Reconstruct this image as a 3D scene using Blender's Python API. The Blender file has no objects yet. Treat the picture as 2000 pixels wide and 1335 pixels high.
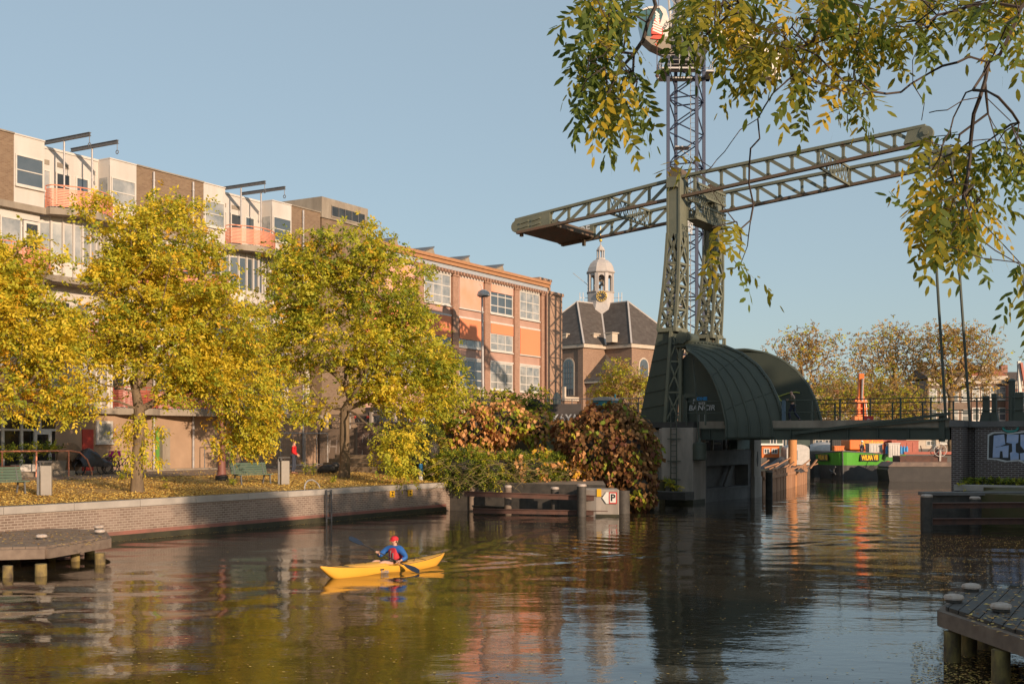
import bpy, bmesh, math, random
import numpy as np
from mathutils import Vector, Matrix
R = math.radians
rnd = random.Random(7)
SC = bpy.context.scene
COL = SC.collection
F, H, CZ = 2300.0, 860.0, 3.4          # lens in photo pixels, horizon row, eye height above the water


def P(px, py, D):
    return Vector(((px - 1000) / F * D, D, CZ + (H - py) / F * D))


def WD(py, z=0.0):
    return (CZ - z) * F / (py - H)


# ---------------------------------------------------------------- materials
def M(name, c1, c2=None, scale=2.0, rough=0.75, metal=0.0, bump=0.0, brick=None, mortar=None, streak=0.0, ior=1.5,
      emit=0.0, c3=None, spec=0.5, wear=0.5):
    m = bpy.data.materials.new(name)
    m.use_nodes = True
    nt = m.node_tree
    b = nt.nodes['Principled BSDF']
    b.inputs['Roughness'].default_value = rough
    b.inputs['Metallic'].default_value = metal
    b.inputs['IOR'].default_value = ior
    b.inputs['Specular IOR Level'].default_value = spec
    col = lambda c: (c[0], c[1], c[2], 1)
    L = nt.links.new
    b.inputs['Base Color'].default_value = col(c1)
    if c2 is None and brick is None:
        return m
    tc = nt.nodes.new('ShaderNodeTexCoord')
    nz = nt.nodes.new('ShaderNodeTexNoise')
    nz.inputs['Scale'].default_value = scale
    nz.inputs['Detail'].default_value = 8
    nz.inputs['Roughness'].default_value = 0.62
    if streak:
        mp = nt.nodes.new('ShaderNodeMapping')
        mp.inputs['Scale'].default_value = (1, 1, 1 / streak)
        L(tc.outputs['Object'], mp.inputs['Vector'])
        L(mp.outputs['Vector'], nz.inputs['Vector'])
    else:
        L(tc.outputs['Object'], nz.inputs['Vector'])
    rp = nt.nodes.new('ShaderNodeValToRGB')
    rp.color_ramp.elements[0].position = wear - 0.16
    rp.color_ramp.elements[1].position = wear + 0.16
    rp.color_ramp.elements[0].color = col(c1)
    rp.color_ramp.elements[1].color = col(c2 or c1)
    if c3:
        e = rp.color_ramp.elements.new(min(0.99, wear + 0.24))
        e.color = col(c3)
    L(nz.outputs['Fac'], rp.inputs['Fac'])
    out = rp.outputs['Color']
    hgt = nz.outputs['Fac']
    if brick:
        bw, bh, mo = brick
        bt = nt.nodes.new('ShaderNodeTexBrick')
        bt.inputs['Scale'].default_value = 1
        bt.inputs['Brick Width'].default_value = bw
        bt.inputs['Row Height'].default_value = bh
        bt.inputs['Mortar Size'].default_value = mo
        bt.inputs['Mortar'].default_value = col(mortar)
        bt.inputs['Bias'].default_value = 0.0
        L(tc.outputs['UV'], bt.inputs['Vector'])
        L(out, bt.inputs['Color1'])
        mx = nt.nodes.new('ShaderNodeMixRGB')
        mx.blend_type = 'MULTIPLY'
        mx.inputs['Fac'].default_value = 1
        mx.inputs['Color2'].default_value = (0.72, 0.66, 0.64, 1)
        L(out, mx.inputs['Color1'])
        L(mx.outputs['Color'], bt.inputs['Color2'])
        out = bt.outputs['Color']
    L(out, b.inputs['Base Color'])
    if bump:
        bp = nt.nodes.new('ShaderNodeBump')
        bp.inputs['Strength'].default_value = min(1, bump * 4)
        bp.inputs['Distance'].default_value = bump * 0.2
        L(hgt, bp.inputs['Height'])
        L(bp.outputs['Normal'], b.inputs['Normal'])
    return m


def leafmat(name, c, c2, trans=0.35):
    m = bpy.data.materials.new(name)
    m.use_nodes = True
    nt = m.node_tree
    L = nt.links.new
    b = nt.nodes['Principled BSDF']
    b.inputs['Roughness'].default_value = 0.55
    b.inputs['Specular IOR Level'].default_value = 0.25
    g = nt.nodes.new('ShaderNodeTexCoord')
    nz = nt.nodes.new('ShaderNodeTexNoise')
    nz.inputs['Scale'].default_value = 1.7
    nz.inputs['Detail'].default_value = 6
    L(g.outputs['Object'], nz.inputs['Vector'])
    rp = nt.nodes.new('ShaderNodeValToRGB')
    rp.color_ramp.elements[0].position = 0.35
    rp.color_ramp.elements[1].position = 0.65
    rp.color_ramp.elements[0].color = (*c, 1)
    rp.color_ramp.elements[1].color = (*c2, 1)
    L(nz.outputs['Fac'], rp.inputs['Fac'])
    L(rp.outputs['Color'], b.inputs['Base Color'])
    t = nt.nodes.new('ShaderNodeBsdfTranslucent')
    L(rp.outputs['Color'], t.inputs['Color'])
    mx = nt.nodes.new('ShaderNodeMixShader')
    mx.inputs['Fac'].default_value = trans
    L(b.outputs[0], mx.inputs[1])
    L(t.outputs[0], mx.inputs[2])
    L(mx.outputs[0], nt.nodes['Material Output'].inputs['Surface'])
    return m


# ---------------------------------------------------------------- objects
WM = {}


def tag(o, label=None, cat=None, group=None, kind=None):
    if label: o['label'] = label
    if cat: o['category'] = cat
    if group: o['group'] = group
    if kind: o['kind'] = kind
    return o


def thing(name, label, cat, loc=(0, 0, 0), rz=0.0, group=None):
    o = bpy.data.objects.new(name, None)
    COL.objects.link(o)
    o.location = loc
    o.rotation_euler = (0, 0, rz)
    WM[o.name] = Matrix.Translation(Vector(loc)) @ Matrix.Rotation(rz, 4, 'Z')
    return tag(o, label, cat, group)


def link_mesh(me, name, parent=None):
    o = bpy.data.objects.new(name, me)
    COL.objects.link(o)
    if parent:
        o.parent = parent
        WM[o.name] = WM[parent.name]
    else:
        WM[o.name] = Matrix.Identity(4)
    return o


def fast_mesh(name, V, Fc, mi, mats, smooth=False, angle=None):
    """V (n,3), Fc list of arrays of equal-length faces"""
    me = bpy.data.meshes.new(name)
    V = np.asarray(V, dtype=np.float32)
    k = Fc.shape[1]
    me.vertices.add(len(V))
    me.vertices.foreach_set('co', V.ravel())
    me.loops.add(Fc.size)
    me.loops.foreach_set('vertex_index', Fc.astype(np.int32).ravel())
    me.polygons.add(len(Fc))
    me.polygons.foreach_set('loop_start', np.arange(len(Fc), dtype=np.int32) * k)
    for m in mats: me.materials.append(m)
    me.polygons.foreach_set('material_index', np.asarray(mi, dtype=np.int32))
    me.update(calc_edges=True)
    return me


class MB:
    def __init__(s):
        s.v, s.f, s.m = [], [], []

    def add(s, vs, fs, m=0):
        o = len(s.v)
        s.v += [(float(v[0]), float(v[1]), float(v[2])) for v in vs]
        s.f += [tuple(i + o for i in f) for f in fs]
        s.m += [m] * len(fs)
        return s

    def obox(s, c, ax, ay, az, m=0):
        c, ax, ay, az = Vector(c), Vector(ax), Vector(ay), Vector(az)
        vs = [c + a * ax + b * ay + d * az for a in (-1, 1) for b in (-1, 1) for d in (-1, 1)]
        return s.add(vs, [(0, 1, 3, 2), (4, 6, 7, 5), (0, 4, 5, 1), (2, 3, 7, 6), (0, 2, 6, 4), (1, 5, 7, 3)], m)

    def box(s, x0, x1, y0, y1, z0, z1, m=0):
        return s.obox(((x0 + x1) / 2, (y0 + y1) / 2, (z0 + z1) / 2), ((x1 - x0) / 2, 0, 0), (0, (y1 - y0) / 2, 0),
                      (0, 0, (z1 - z0) / 2), m)

    def bar(s, p, q, w, h=None, m=0, up=(0, 0, 1)):
        p, q = Vector(p), Vector(q)
        h = h or w
        d = q - p
        t = d.normalized()
        u = Vector(up)
        if abs(t.dot(u)) > 0.99: u = Vector((1, 0, 0))
        sd = t.cross(u).normalized()
        uu = sd.cross(t)
        return s.obox((p + q) / 2, d / 2, sd * w / 2, uu * h / 2, m)

    def path(s, pts, rs, n=8, m=0, cap=True, closed=False):
        pts = [Vector(p) for p in pts]
        if not hasattr(rs, '__len__'): rs = [rs] * len(pts)
        N = len(pts)
        o = len(s.v)
        prev = None
        for i, p in enumerate(pts):
            if closed:
                t = (pts[(i + 1) % N] - pts[i - 1])
            else:
                t = pts[min(i + 1, N - 1)] - pts[max(i - 1, 0)]
            t.normalize()
            if prev is None:
                a = t.cross(Vector((0, 0, 1)))
                if a.length < 0.05: a = t.cross(Vector((1, 0, 0)))
            else:
                a = prev - t * prev.dot(t)
            a.normalize()
            prev = a
            b = t.cross(a)
            for k in range(n):
                an = 2 * math.pi * k / n
                s.v.append(tuple(p + (a * math.cos(an) + b * math.sin(an)) * rs[i]))
        for i in range(N if closed else N - 1):
            j = (i + 1) % N
            for k in range(n):
                k2 = (k + 1) % n
                s.f.append((o + i * n + k, o + i * n + k2, o + j * n + k2, o + j * n + k))
                s.m.append(m)
        if cap and not closed:
            s.f.append(tuple(o + k for k in reversed(range(n))))
            s.f.append(tuple(o + (N - 1) * n + k for k in range(n)))
            s.m += [m, m]
        return s

    def tube(s, p, q, r0, r1=None, n=8, m=0):
        return s.path([p, q], [r0, r0 if r1 is None else r1], n, m)

    def lathe(s, prof, c=(0, 0, 0), n=16, m=0, a0=0.0):
        o = len(s.v)
        for r, z in prof:
            for k in range(n):
                an = a0 + 2 * math.pi * k / n
                s.v.append((c[0] + r * math.cos(an), c[1] + r * math.sin(an), c[2] + z))
        for i in range(len(prof) - 1):
            for k in range(n):
                k2 = (k + 1) % n
                s.f.append((o + i * n + k, o + i * n + k2, o + (i + 1) * n + k2, o + (i + 1) * n + k))
                s.m.append(m)
        s.f.append(tuple(o + k for k in reversed(range(n))))
        s.f.append(tuple(o + (len(prof) - 1) * n + k for k in range(n)))
        s.m += [m, m]
        return s

    def prism(s, poly, fn, t0, t1, m=0):
        n = len(poly)
        vs = [fn(u, v, t0) for u, v in poly] + [fn(u, v, t1) for u, v in poly]
        fs = [tuple(range(n)), tuple(reversed(range(n, 2 * n)))]
        fs += [(i, n + i, n + (i + 1) % n, (i + 1) % n) for i in range(n)]
        return s.add(vs, fs, m)

    def grid(s, fn, nu, nv, m=0):
        o = len(s.v)
        for i in range(nu + 1):
            for j in range(nv + 1):
                s.v.append(tuple(fn(i / nu, j / nv)))
        for i in range(nu):
            for j in range(nv):
                a = o + i * (nv + 1) + j
                s.f.append((a, a + nv + 1, a + nv + 2, a + 1))
                s.m.append(m)
        return s

    def ball(s, c, rx, ry=None, rz=None, n=10, m=0, rot=None):
        ry = ry or rx
        rz = rz or rx
        o = len(s.v)
        rows = max(4, n // 2 + 1)
        for i in range(rows + 1):
            th = math.pi * i / rows
            for k in range(n):
                an = 2 * math.pi * k / n
                v = Vector((rx * math.sin(th) * math.cos(an), ry * math.sin(th) * math.sin(an), rz * math.cos(th)))
                if rot is not None: v = rot @ v
                s.v.append(tuple(Vector(c) + v))
        for i in range(rows):
            for k in range(n):
                k2 = (k + 1) % n
                s.f.append((o + i * n + k, o + (i + 1) * n + k, o + (i + 1) * n + k2, o + i * n + k2))
                s.m.append(m)
        return s

    def build(s, name, mats, parent=None, smooth=False, world=False, bevel=0.0):
        if not isinstance(mats, (list, tuple)): mats = [mats]
        V = s.v
        if world and parent is not None:
            inv = WM[parent.name].inverted()
            V = [tuple(inv @ Vector(v)) for v in V]
        me = bpy.data.meshes.new(name)
        me.from_pydata(V, [], s.f)
        for m in mats: me.materials.append(m)
        me.polygons.foreach_set('material_index', s.m)
        bm = bmesh.new()
        bm.from_mesh(me)
        bmesh.ops.recalc_face_normals(bm, faces=bm.faces)
        bm.to_mesh(me)
        bm.free()
        # box-projected UVs in metres
        npoly = len(me.polygons)
        nl = len(me.loops)
        nor = np.empty(npoly * 3); me.polygons.foreach_get('normal', nor); nor = nor.reshape(-1, 3)
        lt = np.empty(npoly, dtype=np.int32); me.polygons.foreach_get('loop_total', lt)
        vi = np.empty(nl, dtype=np.int32); me.loops.foreach_get('vertex_index', vi)
        co = np.empty(len(me.vertices) * 3); me.vertices.foreach_get('co', co); co = co.reshape(-1, 3)
        t = np.stack([-nor[:, 1], nor[:, 0], np.zeros(npoly)], 1)
        ln = np.linalg.norm(t, axis=1)
        flat = ln < 0.35
        t[flat] = (1, 0, 0)
        t /= np.linalg.norm(t, axis=1)[:, None]
        b = np.cross(nor, t)
        b[flat] = (0, 1, 0)
        tl, bl = np.repeat(t, lt, 0), np.repeat(b, lt, 0)
        c = co[vi]
        uv = np.stack([(c * tl).sum(1), (c * bl).sum(1)], 1)
        me.uv_layers.new(name='UVMap').data.foreach_set('uv', uv.ravel())
        if smooth:
            me.polygons.foreach_set('use_smooth', [True] * npoly)
            me.set_sharp_from_angle(angle=R(38))
        me.update()
        o = link_mesh(me, name, parent)
        if bevel:
            md = o.modifiers.new('Bevel', 'BEVEL')
            md.width = bevel
            md.segments = 2
            md.limit_method = 'ANGLE'
        return o


def dup(o, loc=None, rz=None, parent=None, label=None):
    c = o.copy()
    COL.objects.link(c)
    if parent is not None: c.parent = parent
    if loc is not None: c.location = loc
    if rz is not None: c.rotation_euler = (0, 0, rz)
    if label: c['label'] = label
    if loc is not None and rz is not None:
        WM[c.name] = Matrix.Translation(Vector(loc)) @ Matrix.Rotation(rz, 4, 'Z')
    for ch in list(o.children):
        dup(ch, parent=c)
    return c


def text_faces(s, size=1.0, bold=0.0, xs=1.0):
    cu = bpy.data.curves.new('lettering', 'FONT')
    cu.body = s
    cu.size = size
    cu.offset = bold
    cu.align_x = 'CENTER'
    cu.align_y = 'CENTER'
    cu.resolution_u = 3
    o = bpy.data.objects.new('lettering', cu)
    COL.objects.link(o)
    dg = bpy.context.evaluated_depsgraph_get()
    me = o.evaluated_get(dg).to_mesh()
    vs = [(v.co.x * xs, v.co.y) for v in me.vertices]
    fs = [tuple(p.vertices) for p in me.polygons]
    o.evaluated_get(dg).to_mesh_clear()
    bpy.data.objects.remove(o)
    bpy.data.curves.remove(cu)
    return vs, fs


def put_text(mb, s, org, ax, ay, size, m=0, bold=0.0, xs=1.0):
    vs, fs = text_faces(s, size, bold, xs)
    org, ax, ay = Vector(org), Vector(ax), Vector(ay)
    mb.add([org + ax * x + ay * y for x, y in vs], fs, m)


# ---------------------------------------------------------------- frames of the place
U = Vector((0.505, 0.863, 0)).normalized()      # along the quay, away from the camera
N = Vector((U.y, -U.x, 0))                      # from the quay out over the water
Q0 = Vector((-8.86, 47.4, 0))
QA = math.atan2(U.y, U.x)


def QF(s, n, z=0.0):
    return Q0 + U * s + N * n + Vector((0, 0, z))


def onq(px, py, n):
    """pixel -> (s, z) on the vertical plane n metres off the quay line"""
    k = (px - 1000) / F
    b = Q0 + N * n
    s = (k * b.y - b.x) / (U.x - k * U.y)
    D = b.y + s * U.y
    return s, CZ + (H - py) / F * D


def gz(n):
    n = -n
    if n < 6.5: return 1.36 + 0.34 * max(0, n) / 6.5
    return 1.70 + 0.15 * min(1, (n - 6.5) / 8.7)


def lawn(px, py):
    z = 1.5
    for _ in range(8):
        D = WD(py, z)
        p = Vector(((px - 1000) / F * D, D, 0))
        z = gz((p - Q0).dot(N))
    p.z = z
    return p


BX = math.atan2(-0.547, 0.837)                  # bridge axis
BD = Vector((math.cos(BX), math.sin(BX), 0))
BC = Vector((-BD.y, BD.x, 0))                   # across the bridge, away from the camera
BT = Vector((9.18, 65.0, 0))


def onb(px, py, b=0.0):
    k = (px - 1000) / F
    o = BT + BC * b
    a = (k * o.y - o.x) / (BD.x - k * BD.y)
    D = o.y + a * BD.y
    return a, CZ + (H - py) / F * D


def BF(a, b, z=0.0):
    return BT + BD * a + BC * b + Vector((0, 0, z))


SUN_EL = R(14.5)
SUNV = Vector((0.602, -0.798, 0)).normalized()
m_white = M('white panel', (0.60, 0.56, 0.52), (0.50, 0.455, 0.41), 0.9, 0.6, streak=4)
m_frame = M('white frame', (0.64, 0.60, 0.55), (0.55, 0.51, 0.46), 3, 0.5)
m_brownbrick = M('brown brick', (0.27, 0.185, 0.115), (0.21, 0.14, 0.09), 1.3, 0.85, brick=(0.22, 0.075, 0.012), mortar=(0.22, 0.16, 0.11))
m_tan = M('tan render', (0.40, 0.27, 0.18), (0.33, 0.22, 0.145), 0.9, 0.9, bump=0.05)
m_conc = M('weathered concrete', (0.33, 0.28, 0.22), (0.22, 0.18, 0.14), 1.5, 0.9, bump=0.1, streak=3)
m_salmon = M('salmon steel', (0.80, 0.30, 0.17), (0.72, 0.26, 0.15), 4, 0.5)
m_redrail = M('red steel', (0.42, 0.10, 0.06), (0.34, 0.08, 0.05), 4, 0.5)
m_zinc = M('zinc pipe', (0.45, 0.43, 0.42), (0.32, 0.30, 0.30), 5, 0.5, 0.3)
m_steelgrey = M('grey steel', (0.16, 0.16, 0.165), (0.11, 0.11, 0.115), 5, 0.55, 0.2)
m_glass = M('window glass', (0.055, 0.075, 0.09), (0.10, 0.12, 0.14), 0.5, 0.06, ior=1.9)
m_glassl = M('window glass with net curtain', (0.16, 0.18, 0.19), (0.42, 0.41, 0.39), 0.9, 0.08, ior=1.9)
m_glassd = M('dark window glass', (0.012, 0.012, 0.012), (0.05, 0.05, 0.045), 0.8, 0.05, ior=1.7)
m_green = M('green door', (0.12, 0.30, 0.05), (0.10, 0.25, 0.04), 3, 0.5)
m_red = M('red door', (0.45, 0.05, 0.03), (0.38, 0.04, 0.03), 3, 0.5)
m_fact = M('salmon render', (0.49, 0.30, 0.23), (0.42, 0.25, 0.19), 0.8, 0.9, bump=0.04)
m_factbrick = M('factory brick', (0.42, 0.22, 0.15), (0.34, 0.17, 0.115), 1.5, 0.9, brick=(0.22, 0.075, 0.012), mortar=(0.40, 0.28, 0.2))
m_endbrick = M('end wall brick', (0.43, 0.26, 0.17), (0.36, 0.21, 0.135), 0.9, 0.9, brick=(0.22, 0.075, 0.01), mortar=(0.42, 0.30, 0.22), bump=0.05)
m_blind = M('orange blind', (0.82, 0.27, 0.13), (0.78, 0.25, 0.12), 0.6, 0.8)
m_blindp = M('faded orange blind', (0.78, 0.33, 0.21), (0.66, 0.44, 0.37), 0.25, 0.8)
m_cornice = M('orange painted cornice', (0.46, 0.23, 0.11), (0.38, 0.19, 0.09), 3, 0.6)
m_blue = M('greyblue fascia', (0.40, 0.42, 0.45), (0.34, 0.36, 0.39), 3, 0.6)
m_slate = M('slate roof', (0.115, 0.095, 0.082), (0.085, 0.07, 0.06), 1.2, 0.8, brick=(0.5, 0.35, 0.02), mortar=(0.07, 0.06, 0.05))
m_churchbrick = M('church brick', (0.32, 0.20, 0.135), (0.27, 0.165, 0.11), 0.6, 0.9, brick=(0.25, 0.09, 0.01), mortar=(0.32, 0.23, 0.17))
m_stone = M('pale sandstone', (0.55, 0.46, 0.37), (0.46, 0.38, 0.30), 1.5, 0.85)
m_lead = M('pale lead cladding', (0.47, 0.43, 0.40), (0.40, 0.36, 0.34), 1.5, 0.65, streak=3)
m_gold = M('gold leaf', (0.80, 0.52, 0.12), (0.70, 0.45, 0.10), 3, 0.35, 0.7)
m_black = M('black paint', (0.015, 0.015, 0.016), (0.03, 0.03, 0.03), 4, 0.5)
m_quay = M('quay brick', (0.29, 0.215, 0.17), (0.19, 0.14, 0.11), 0.7, 0.9, brick=(0.24, 0.085, 0.012), mortar=(0.33, 0.27, 0.22), c3=(0.13, 0.10, 0.075), wear=0.5, bump=0.06)
m_coping = M('quay coping stone', (0.40, 0.36, 0.32), (0.31, 0.28, 0.25), 1.3, 0.85, bump=0.06)
m_redband = M('red waterline band', (0.27, 0.105, 0.08), (0.17, 0.085, 0.065), 1.0, 0.8)
m_algae = M('dark wet algae', (0.028, 0.026, 0.016), (0.05, 0.045, 0.022), 2, 0.6)
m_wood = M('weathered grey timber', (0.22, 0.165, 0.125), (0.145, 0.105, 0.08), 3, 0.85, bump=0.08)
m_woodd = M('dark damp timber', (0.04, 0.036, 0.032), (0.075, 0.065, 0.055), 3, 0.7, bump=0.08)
m_pile = M('mossy timber pile', (0.30, 0.22, 0.07), (0.07, 0.05, 0.035), 5, 0.85, streak=2, bump=0.15)
m_mush = M('worn pale bollard cap', (0.55, 0.48, 0.43), (0.36, 0.27, 0.21), 9, 0.8)
m_rust = M('rusty steel', (0.13, 0.062, 0.045), (0.08, 0.045, 0.036), 3, 0.85, bump=0.1)
m_bgreen = M('bridge green paint', (0.165, 0.168, 0.12), (0.125, 0.135, 0.098), 1.5, 0.6, c3=(0.19, 0.115, 0.07), wear=0.52)
m_bdark = M('dark bridge green paint', (0.048, 0.060, 0.047), (0.068, 0.080, 0.060), 0.8, 0.6, c3=(0.15, 0.082, 0.042), wear=0.48, streak=2.5)
m_brust = M('rusty flange', (0.15, 0.085, 0.055), (0.10, 0.09, 0.065), 2, 0.8)
m_pier = M('pier concrete', (0.42, 0.36, 0.31), (0.24, 0.21, 0.18), 0.9, 0.9, bump=0.1, streak=4)
m_pierd = M('dark pier plank', (0.17, 0.16, 0.155), (0.11, 0.105, 0.10), 1.2, 0.8, bump=0.05)
m_mast = M('blue mast steel', (0.035, 0.045, 0.085), (0.045, 0.055, 0.095), 3, 0.45, 0.2)
m_galv = M('galvanised steel', (0.50, 0.47, 0.45), (0.40, 0.38, 0.36), 4, 0.5, 0.3)
m_craneW = M('crane white paint', (0.72, 0.66, 0.60), (0.62, 0.57, 0.52), 2, 0.5)
m_craneR = M('crane red paint', (0.75, 0.09, 0.05), (0.65, 0.08, 0.05), 3, 0.5)
m_abut = M('dark abutment brick', (0.115, 0.085, 0.075), (0.08, 0.06, 0.055), 1.0, 0.9, brick=(0.30, 0.10, 0.016), mortar=(0.26, 0.23, 0.22), bump=0.06)
m_asph = M('asphalt', (0.05, 0.048, 0.046), (0.065, 0.06, 0.056), 5, 0.9)
m_earth = M('bare earth and grass', (0.10, 0.075, 0.035), (0.07, 0.07, 0.025), 1.5, 0.95, bump=0.2)
m_lawn = M('leaf strewn lawn', (0.42, 0.27, 0.08), (0.30, 0.19, 0.065), 1.6, 0.95, bump=0.2, c3=(0.12, 0.11, 0.03), wear=0.56)
m_paving = M('brick paving', (0.27, 0.19, 0.13), (0.20, 0.14, 0.10), 1.5, 0.9)
m_bark = M('tree bark', (0.23, 0.165, 0.10), (0.12, 0.085, 0.055), 5, 0.95, streak=3, bump=0.3)
m_barkd = M('dark twig bark', (0.045, 0.034, 0.028), (0.07, 0.05, 0.04), 6, 0.9)
m_bench = M('green bench slat', (0.085, 0.135, 0.10), (0.11, 0.16, 0.12), 4, 0.6)
m_bin = M('grey litter bin', (0.30, 0.27, 0.235), (0.26, 0.23, 0.20), 3, 0.55)
m_iron = M('oxide red iron', (0.22, 0.085, 0.065), (0.17, 0.065, 0.05), 4, 0.6)
m_dark = M('dark plastic', (0.02, 0.02, 0.022), (0.035, 0.034, 0.035), 4, 0.5)
m_yel = M('yellow sign paint', (0.80, 0.46, 0.02), (0.70, 0.40, 0.02), 3, 0.5)
m_signw = M('white sign paint', (0.78, 0.76, 0.70), (0.7, 0.68, 0.62), 3, 0.5)
m_signr = M('red sign paint', (0.60, 0.04, 0.03), (0.55, 0.04, 0.03), 3, 0.5)
m_signb = M('blue sign paint', (0.03, 0.25, 0.55), (0.03, 0.22, 0.5), 3, 0.5)
m_graf = M('pale spray paint', (0.62, 0.62, 0.62), (0.5, 0.5, 0.5), 6, 0.7)
m_grafy = M('yellow spray paint', (0.50, 0.52, 0.12), (0.45, 0.45, 0.1), 6, 0.7)
m_grafb = M('blue spray paint', (0.30, 0.42, 0.68), (0.46, 0.52, 0.72), 2.5, 0.6, c3=(0.6, 0.3, 0.35))
m_graft = M('teal spray paint', (0.03, 0.22, 0.20), (0.06, 0.30, 0.27), 4, 0.7)
m_grafg = M('pale green spray paint', (0.22, 0.36, 0.32), (0.16, 0.26, 0.23), 5, 0.7)
m_orange = M('machine orange', (0.78, 0.19, 0.035), (0.70, 0.16, 0.03), 2, 0.45, c3=(0.45, 0.15, 0.06), wear=0.6)
m_shipg = M('ship green paint', (0.10, 0.38, 0.04), (0.085, 0.32, 0.035), 1, 0.45)
m_shipk = M('ship tar black', (0.065, 0.06, 0.058), (0.09, 0.082, 0.075), 1, 0.6)
m_skin = M('skin', (0.56, 0.33, 0.24), (0.50, 0.28, 0.20), 8, 0.6)
# ---------------------------------------------------------------- camera, light, sky
cam = bpy.data.cameras.new('camera')
camo = bpy.data.objects.new('camera', cam)
COL.objects.link(camo)
camo.location = (0, 0, CZ)
camo.rotation_euler = (R(90), 0, 0)
cam.sensor_width = 36
cam.lens = F / 2000 * 36
cam.shift_y = (H - 667.5) / 2000
cam.clip_start = 0.1
cam.clip_end = 6000
SC.camera = camo
w = bpy.data.worlds.new('World')
SC.world = w
w.use_nodes = True
bg = w.node_tree.nodes['Background']
sky = w.node_tree.nodes.new('ShaderNodeTexSky')
sky.sky_type = 'NISHITA'
sky.sun_disc = False
sky.sun_elevation = SUN_EL
sky.sun_rotation = math.atan2(SUNV.x, SUNV.y)
sky.air_density = 1.0
sky.dust_density = 1.0
sky.ozone_density = 2.0
sky.altitude = 0
veil = w.node_tree.nodes.new('ShaderNodeMixRGB')       # thin even high haze over the whole sky
veil.inputs['Fac'].default_value = 0.6
veil.inputs['Color2'].default_value = (3.25, 3.98, 4.30, 1)
w.node_tree.links.new(sky.outputs['Color'], veil.inputs['Color1'])
w.node_tree.links.new(veil.outputs['Color'], bg.inputs['Color'])
bg.inputs['Strength'].default_value = 0.12
sun = bpy.data.lights.new('sun', 'SUN')
sun.energy = 4.8
sun.angle = R(0.55)
sun.color = (1.0, 0.75, 0.53)
suno = bpy.data.objects.new('sun', sun)
COL.objects.link(suno)
sd = Vector((SUNV.x * math.cos(SUN_EL), SUNV.y * math.cos(SUN_EL), math.sin(SUN_EL)))
suno.rotation_euler = (-sd).to_track_quat('-Z', 'Y').to_euler()
suno.location = sd * 200
SC.view_settings.view_transform = 'Standard'
SC.view_settings.look = 'None'
SC.view_settings.exposure = 0.2
SC.view_settings.gamma = 1
SC.render.engine = 'CYCLES'
SC.cycles.max_bounces = 6
SC.cycles.transparent_max_bounces = 8

# ---------------------------------------------------------------- water
def water_mat():
    m = bpy.data.materials.new('canal water')
    m.use_nodes = True
    nt = m.node_tree
    L = nt.links.new
    b = nt.nodes['Principled BSDF']
    b.inputs['Base Color'].default_value = (0.034, 0.025, 0.014, 1)
    b.inputs['Roughness'].default_value = 0.03
    b.inputs['IOR'].default_value = 1.5
    tc = nt.nodes.new('ShaderNodeTexCoord')
    last = None
    for sc, st, dist, sx in ((1.6, 0.30, 0.024, 0.55), (4.6, 0.28, 0.011, 0.55), (12.0, 0.28, 0.005, 0.6), (0.35, 0.25, 0.05, 1.0)):
        mp = nt.nodes.new('ShaderNodeMapping')
        mp.inputs['Scale'].default_value = (sc * sx, sc, sc)
        mp.inputs['Rotation'].default_value = (0, 0, 0.25 * sc)
        L(tc.outputs['Object'], mp.inputs['Vector'])
        nz = nt.nodes.new('ShaderNodeTexNoise')
        nz.inputs['Scale'].default_value = 1
        nz.inputs['Detail'].default_value = 3
        nz.inputs['Roughness'].default_value = 0.5
        L(mp.outputs['Vector'], nz.inputs['Vector'])
        bp = nt.nodes.new('ShaderNodeBump')
        bp.inputs['Strength'].default_value = st
        bp.inputs['Distance'].default_value = dist
        L(nz.outputs['Fac'], bp.inputs['Height'])
        if last: L(last.outputs['Normal'], bp.inputs['Normal'])
        last = bp
    L(last.outputs['Normal'], b.inputs['Normal'])
    return m


m_water = water_mat()
KBOW = Vector((-4.68, 28.75, 0))
KST = Vector((-1.86, 32.4, 0))
KD = (KST - KBOW).normalized()                   # from bow to stern
KN = Vector((KD.y, -KD.x, 0))


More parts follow.
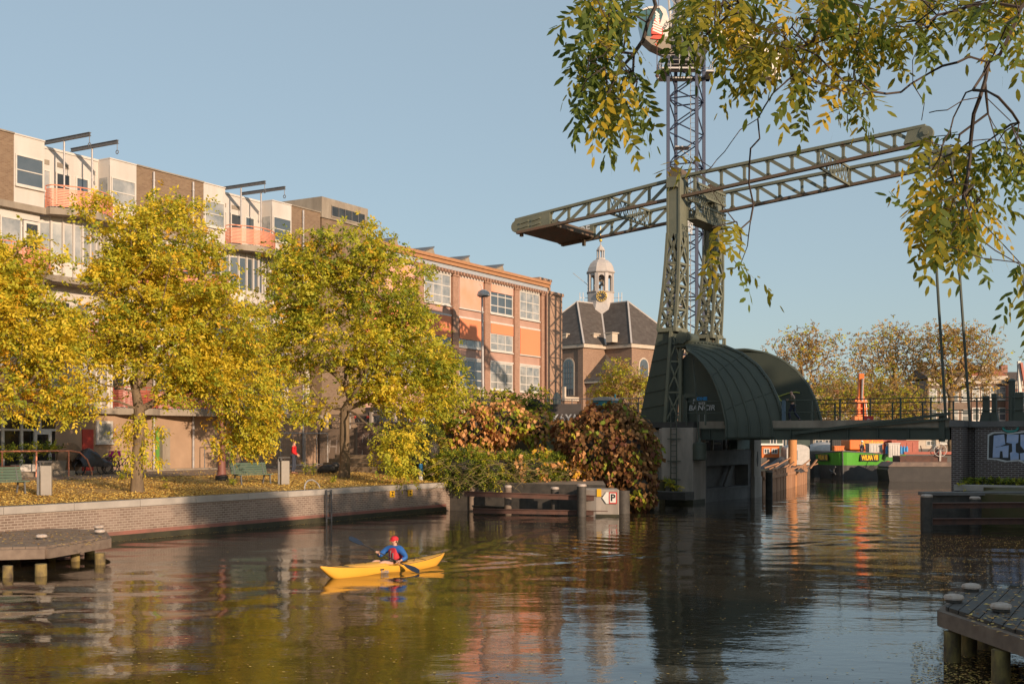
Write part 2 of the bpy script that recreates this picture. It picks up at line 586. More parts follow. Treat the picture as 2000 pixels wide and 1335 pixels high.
def make_water():
    x0, x1, y0, y1, st = -24.0, 44.0, 10.0, 118.0, 0.25
    nx, ny = int((x1 - x0) / st), int((y1 - y0) / st)
    X, Y = np.meshgrid(np.linspace(x0, x1, nx + 1), np.linspace(y0, y1, ny + 1), indexing='ij')
    Z = np.zeros_like(X)
    r = np.random.RandomState(3)
    for i in range(22):
        an = 1.57 + r.normal(0, .55)
        wl = r.uniform(0.85, 3.2)
        k = 6.283 / wl
        Z += 0.0017 * wl * r.uniform(0.4, 1) * np.sin(k * (X * math.cos(an) + Y * math.sin(an)) + r.uniform(0, 6.28))
    # calmer and livelier patches
    Z *= 0.55 + 0.45 * np.sin(X * 0.21 + 1.3 * np.sin(Y * 0.11)) * np.sin(Y * 0.17 + 0.7)
    # wake of the kayak
    a = (X - KST.x) * KD.x + (Y - KST.y) * KD.y   # distance behind the stern
    bb = (X - KST.x) * KN.x + (Y - KST.y) * KN.y
    ac = np.clip(a + 3.2, 0.01, None)
    arm = np.abs(np.abs(bb) - ac * 0.33)
    Z += np.where(a > -3.2, 0.034 * np.exp(-(arm / 0.8) ** 2) * np.sin(6.283 * (np.abs(bb) * 0.94 - a * 0.34) / 0.95) * np.exp(-ac / 18), 0)
    Z += np.where(a > 0, 0.036 * np.exp(-(bb / (0.5 + a * 0.12)) ** 2) * np.sin(6.283 * a / 1.25) * np.exp(-a / 16), 0)
    edge = np.minimum(np.minimum(X - x0, x1 - X), np.minimum(Y - y0, y1 - Y))
    Z *= np.clip(edge / 2, 0, 1)
    V = np.stack([X, Y, Z], -1).reshape(-1, 3)
    idx = np.arange((nx + 1) * (ny + 1)).reshape(nx + 1, ny + 1)
    Fq = np.stack([idx[:-1, :-1], idx[1:, :-1], idx[1:, 1:], idx[:-1, 1:]], -1).reshape(-1, 4)
    o = len(V)
    B = 3000
    ex = np.array([(-B, -B, 0), (B, -B, 0), (B, B, 0), (-B, B, 0), (x0, y0, 0), (x1, y0, 0), (x1, y1, 0), (x0, y1, 0)])
    V = np.concatenate([V, ex])
    Fe = np.array([(0, 1, 5, 4), (1, 2, 6, 5), (2, 3, 7, 6), (3, 0, 4, 7)]) + o
    Fq = np.concatenate([Fq, Fe])
    me = fast_mesh('water', V, Fq, np.zeros(len(Fq)), [m_water])
    me.polygons.foreach_set('use_smooth', [True] * len(Fq))
    tag(link_mesh(me, 'water'), 'dark rippled canal water', None, None, 'structure')


make_water()

# ---------------------------------------------------------------- ground
def poly_sheet(mb, pts, z, skirt=None, m=0):
    vs = [(p[0], p[1], z) for p in pts]
    mb.add(vs, [tuple(range(len(vs)))], m)
    if skirt:
        for i in range(skirt[0], skirt[1]):
            a, b = pts[i], pts[i + 1]
            mb.add([(a[0], a[1], z), (b[0], b[1], z), (b[0], b[1], -1.2), (a[0], a[1], -1.2)], [(0, 1, 2, 3)], m)


qa, qb = QF(-90, -0.35), QF(11.2, -0.35)
bed = MB()
left = [(-3000, -900), (qa.x, qa.y), (qb.x, qb.y), (-2.6, 58.6), (4.2, 57.4), (8.2, 63.8), (12.0, 71), (16.6, 77.5), (25.2, 103.5), (29.5, 133),
        (70, 136), (500, 140), (3000, 3000), (-3000, 3000)]
poly_sheet(bed, left, 1.28, (1, 11))
right = [(21.9, 58.2), (21.4, 52.0), (18.5, 47.5), (24, 41), (13.5, 20), (8.5, 4), (-7, -5), (-8, -60), (500, -60), (500, 130), (60, 130), (36, 84), (25.2, 63)]
poly_sheet(bed, right, 1.28, (0, 6))
tag(bed.build('ground', m_earth), 'bare earth banks either side of the canal', None, None, 'structure')

lw = MB()
lw.grid(lambda u, v: QF(-60 + 75 * u, -0.42 - 15.2 * v, gz(-0.42 - 15.2 * v) + 0.012 * math.sin(u * 90) * math.sin(v * 20)), 60, 20)
tag(lw.build('lawn', m_lawn), 'quayside lawn strewn with yellow leaves', None, None, 'structure')
pv = MB()
pv.grid(lambda u, v: QF(-60 + 80 * u, -9.3 - 5.9 * v, gz(-9.3 - 5.9 * v) + 0.02), 20, 4)
tag(pv.build('path', m_paving), 'brick path along the apartment block', None, None, 'structure')

# raised street with its bank
SZ = 4.15
st = MB()
stp = [(-11.6, 72.9), (-6, 69.4), (1.0, 66.4), (8.1, 66.6), (12.2, 72.6), (13.0, 80), (14, 105), (16, 132), (16, 300), (-260, 300), (-260, 190), (-30, 104)]
poly_sheet(st, stp, SZ)
tag(st.build('street', m_asph), 'raised street behind the quay', None, None, 'structure')
eb = MB()
low = [(-11.3, 72.6), (-5.2, 67.6), (1.2, 60.5), (7.6, 64.2), (12.6, 71.9), (14.2, 80), (15.5, 104.4), (17.5, 132.5)]
for i in range(7):
    a, b = stp[i], stp[i + 1]
    c, d = low[i], low[i + 1]
    eb.add([(a[0], a[1], SZ - 0.01), (b[0], b[1], SZ - 0.01), (d[0], d[1], 1.2), (c[0], c[1], 1.2)], [(0, 1, 2, 3)])
tag(eb.build('embankment', m_earth), 'earth bank below the raised street', None, None, 'structure')

# ---------------------------------------------------------------- left quay wall
S0, S1 = -45.0, 11.2
q = thing('quay_wall', 'long brick quay wall with pale stone coping and red waterline band below the lawn', 'quay wall', QF(0, 0, 0), QA)
mb = MB(); mb.box(S0, S1, 0.0, 0.6, 0.34, 1.14); mb.build('wall', m_quay, q)
mb = MB(); mb.box(S0, S1, -0.012, 0.6, 0.21, 0.34); mb.build('painted_band', m_redband, q)
mb = MB(); mb.box(S0, S1, -0.03, 0.6, -1.0, 0.21); mb.build('footing', m_algae, q)
mb = MB()
x = S0
while x < S1 - 0.2:
    x2 = min(S1 + 0.04, x + rnd.uniform(2.2, 2.9))
    mb.box(x + 0.008, x2 - 0.008, -0.05 + rnd.uniform(-0.006, 0.006), 0.5, 1.14, 1.375 + rnd.uniform(-0.006, 0.006))
    x = x2
mb.build('coping', m_coping, q, bevel=0.015)
mb = MB(); mb.box(S1, S1 + 0.5, 0.05, 2.2, -1, 1.3); mb.build('end_pier', m_quay, q)

# ladder on the quay
s, _ = onq(637, 960, 0)
t = thing('quay_ladder', 'dark steel ladder with a looped handrail on the quay wall', 'ladder', QF(s, 0.08, 0), QA)
mb = MB()
for dx in (-0.16, 0.16): mb.bar((dx, -0.07, -0.5), (dx, -0.07, 1.36), 0.05, 0.05)
mb.build('stile', m_steelgrey, t)
mb = MB()
for k in range(6): mb.bar((-0.16, -0.07, -0.1 + k * 0.28), (0.16, -0.07, -0.1 + k * 0.28), 0.035)
mb.build('rung', m_steelgrey, t)
mb = MB(); mb.path([(-0.8 + 0.5 * math.cos(a) + 0.25, 0.35 + 0.1 * math.sin(a), 1.35 + 0.42 * math.sin(a)) for a in np.linspace(0, math.pi, 10)], 0.03, 6)
mb.build('handrail', m_zinc, t, smooth=True)
# yellow Z plates and a pale plate
for i, (px, py, lab) in enumerate(((766, 964, 'yellow plate with black Z on the quay, in the tree shadow'), (801, 962, 'yellow plate with black Z on the sunlit end of the quay'))):
    s, z = onq(px, py, 0.03)
    t = thing('mooring_sign', lab, 'sign', QF(s, 0.03, z), QA, 'yellow mooring plates on the quay wall')
    mb = MB(); mb.box(-0.17, 0.17, -0.02, 0.02, -0.14, 0.14); mb.build('plate', m_yel, t)
    mb = MB(); put_text(mb, 'Z', (0, -0.025, 0), (1, 0, 0), (0, 0, 1), 0.26, bold=0.012); mb.build('letter', m_black, t)
s, z = onq(647, 967, 0.03)
mb = MB(); mb.box(-0.09, 0.09, -0.02, 0.02, -0.13, 0.13); mb.box(-0.03, 0.03, -0.026, -0.02, -0.02, 0.08, 1)
o = mb.build('small_sign', [m_mush, m_rust]); o.location = QF(s, 0.04, z); o.rotation_euler = (0, 0, QA)
tag(o, 'small faded plate on the quay beside the ladder', 'sign')
# ---------------------------------------------------------------- shared: window with pane
def arch_pts(x0, x1, z0, z1, n=8):
    r = (x1 - x0) / 2
    return [(x0, z0), (x1, z0)] + [((x0 + x1) / 2 + r * math.cos(a), z1 - r + r * math.sin(a)) for a in np.linspace(0, math.pi, n)]


def window(par, x0, x1, z0, z1, y=0.0, nx=1, zs=(), fw=0.07, mf=None, mg=None, sill=True, name='window'):
    """framed window standing just proud of a wall plane y; -y faces out; zs = heights of cross bars (0..1)"""
    mf, mg = mf or m_frame, mg or m_glass
    mb = MB()
    a, b = y - 0.05, y + 0.04
    mb.box(x0, x0 + fw, a, b, z0, z1)
    mb.box(x1 - fw, x1, a, b, z0, z1)
    mb.box(x0 + fw, x1 - fw, a, b, z1 - fw, z1)
    mb.box(x0 + fw, x1 - fw, a, b, z0, z0 + fw)
    for k in range(1, nx):
        xc = x0 + (x1 - x0) * k / nx
        mb.box(xc - fw * .38, xc + fw * .38, a + .012, b, z0 + fw, z1 - fw)
    for t in zs:
        zc = z0 + (z1 - z0) * t
        mb.box(x0 + fw, x1 - fw, a + .006, b, zc - fw * .38, zc + fw * .38)
    if sill:
        mb.box(x0 - .06, x1 + .06, y - 0.12, y - 0.003, z0 - .09, z0 - .004)
    f = mb.build(name, mf, par)
    g = MB()
    g.box(x0 + fw, x1 - fw, y - 0.018, y + 0.02, z0 + fw, z1 - fw)
    g.build('pane', mg, f)
    return f


# ---------------------------------------------------------------- apartment block
AN = -15.24
ap = thing('apartment_building', 'white panelled apartment block with brown brick strips, salmon balconies and hoist beams on its roof', 'building', QF(0, AN, 0), QA)
ZR = 17.4
ZL = [5.0, 8.1, 11.2, 14.3]
PER = 11.85
mb = MB()
mb.box(-40, 20.2, 0.85, 13, 4.75, ZR - .06)
mb.build('wall', m_white, ap)
mb = MB()
mb.box(-40, 20.2, 0.0, 13, 1.2, 4.75)
mb.build('ground_floor_wall', m_tan, ap)
for g in (-2, -1, 0, 1):
    x0, x1 = 5.69 + PER * g, 10.37 + PER * g
    if g == 1: x1 = 20.2
    mb = MB()
    mb.box(x0, x1, 0.0, 0.848, 14.3, ZR)
    mb.box(x0, x0 + 1.3, 0.0, 0.848, 4.75, 14.0)
    mb.box(x1 - .9, x1, 0.0, 0.848, 8.1, 11.2)
    mb.box(x0 - .0, x1, -.06, 13, ZR, ZR + .07, 1)
    mb.build('brick_strip', [m_brownbrick, m_conc], ap)
# roof edge of the recesses
mb = MB()
for g in (-2, -1, 0, 1):
    mb.box(.16 + PER * g, 4.0 + PER * g, .80, 13, ZR - .057, ZR + .05)
mb.build('roof_edge', m_frame, ap)


def balcony(par, x0, x1, z, bulge, mr, slab_d=0.1):
    xc, hw = (x0 + x1) / 2, (x1 - x0) / 2
    def pt(t, off=0.0):
        return (xc + (hw + off) * t, -0.15 - (bulge + off) * math.cos(t * math.pi / 2 * 0.92) ** 0.8)
    ts = np.linspace(-1, 1, 17)
    out = [pt(t, .1) for t in ts]
    poly = [(x0 - .1, .2)] + out + [(x1 + .1, .2)]
    mb = MB()
    mb.prism(poly, lambda u, v, t: (u, v, t), z - .30, z + .02)
    sl = mb.build('balcony', m_conc, par)
    rb = MB()
    path = [(x0, .05)] + [pt(t) for t in ts] + [(x1, .05)]
    rb.path([(p[0], p[1], z + 1.08) for p in path], 0.028, 6)
    for k in range(11):
        zz = z + .12 + k * .078
        for a, b in zip(path[:-1], path[1:]):
            rb.bar((a[0], a[1], zz), (b[0], b[1], zz), .02, .052)
    for i in range(0, len(path), 3):
        rb.tube((path[i][0], path[i][1] + .03, z), (path[i][0], path[i][1] + .03, z + 1.08), .022, n=5)
    rb.build('railing', mr, sl)
    return sl


for g in (-1, 0, 1):
    o = PER * g
    for k, z in enumerate(ZL):
        top = k == 3
        if k in (3, 1):
            # two projecting bays with a recess between them
            for (a, b, side) in ((-1.48, .16, 0), (4.0, 5.69, 1)):
                mb = MB()
                mb.box(a + o, b + o, 0.0, .848, z, z + 3.1 if top else z + 2.8)
                if top: mb.box(a + o - .02, b + o + .02, -.04, 1, ZR, ZR + .06)
                mb.box(a + o - .02, a + o + .05, -.03, -.001, z, z + 2.8)
                bay = mb.build('bay', m_white, ap)
                window(bay, a + o + .07, b + o - .07, z + .82, z + 2.22, -.002, 1, (.5,), .06, mg=m_glass if (g + side + k) % 2 else m_glassl)
                if side:
                    mb = MB()
                    mb.box(a + o - .03, a + o - .002, .15, .72, z + .85, z + 2.2)
                    mb.build('side_pane', m_glassl, bay)
            for j, (a, b) in enumerate(((.34, 1.15), (1.45, 2.3), (2.62, 3.4))):
                window(ap, a + o, b + o, z + (.06 if j < 2 else .4), z + 2.05, .846, 1, (.68,) if j == 1 else (), .07, mg=[m_glassl, m_glassd, m_glass][j], sill=False)
                if top and j < 2:
                    mb = MB(); mb.box(a + o + .1, a + o + .75, .82, .848, z + 2.3, z + 2.52); mb.build('vent', m_conc, ap)
            balcony(ap, .3 + o, 3.9 + o, z, .95, m_salmon if k > 1 else m_redrail)
            mb = MB(); mb.box(-6.2 + o, 0.2 + o, -.07, .84, z - .3, z - .003); mb.build('slab_edge', m_conc, ap); mb = MB(); mb.box(4.0 + o, 5.7 + o, -.07, .84, z - .3, z - .003)
            mb.build('slab_edge', m_conc, ap)
        else:
            xl = -4.85 if g > -1 else -4.85
            mb = MB(); mb.box(xl + o, .1 + o, .25, .848, z, z + .75); mb.box(xl + o, .1 + o, .25, .848, z + 2.45, z + 2.795)
            mb.box(xl + o, xl + o + .06, .2, .848, z, z + 2.8)
            mb.build('spandrel', m_white, ap)
            for a, b in ((-4.7, -3.4), (-3.3, -2.1), (-2.0, -.85)):
                window(ap, a + o, b + o, z + .75, z + 2.45, .3, 1, (), .08, mg=m_glass if a < -3 else m_glassl, sill=False)
            dr = window(ap, -.8 + o, .08 + o, z + .03, z + 2.4, .24, 1, (.72,), .13, mg=m_glassd, sill=False, name='balcony_door')
            # bulging glazed bay
            def bp_(t, off=0.0): return (2.15 + o + (1.9 + off) * t, .8 - (1.0 + off) * math.cos(t * math.pi / 2 * .95) ** .7)
            ts = np.linspace(-1, 1, 9)
            mb = MB(); gl = MB()
            for a, b in zip(ts[:-1], ts[1:]):
                p, q_ = bp_(a), bp_(b)
                for za, zb, mm in ((z, z + .7, mb), (z + 2.5, z + 2.8, mb), (z + .7, z + 2.5, gl)):
                    mm.add([(*p, za), (*q_, za), (*q_, zb), (*p, zb)], [(0, 1, 2, 3)])
                mb.bar((*bp_(a, .03), z), (*bp_(a, .03), z + 2.8), .1)
            bb = mb.build('curved_bay', m_white, ap)
            gl.build('pane', m_glassl if g == 0 else m_glass, bb)
            window(ap, 4.2 + o, 5.1 + o, z + .03, z + 2.4, .2, 1, (.72,), .12, mg=m_glassd, sill=False, name='balcony_door')
            mb = MB(); mb.box(4.05 + o, 5.69 + o, .25, .848, z, z + 2.8); mb.build('door_panel', m_white, ap)
            balcony(ap, -5.0 + o, .25 + o, z, .9, m_salmon if k > 1 else m_redrail)
            if g < 1: balcony(ap, 4.3 + o, 6.9 + o, z, .7, m_salmon if k > 1 else m_redrail)
            mb = MB(); mb.box(.2 + o, 4.25 + o, -.25, .8, z - .3, z - .003); mb.build('slab_edge', m_conc, ap)
    # hoist beams
    for bx in (.83, 2.45):
        x = bx + o
        mb = MB()
        y0, y1, z = .95, -2.35, ZR + .22
        mb.box(x - .07, x + .07, y1, y0, z + .055, z + .075)
        mb.box(x - .02, x + .02, y1, y0, z - .075, z + .055)
        mb.box(x - .07, x + .07, y1, y0, z - .095, z - .075)
        hb = mb.build('hoist_beam', m_steelgrey, ap)
        mb = MB()
        mb.tube((x, -.55, 14.3), (x, -.55, z - .095), .045, n=8)
        mb.build('post', m_zinc, hb)
        mb = MB()
        mb.tube((x, y1 + .05, z - .09), (x, y1 + .05, z - .42), .018, n=5)
        mb.path([(x, y1 + .05 + .085 * math.sin(a), z - .5 + .085 * math.cos(a)) for a in np.linspace(0, 6.283, 11)[:-1]], .022, 5, closed=True)
        mb.build('hook', m_steelgrey, hb)
    if g > -1:
        for px in ((298, 375) if g == 0 else (590,)):
            s, _ = onq(px, 400, AN)
            mb = MB(); mb.tube((s, -.09, 1.8), (s, -.09, ZR - .12), .065, n=8)
            for zz in np.arange(2.4, 17, 1.6): mb.tube((s, -.09, zz), (s, -.09, zz + .07), .085, n=8)
            mb.build('drainpipe', m_zinc, ap, smooth=True)
# ground floor
mb = MB()
mb.box(-13, .75, -.02, .0, 1.75, 4.7)
sf = mb.build('shopfront', m_glassd, ap)
mb = MB()
for x in np.arange(-12.9, .8, .98):
    mb.box(x - .06, x + .06, -.12, -.022, 1.75, 4.7)
mb.box(-13, .75, -.10, -.022, 1.7, 1.95); mb.box(-13, .75, -.10, -.022, 4.55, 4.72); mb.box(-13, .75, -.09, -.022, 3.85, 3.95)
mb.build('mullions', m_frame, sf)
s, z0 = onq(62, 908, AN); s1, z1 = onq(96, 824, AN)
window(ap, s, s1, 1.85, 3.85, -.13, 1, (), .16, mg=m_glassd, sill=False, name='shop_door')
mb = MB(); mb.box(-13.2, 20.25, -.35, .5, 4.72, 4.96); mb.build('canopy_slab', m_conc, ap)
s, _ = onq(160, 850, AN); s1, _ = onq(170, 850, AN)
mb = MB(); mb.box(s, s1 + .35, -.05, .02, 1.85, 3.95); mb.build('red_door', m_red, ap)
s, z0 = onq(187, 864, AN); s1, z1 = onq(219, 822, AN)
window(ap, s, s1, z0, z1, -.02, 1, (), .14, mg=m_glassl)
s, _ = onq(304, 850, AN); s1, _ = onq(332, 850, AN)
mb = MB(); mb.box(s + .25, s1, -.012, .02, 1.85, 4.05); mb.box(s + .20, s + .25, -.3, .0, 1.85, 4.1); mb.build('door_recess', m_conc, ap)
mb = MB(); mb.box(s - .02, s + .2, -.06, .02, 1.85, 4.05); mb.build('green_door', m_green, ap)
for px in (300, 377, 590):
    pass
for px0, px1, py0, py1 in ((452, 472, 832, 870),):
    s, z0 = onq(px0, py1, AN); s1, z1 = onq(px1, py0, AN)
    window(ap, s, s1, z0, z1, -.02, 2, (.5,), .08, mf=m_steelgrey, mg=m_glassd)
mb = MB(); mb.box(1.2, 18, -.8, 0, 1.6, 1.93); mb.build('door_step', m_conc, ap)
# stair tower at the end of the block
mb = MB()
mb.box(20.32, 24.7, -.02, 6, 3.9, 17.15)
tw = mb.build('stair_tower', m_brownbrick, ap)
mb = MB(); mb.box(20.2, 24.85, -.12, 6.1, 17.15, 18.42)
mb.box(21.1, 24.5, -.16, -.118, 17.3, 17.38); mb.box(21.1, 24.5, -.16, -.118, 17.98, 18.05)
mb.build('concrete_top', m_conc, tw)
mb = MB(); mb.box(21.15, 24.45, -.135, -.121, 17.38, 17.98)
gl = mb.build('strip_window', m_glassd, tw)
mb = MB()
for k in range(6): mb.box(21.13 + k * .66, 21.19 + k * .66, -.165, -.136, 17.38, 17.98)
mb.build('mullions', m_steelgrey, gl)

# ---------------------------------------------------------------- salmon factory
FN = -16.4
fb = thing('factory_building', 'salmon rendered factory with orange window blinds and an orange cornice', 'building', QF(0, FN, 0), QA)
pil = [onq(px, 600, FN)[0] for px in (817, 886, 948, 1006, 1058)]
bw = pil[1] - pil[0]
bays = [pil[0] - bw * 2, pil[0] - bw] + pil
sL = bays[0] - bw * .4
zt = onq(1040, 549, FN)[1]
sR = bays[-1] + .35
mb = MB(); mb.box(sL, sR, 0, 14, 3.2, zt - .1); mb.build('wall', m_fact, fb)
mb = MB()
for s in bays:
    mb.box(s - .38, s + .38, -.22, -.003, 3.2, zt - .75)
    mb.box(s - .48, s + .48, -.30, -.225, zt - 1.05, zt - .75)
mb.build('pilasters', m_factbrick, fb)
mb = MB(); mb.box(sL, sR, -.36, 0, zt - .68, zt - .38); mb.build('fascia', m_blue, fb)
mb = MB(); mb.box(sL, sR + .2, -.62, 14, zt - .098, zt + .12); mb.box(sL, sR + .1, -.5, -.36, zt - .36, zt - .1); mb.build('cornice', m_cornice, fb)
mb = MB()
k = sL + .3
while k < sR - .3:
    mb.box(k, k + .14, -.48, -.003, zt - .9, zt - .69); k += .42
mb.build('cornice_brackets', m_factbrick, fb)
zz = lambda y, px=1013: onq(px, y, FN)[1]
rows = [(zz(764), zz(713)), (zz(691), zz(640)), (zz(621), zz(567))]
zlow = rows[0][0] - 4.4
wx = {}
kinds = {(2, 0): 'B', (2, 1): 'B', (2, 2): 'W', (2, 3): 'P', (2, 4): 'T', (2, 5): 'W',
         (1, 0): 'B', (1, 1): 'H', (1, 2): 'H', (1, 3): 'H', (1, 4): 'Q', (1, 5): 'B'}
for i in range(len(bays) - 1):
    a, b = bays[i] + .62, bays[i + 1] - .5
    for r, (z0, z1) in enumerate(rows):
        kd = kinds.get((r, i), 'W')
        wd = window(fb, a, b, z0, z1, -.03, 3, (.28, .62), .1, mg=m_glassl if (r + i) % 3 else m_glass)
        mb = MB(); mb.box(a - .05, b + .05, -.12, -.004, z1 + .01, z1 + .14); mb.build('lintel', m_frame, wd)
        fr = {'B': 1.0, 'P': 1.0, 'H': .72, 'Q': .36, 'T': .26}.get(kd)
        if fr:
            mb = MB(); mb.box(a + .02, b - .02, -.14, -.10, z1 - (z1 - z0) * fr, z1)
            mb.build('blind', m_blindp if kd in 'PT' or (r == 2 and kd == 'B') else m_blind, wd)
    if i < 4:
        window(fb, a, b, zlow, zlow + 2.6, -.03, 3, (.3, .65), .1, mg=m_glassd)
mb = MB(); mb.tube((bays[-1] + .15, -.33, 3.3), (bays[-1] + .15, -.33, zt - .7), .09); mb.build('drainpipe', m_rust, fb, smooth=True)
# brick end part with its chimney
sE = onq(1103, 640, FN)[0]
ze = onq(1080, 574, FN)[1]
mb = MB(); mb.box(sR + .003, sE, .25, 12, 3.2, ze); mb.box(sR + .003, sE + .15, .15, 12, ze, ze + .25)
ew = mb.build('end_wall', m_endbrick, fb)
mb = MB()
for zr_ in (zz(672, 1085), zz(745, 1085)):
    k = sR + .8
    while k < sE - .5: mb.box(k, k + .28, .22, .249, zr_, zr_ + .12); k += .8
mb.build('wall_anchors', m_conc, ew)
for px in (1068, 1092):
    s, z1 = onq(px, 765, FN)
    mb = MB(); mb.prism(arch_pts(s - .7, s + .7, 3.3, z1), lambda u, v, t: (u, t, v), .2, .26)
    mb.build('arched_door', m_glassd, ew)
c0, zc = onq(1077, 546, FN)
c1, _ = onq(1099, 552, FN)
mb = MB(); mb.box(c0, c1, 1.2, 2.6, ze + .25, zc + .1); mb.box(c0 - .1, c1 + .1, 1.1, 2.7, zc + .1, zc + .3)
mb.build('chimney', m_endbrick, fb)
# saw-tooth rooflights
for px in (797, 868, 937, 1003):
    s, _ = onq(px, 500, FN)
    mb = MB()
    mb.prism([(s - 2.4, zt + .1), (s + .8, zt + .1), (s + .3, zt + 1.05)], lambda u, v, t: (u, t, v), 1.2, 12)
    mb.prism([(s - 2.5, zt + .16), (s + .33, zt + 1.16), (s + .33, zt + 1.06), (s - 2.4, zt + .1)], lambda u, v, t: (u, t, v), 1.1, 12.1, 1)
    mb.build('rooflight', [m_conc, m_steelgrey], fb)

# ---------------------------------------------------------------- church
CC = Vector((12.5, 166, 0))
CR = R(-135)
ch = thing('church', 'brick cross-shaped church with dark slate roofs and a pale domed clock tower', 'church', CC, CR)
# local +x and +y both point towards the camera, left and right arm
CW, CL, ZE, ZD = 6.0, 10.4, 16.1, 22.6
mb = MB()
mb.box(-CW, CW, -CL, CL, 1.5, ZE - .5)
mb.box(-CL, -CW - .003, -CW, CW, 1.5, ZE - .5); mb.box(CW + .003, CL, -CW, CW, 1.5, ZE - .5)
mb.build('wall', m_churchbrick, ch)
mb = MB()
e = .35
mb.box(-CW - e, CW + e, -CL - e, CL + e, ZE - .5, ZE - .01)
mb.box(-CL - e, -CW - e - .003, -CW - e, CW + e, ZE - .5, ZE - .01); mb.box(CW + e + .003, CL + e, -CW - e, CW + e, ZE - .5, ZE - .01)
mb.build('cornice', m_stone, ch)
mb = MB()
W2, L2 = CW + .45, CL + .45
Lr = L2 - 5.9
for a in range(4):
    rot = Matrix.Rotation(a * math.pi / 2, 3, 'Z')
    vs = [(-W2, L2, ZE), (W2, L2, ZE), (0, Lr, ZD), (W2, W2, ZE), (-W2, W2, ZE), (0, 0, ZD)]
    mb.add([rot @ Vector(v) for v in vs], [(0, 1, 2), (1, 3, 5, 2), (4, 0, 2, 5)])
rf = mb.build('roof', m_slate, ch)
mb = MB()
for a in range(4):
    rot = Matrix.Rotation(a * math.pi / 2, 3, 'Z')
    for p, q_ in (((W2, L2, ZE), (0, Lr, ZD)), ((-W2, L2, ZE), (0, Lr, ZD)), ((0, Lr, ZD), (0, 1.8, ZD)), ((W2, W2, ZE), (1.2, 1.2, ZD - 1.2))):
        mb.bar(rot @ Vector(p), rot @ Vector(q_), .22, .16)
mb.build('lead_ridges', m_lead, rf)
for (x, y) in ((L2 - 1.4, 2.0), (1.2 + CW - .6, CW + 1.6), (CW + 1.2, CW - 1.1)):
    mb = MB(); mb.box(x - .55, x + .55, y - .55, y + .55, ZE + .3, ZE + 1.45); mb.box(x - .7, x + .7, y - .7, y + .7, ZE + 1.45, ZE + 1.6)
    mb.build('dormer', m_stone, rf)
# corner annex in the notch facing the camera
A1 = CW + 4.0
mb = MB(); mb.box(CW + .005, A1, CW + .005, A1, 1.5, 10.9)
an = mb.build('annex_wall', m_churchbrick, ch)
mb = MB(); mb.box(CW + .01, A1 + .3, CW + .01, A1 + .3, 10.9, 11.25); mb.build('annex_cornice', m_stone, an)
mb = MB(); b_ = A1 + .4; mb.add([(CW, CW, 15.0), (b_, CW, 11.25), (b_, b_, 11.25), (CW, b_, 11.25)], [(0, 1, 2), (0, 2, 3)])
mb.build('annex_roof', m_slate, ch)
# arched windows: on both arm ends and the annex
def arched(par, x, y, z0, z1, wd, ax):
    if ax == 'x':
        fn = lambda u, v, t: (x + t, y + u, v)
    else:
        fn = lambda u, v, t: (x + u, y + t, v)
    mb = MB(); mb.prism(arch_pts(-wd / 2 - .2, wd / 2 + .2, z0 - .1, z1 + .2), fn, 0, .06)
    f = mb.build('arched_window', m_stone, par)
    mb = MB(); mb.prism(arch_pts(-wd / 2, wd / 2, z0, z1), fn, .062, .10)
    mb.build('pane', m_glass, f)
    mb = MB()
    for k in range(1, 4): mb.prism([(-wd / 2 + wd * k / 4 - .03, z0), (-wd / 2 + wd * k / 4 + .03, z0), (-wd / 2 + wd * k / 4 + .03, z1 - wd * .2), (-wd / 2 + wd * k / 4 - .03, z1 - wd * .2)], fn, .102, .13)
    for k in range(1, 6): mb.prism([(-wd / 2, z0 + (z1 - z0) * k / 6.5), (wd / 2, z0 + (z1 - z0) * k / 6.5), (wd / 2, z0 + (z1 - z0) * k / 6.5 + .06), (-wd / 2, z0 + (z1 - z0) * k / 6.5 + .06)], fn, .131, .15)
    mb.build('glazing_bars', m_steelgrey, f)
for t in (-3.4, 0, 3.4):
    arched(ch, CL, t, 9.4, 14.2, 1.7, 'x'); arched(ch, t, CL, 9.4, 14.2, 1.7, 'y')
arched(ch, A1, CW + 2, 5.0, 8.6, 1.5, 'x'); arched(ch, CW + 2, A1, 5.0, 8.6, 1.5, 'y')
for t in (-CW, CW):
    for ax in (0, 1):
        mb = MB(); lo_, hi_ = (t - .9, t) if t > 0 else (t, t + .9)
        if ax: mb.box(CL, CL + .12, lo_, hi_, 1.5, ZE - .5)
        else: mb.box(lo_, hi_, CL, CL + .12, 1.5, ZE - .5)
        mb.build('corner_pilaster', m_churchbrick, ch)
# balustraded porch on the left arm end
mb = MB(); mb.box(CL + .1, CL + 2.6, CW - 5.0, CW - 1.0, 1.5, 8.6); pw = mb.build('porch', m_churchbrick, ch)
mb = MB(); mb.box(CL + .1, CL + 2.9, CW - 5.3, CW - .7, 8.6, 9.1); mb.box(CL + 2.4, CL + 2.7, CW - 5.1, CW - .9, 9.1, 10.4); mb.build('balustrade', m_stone, pw)
mb = MB(); mb.prism(arch_pts(CW - 3.7, CW - 2.3, 3, 7.2), lambda u, v, t: (CL + 2.61 + t, u, v), 0, .06); mb.build('porch_window', m_glassd, pw)
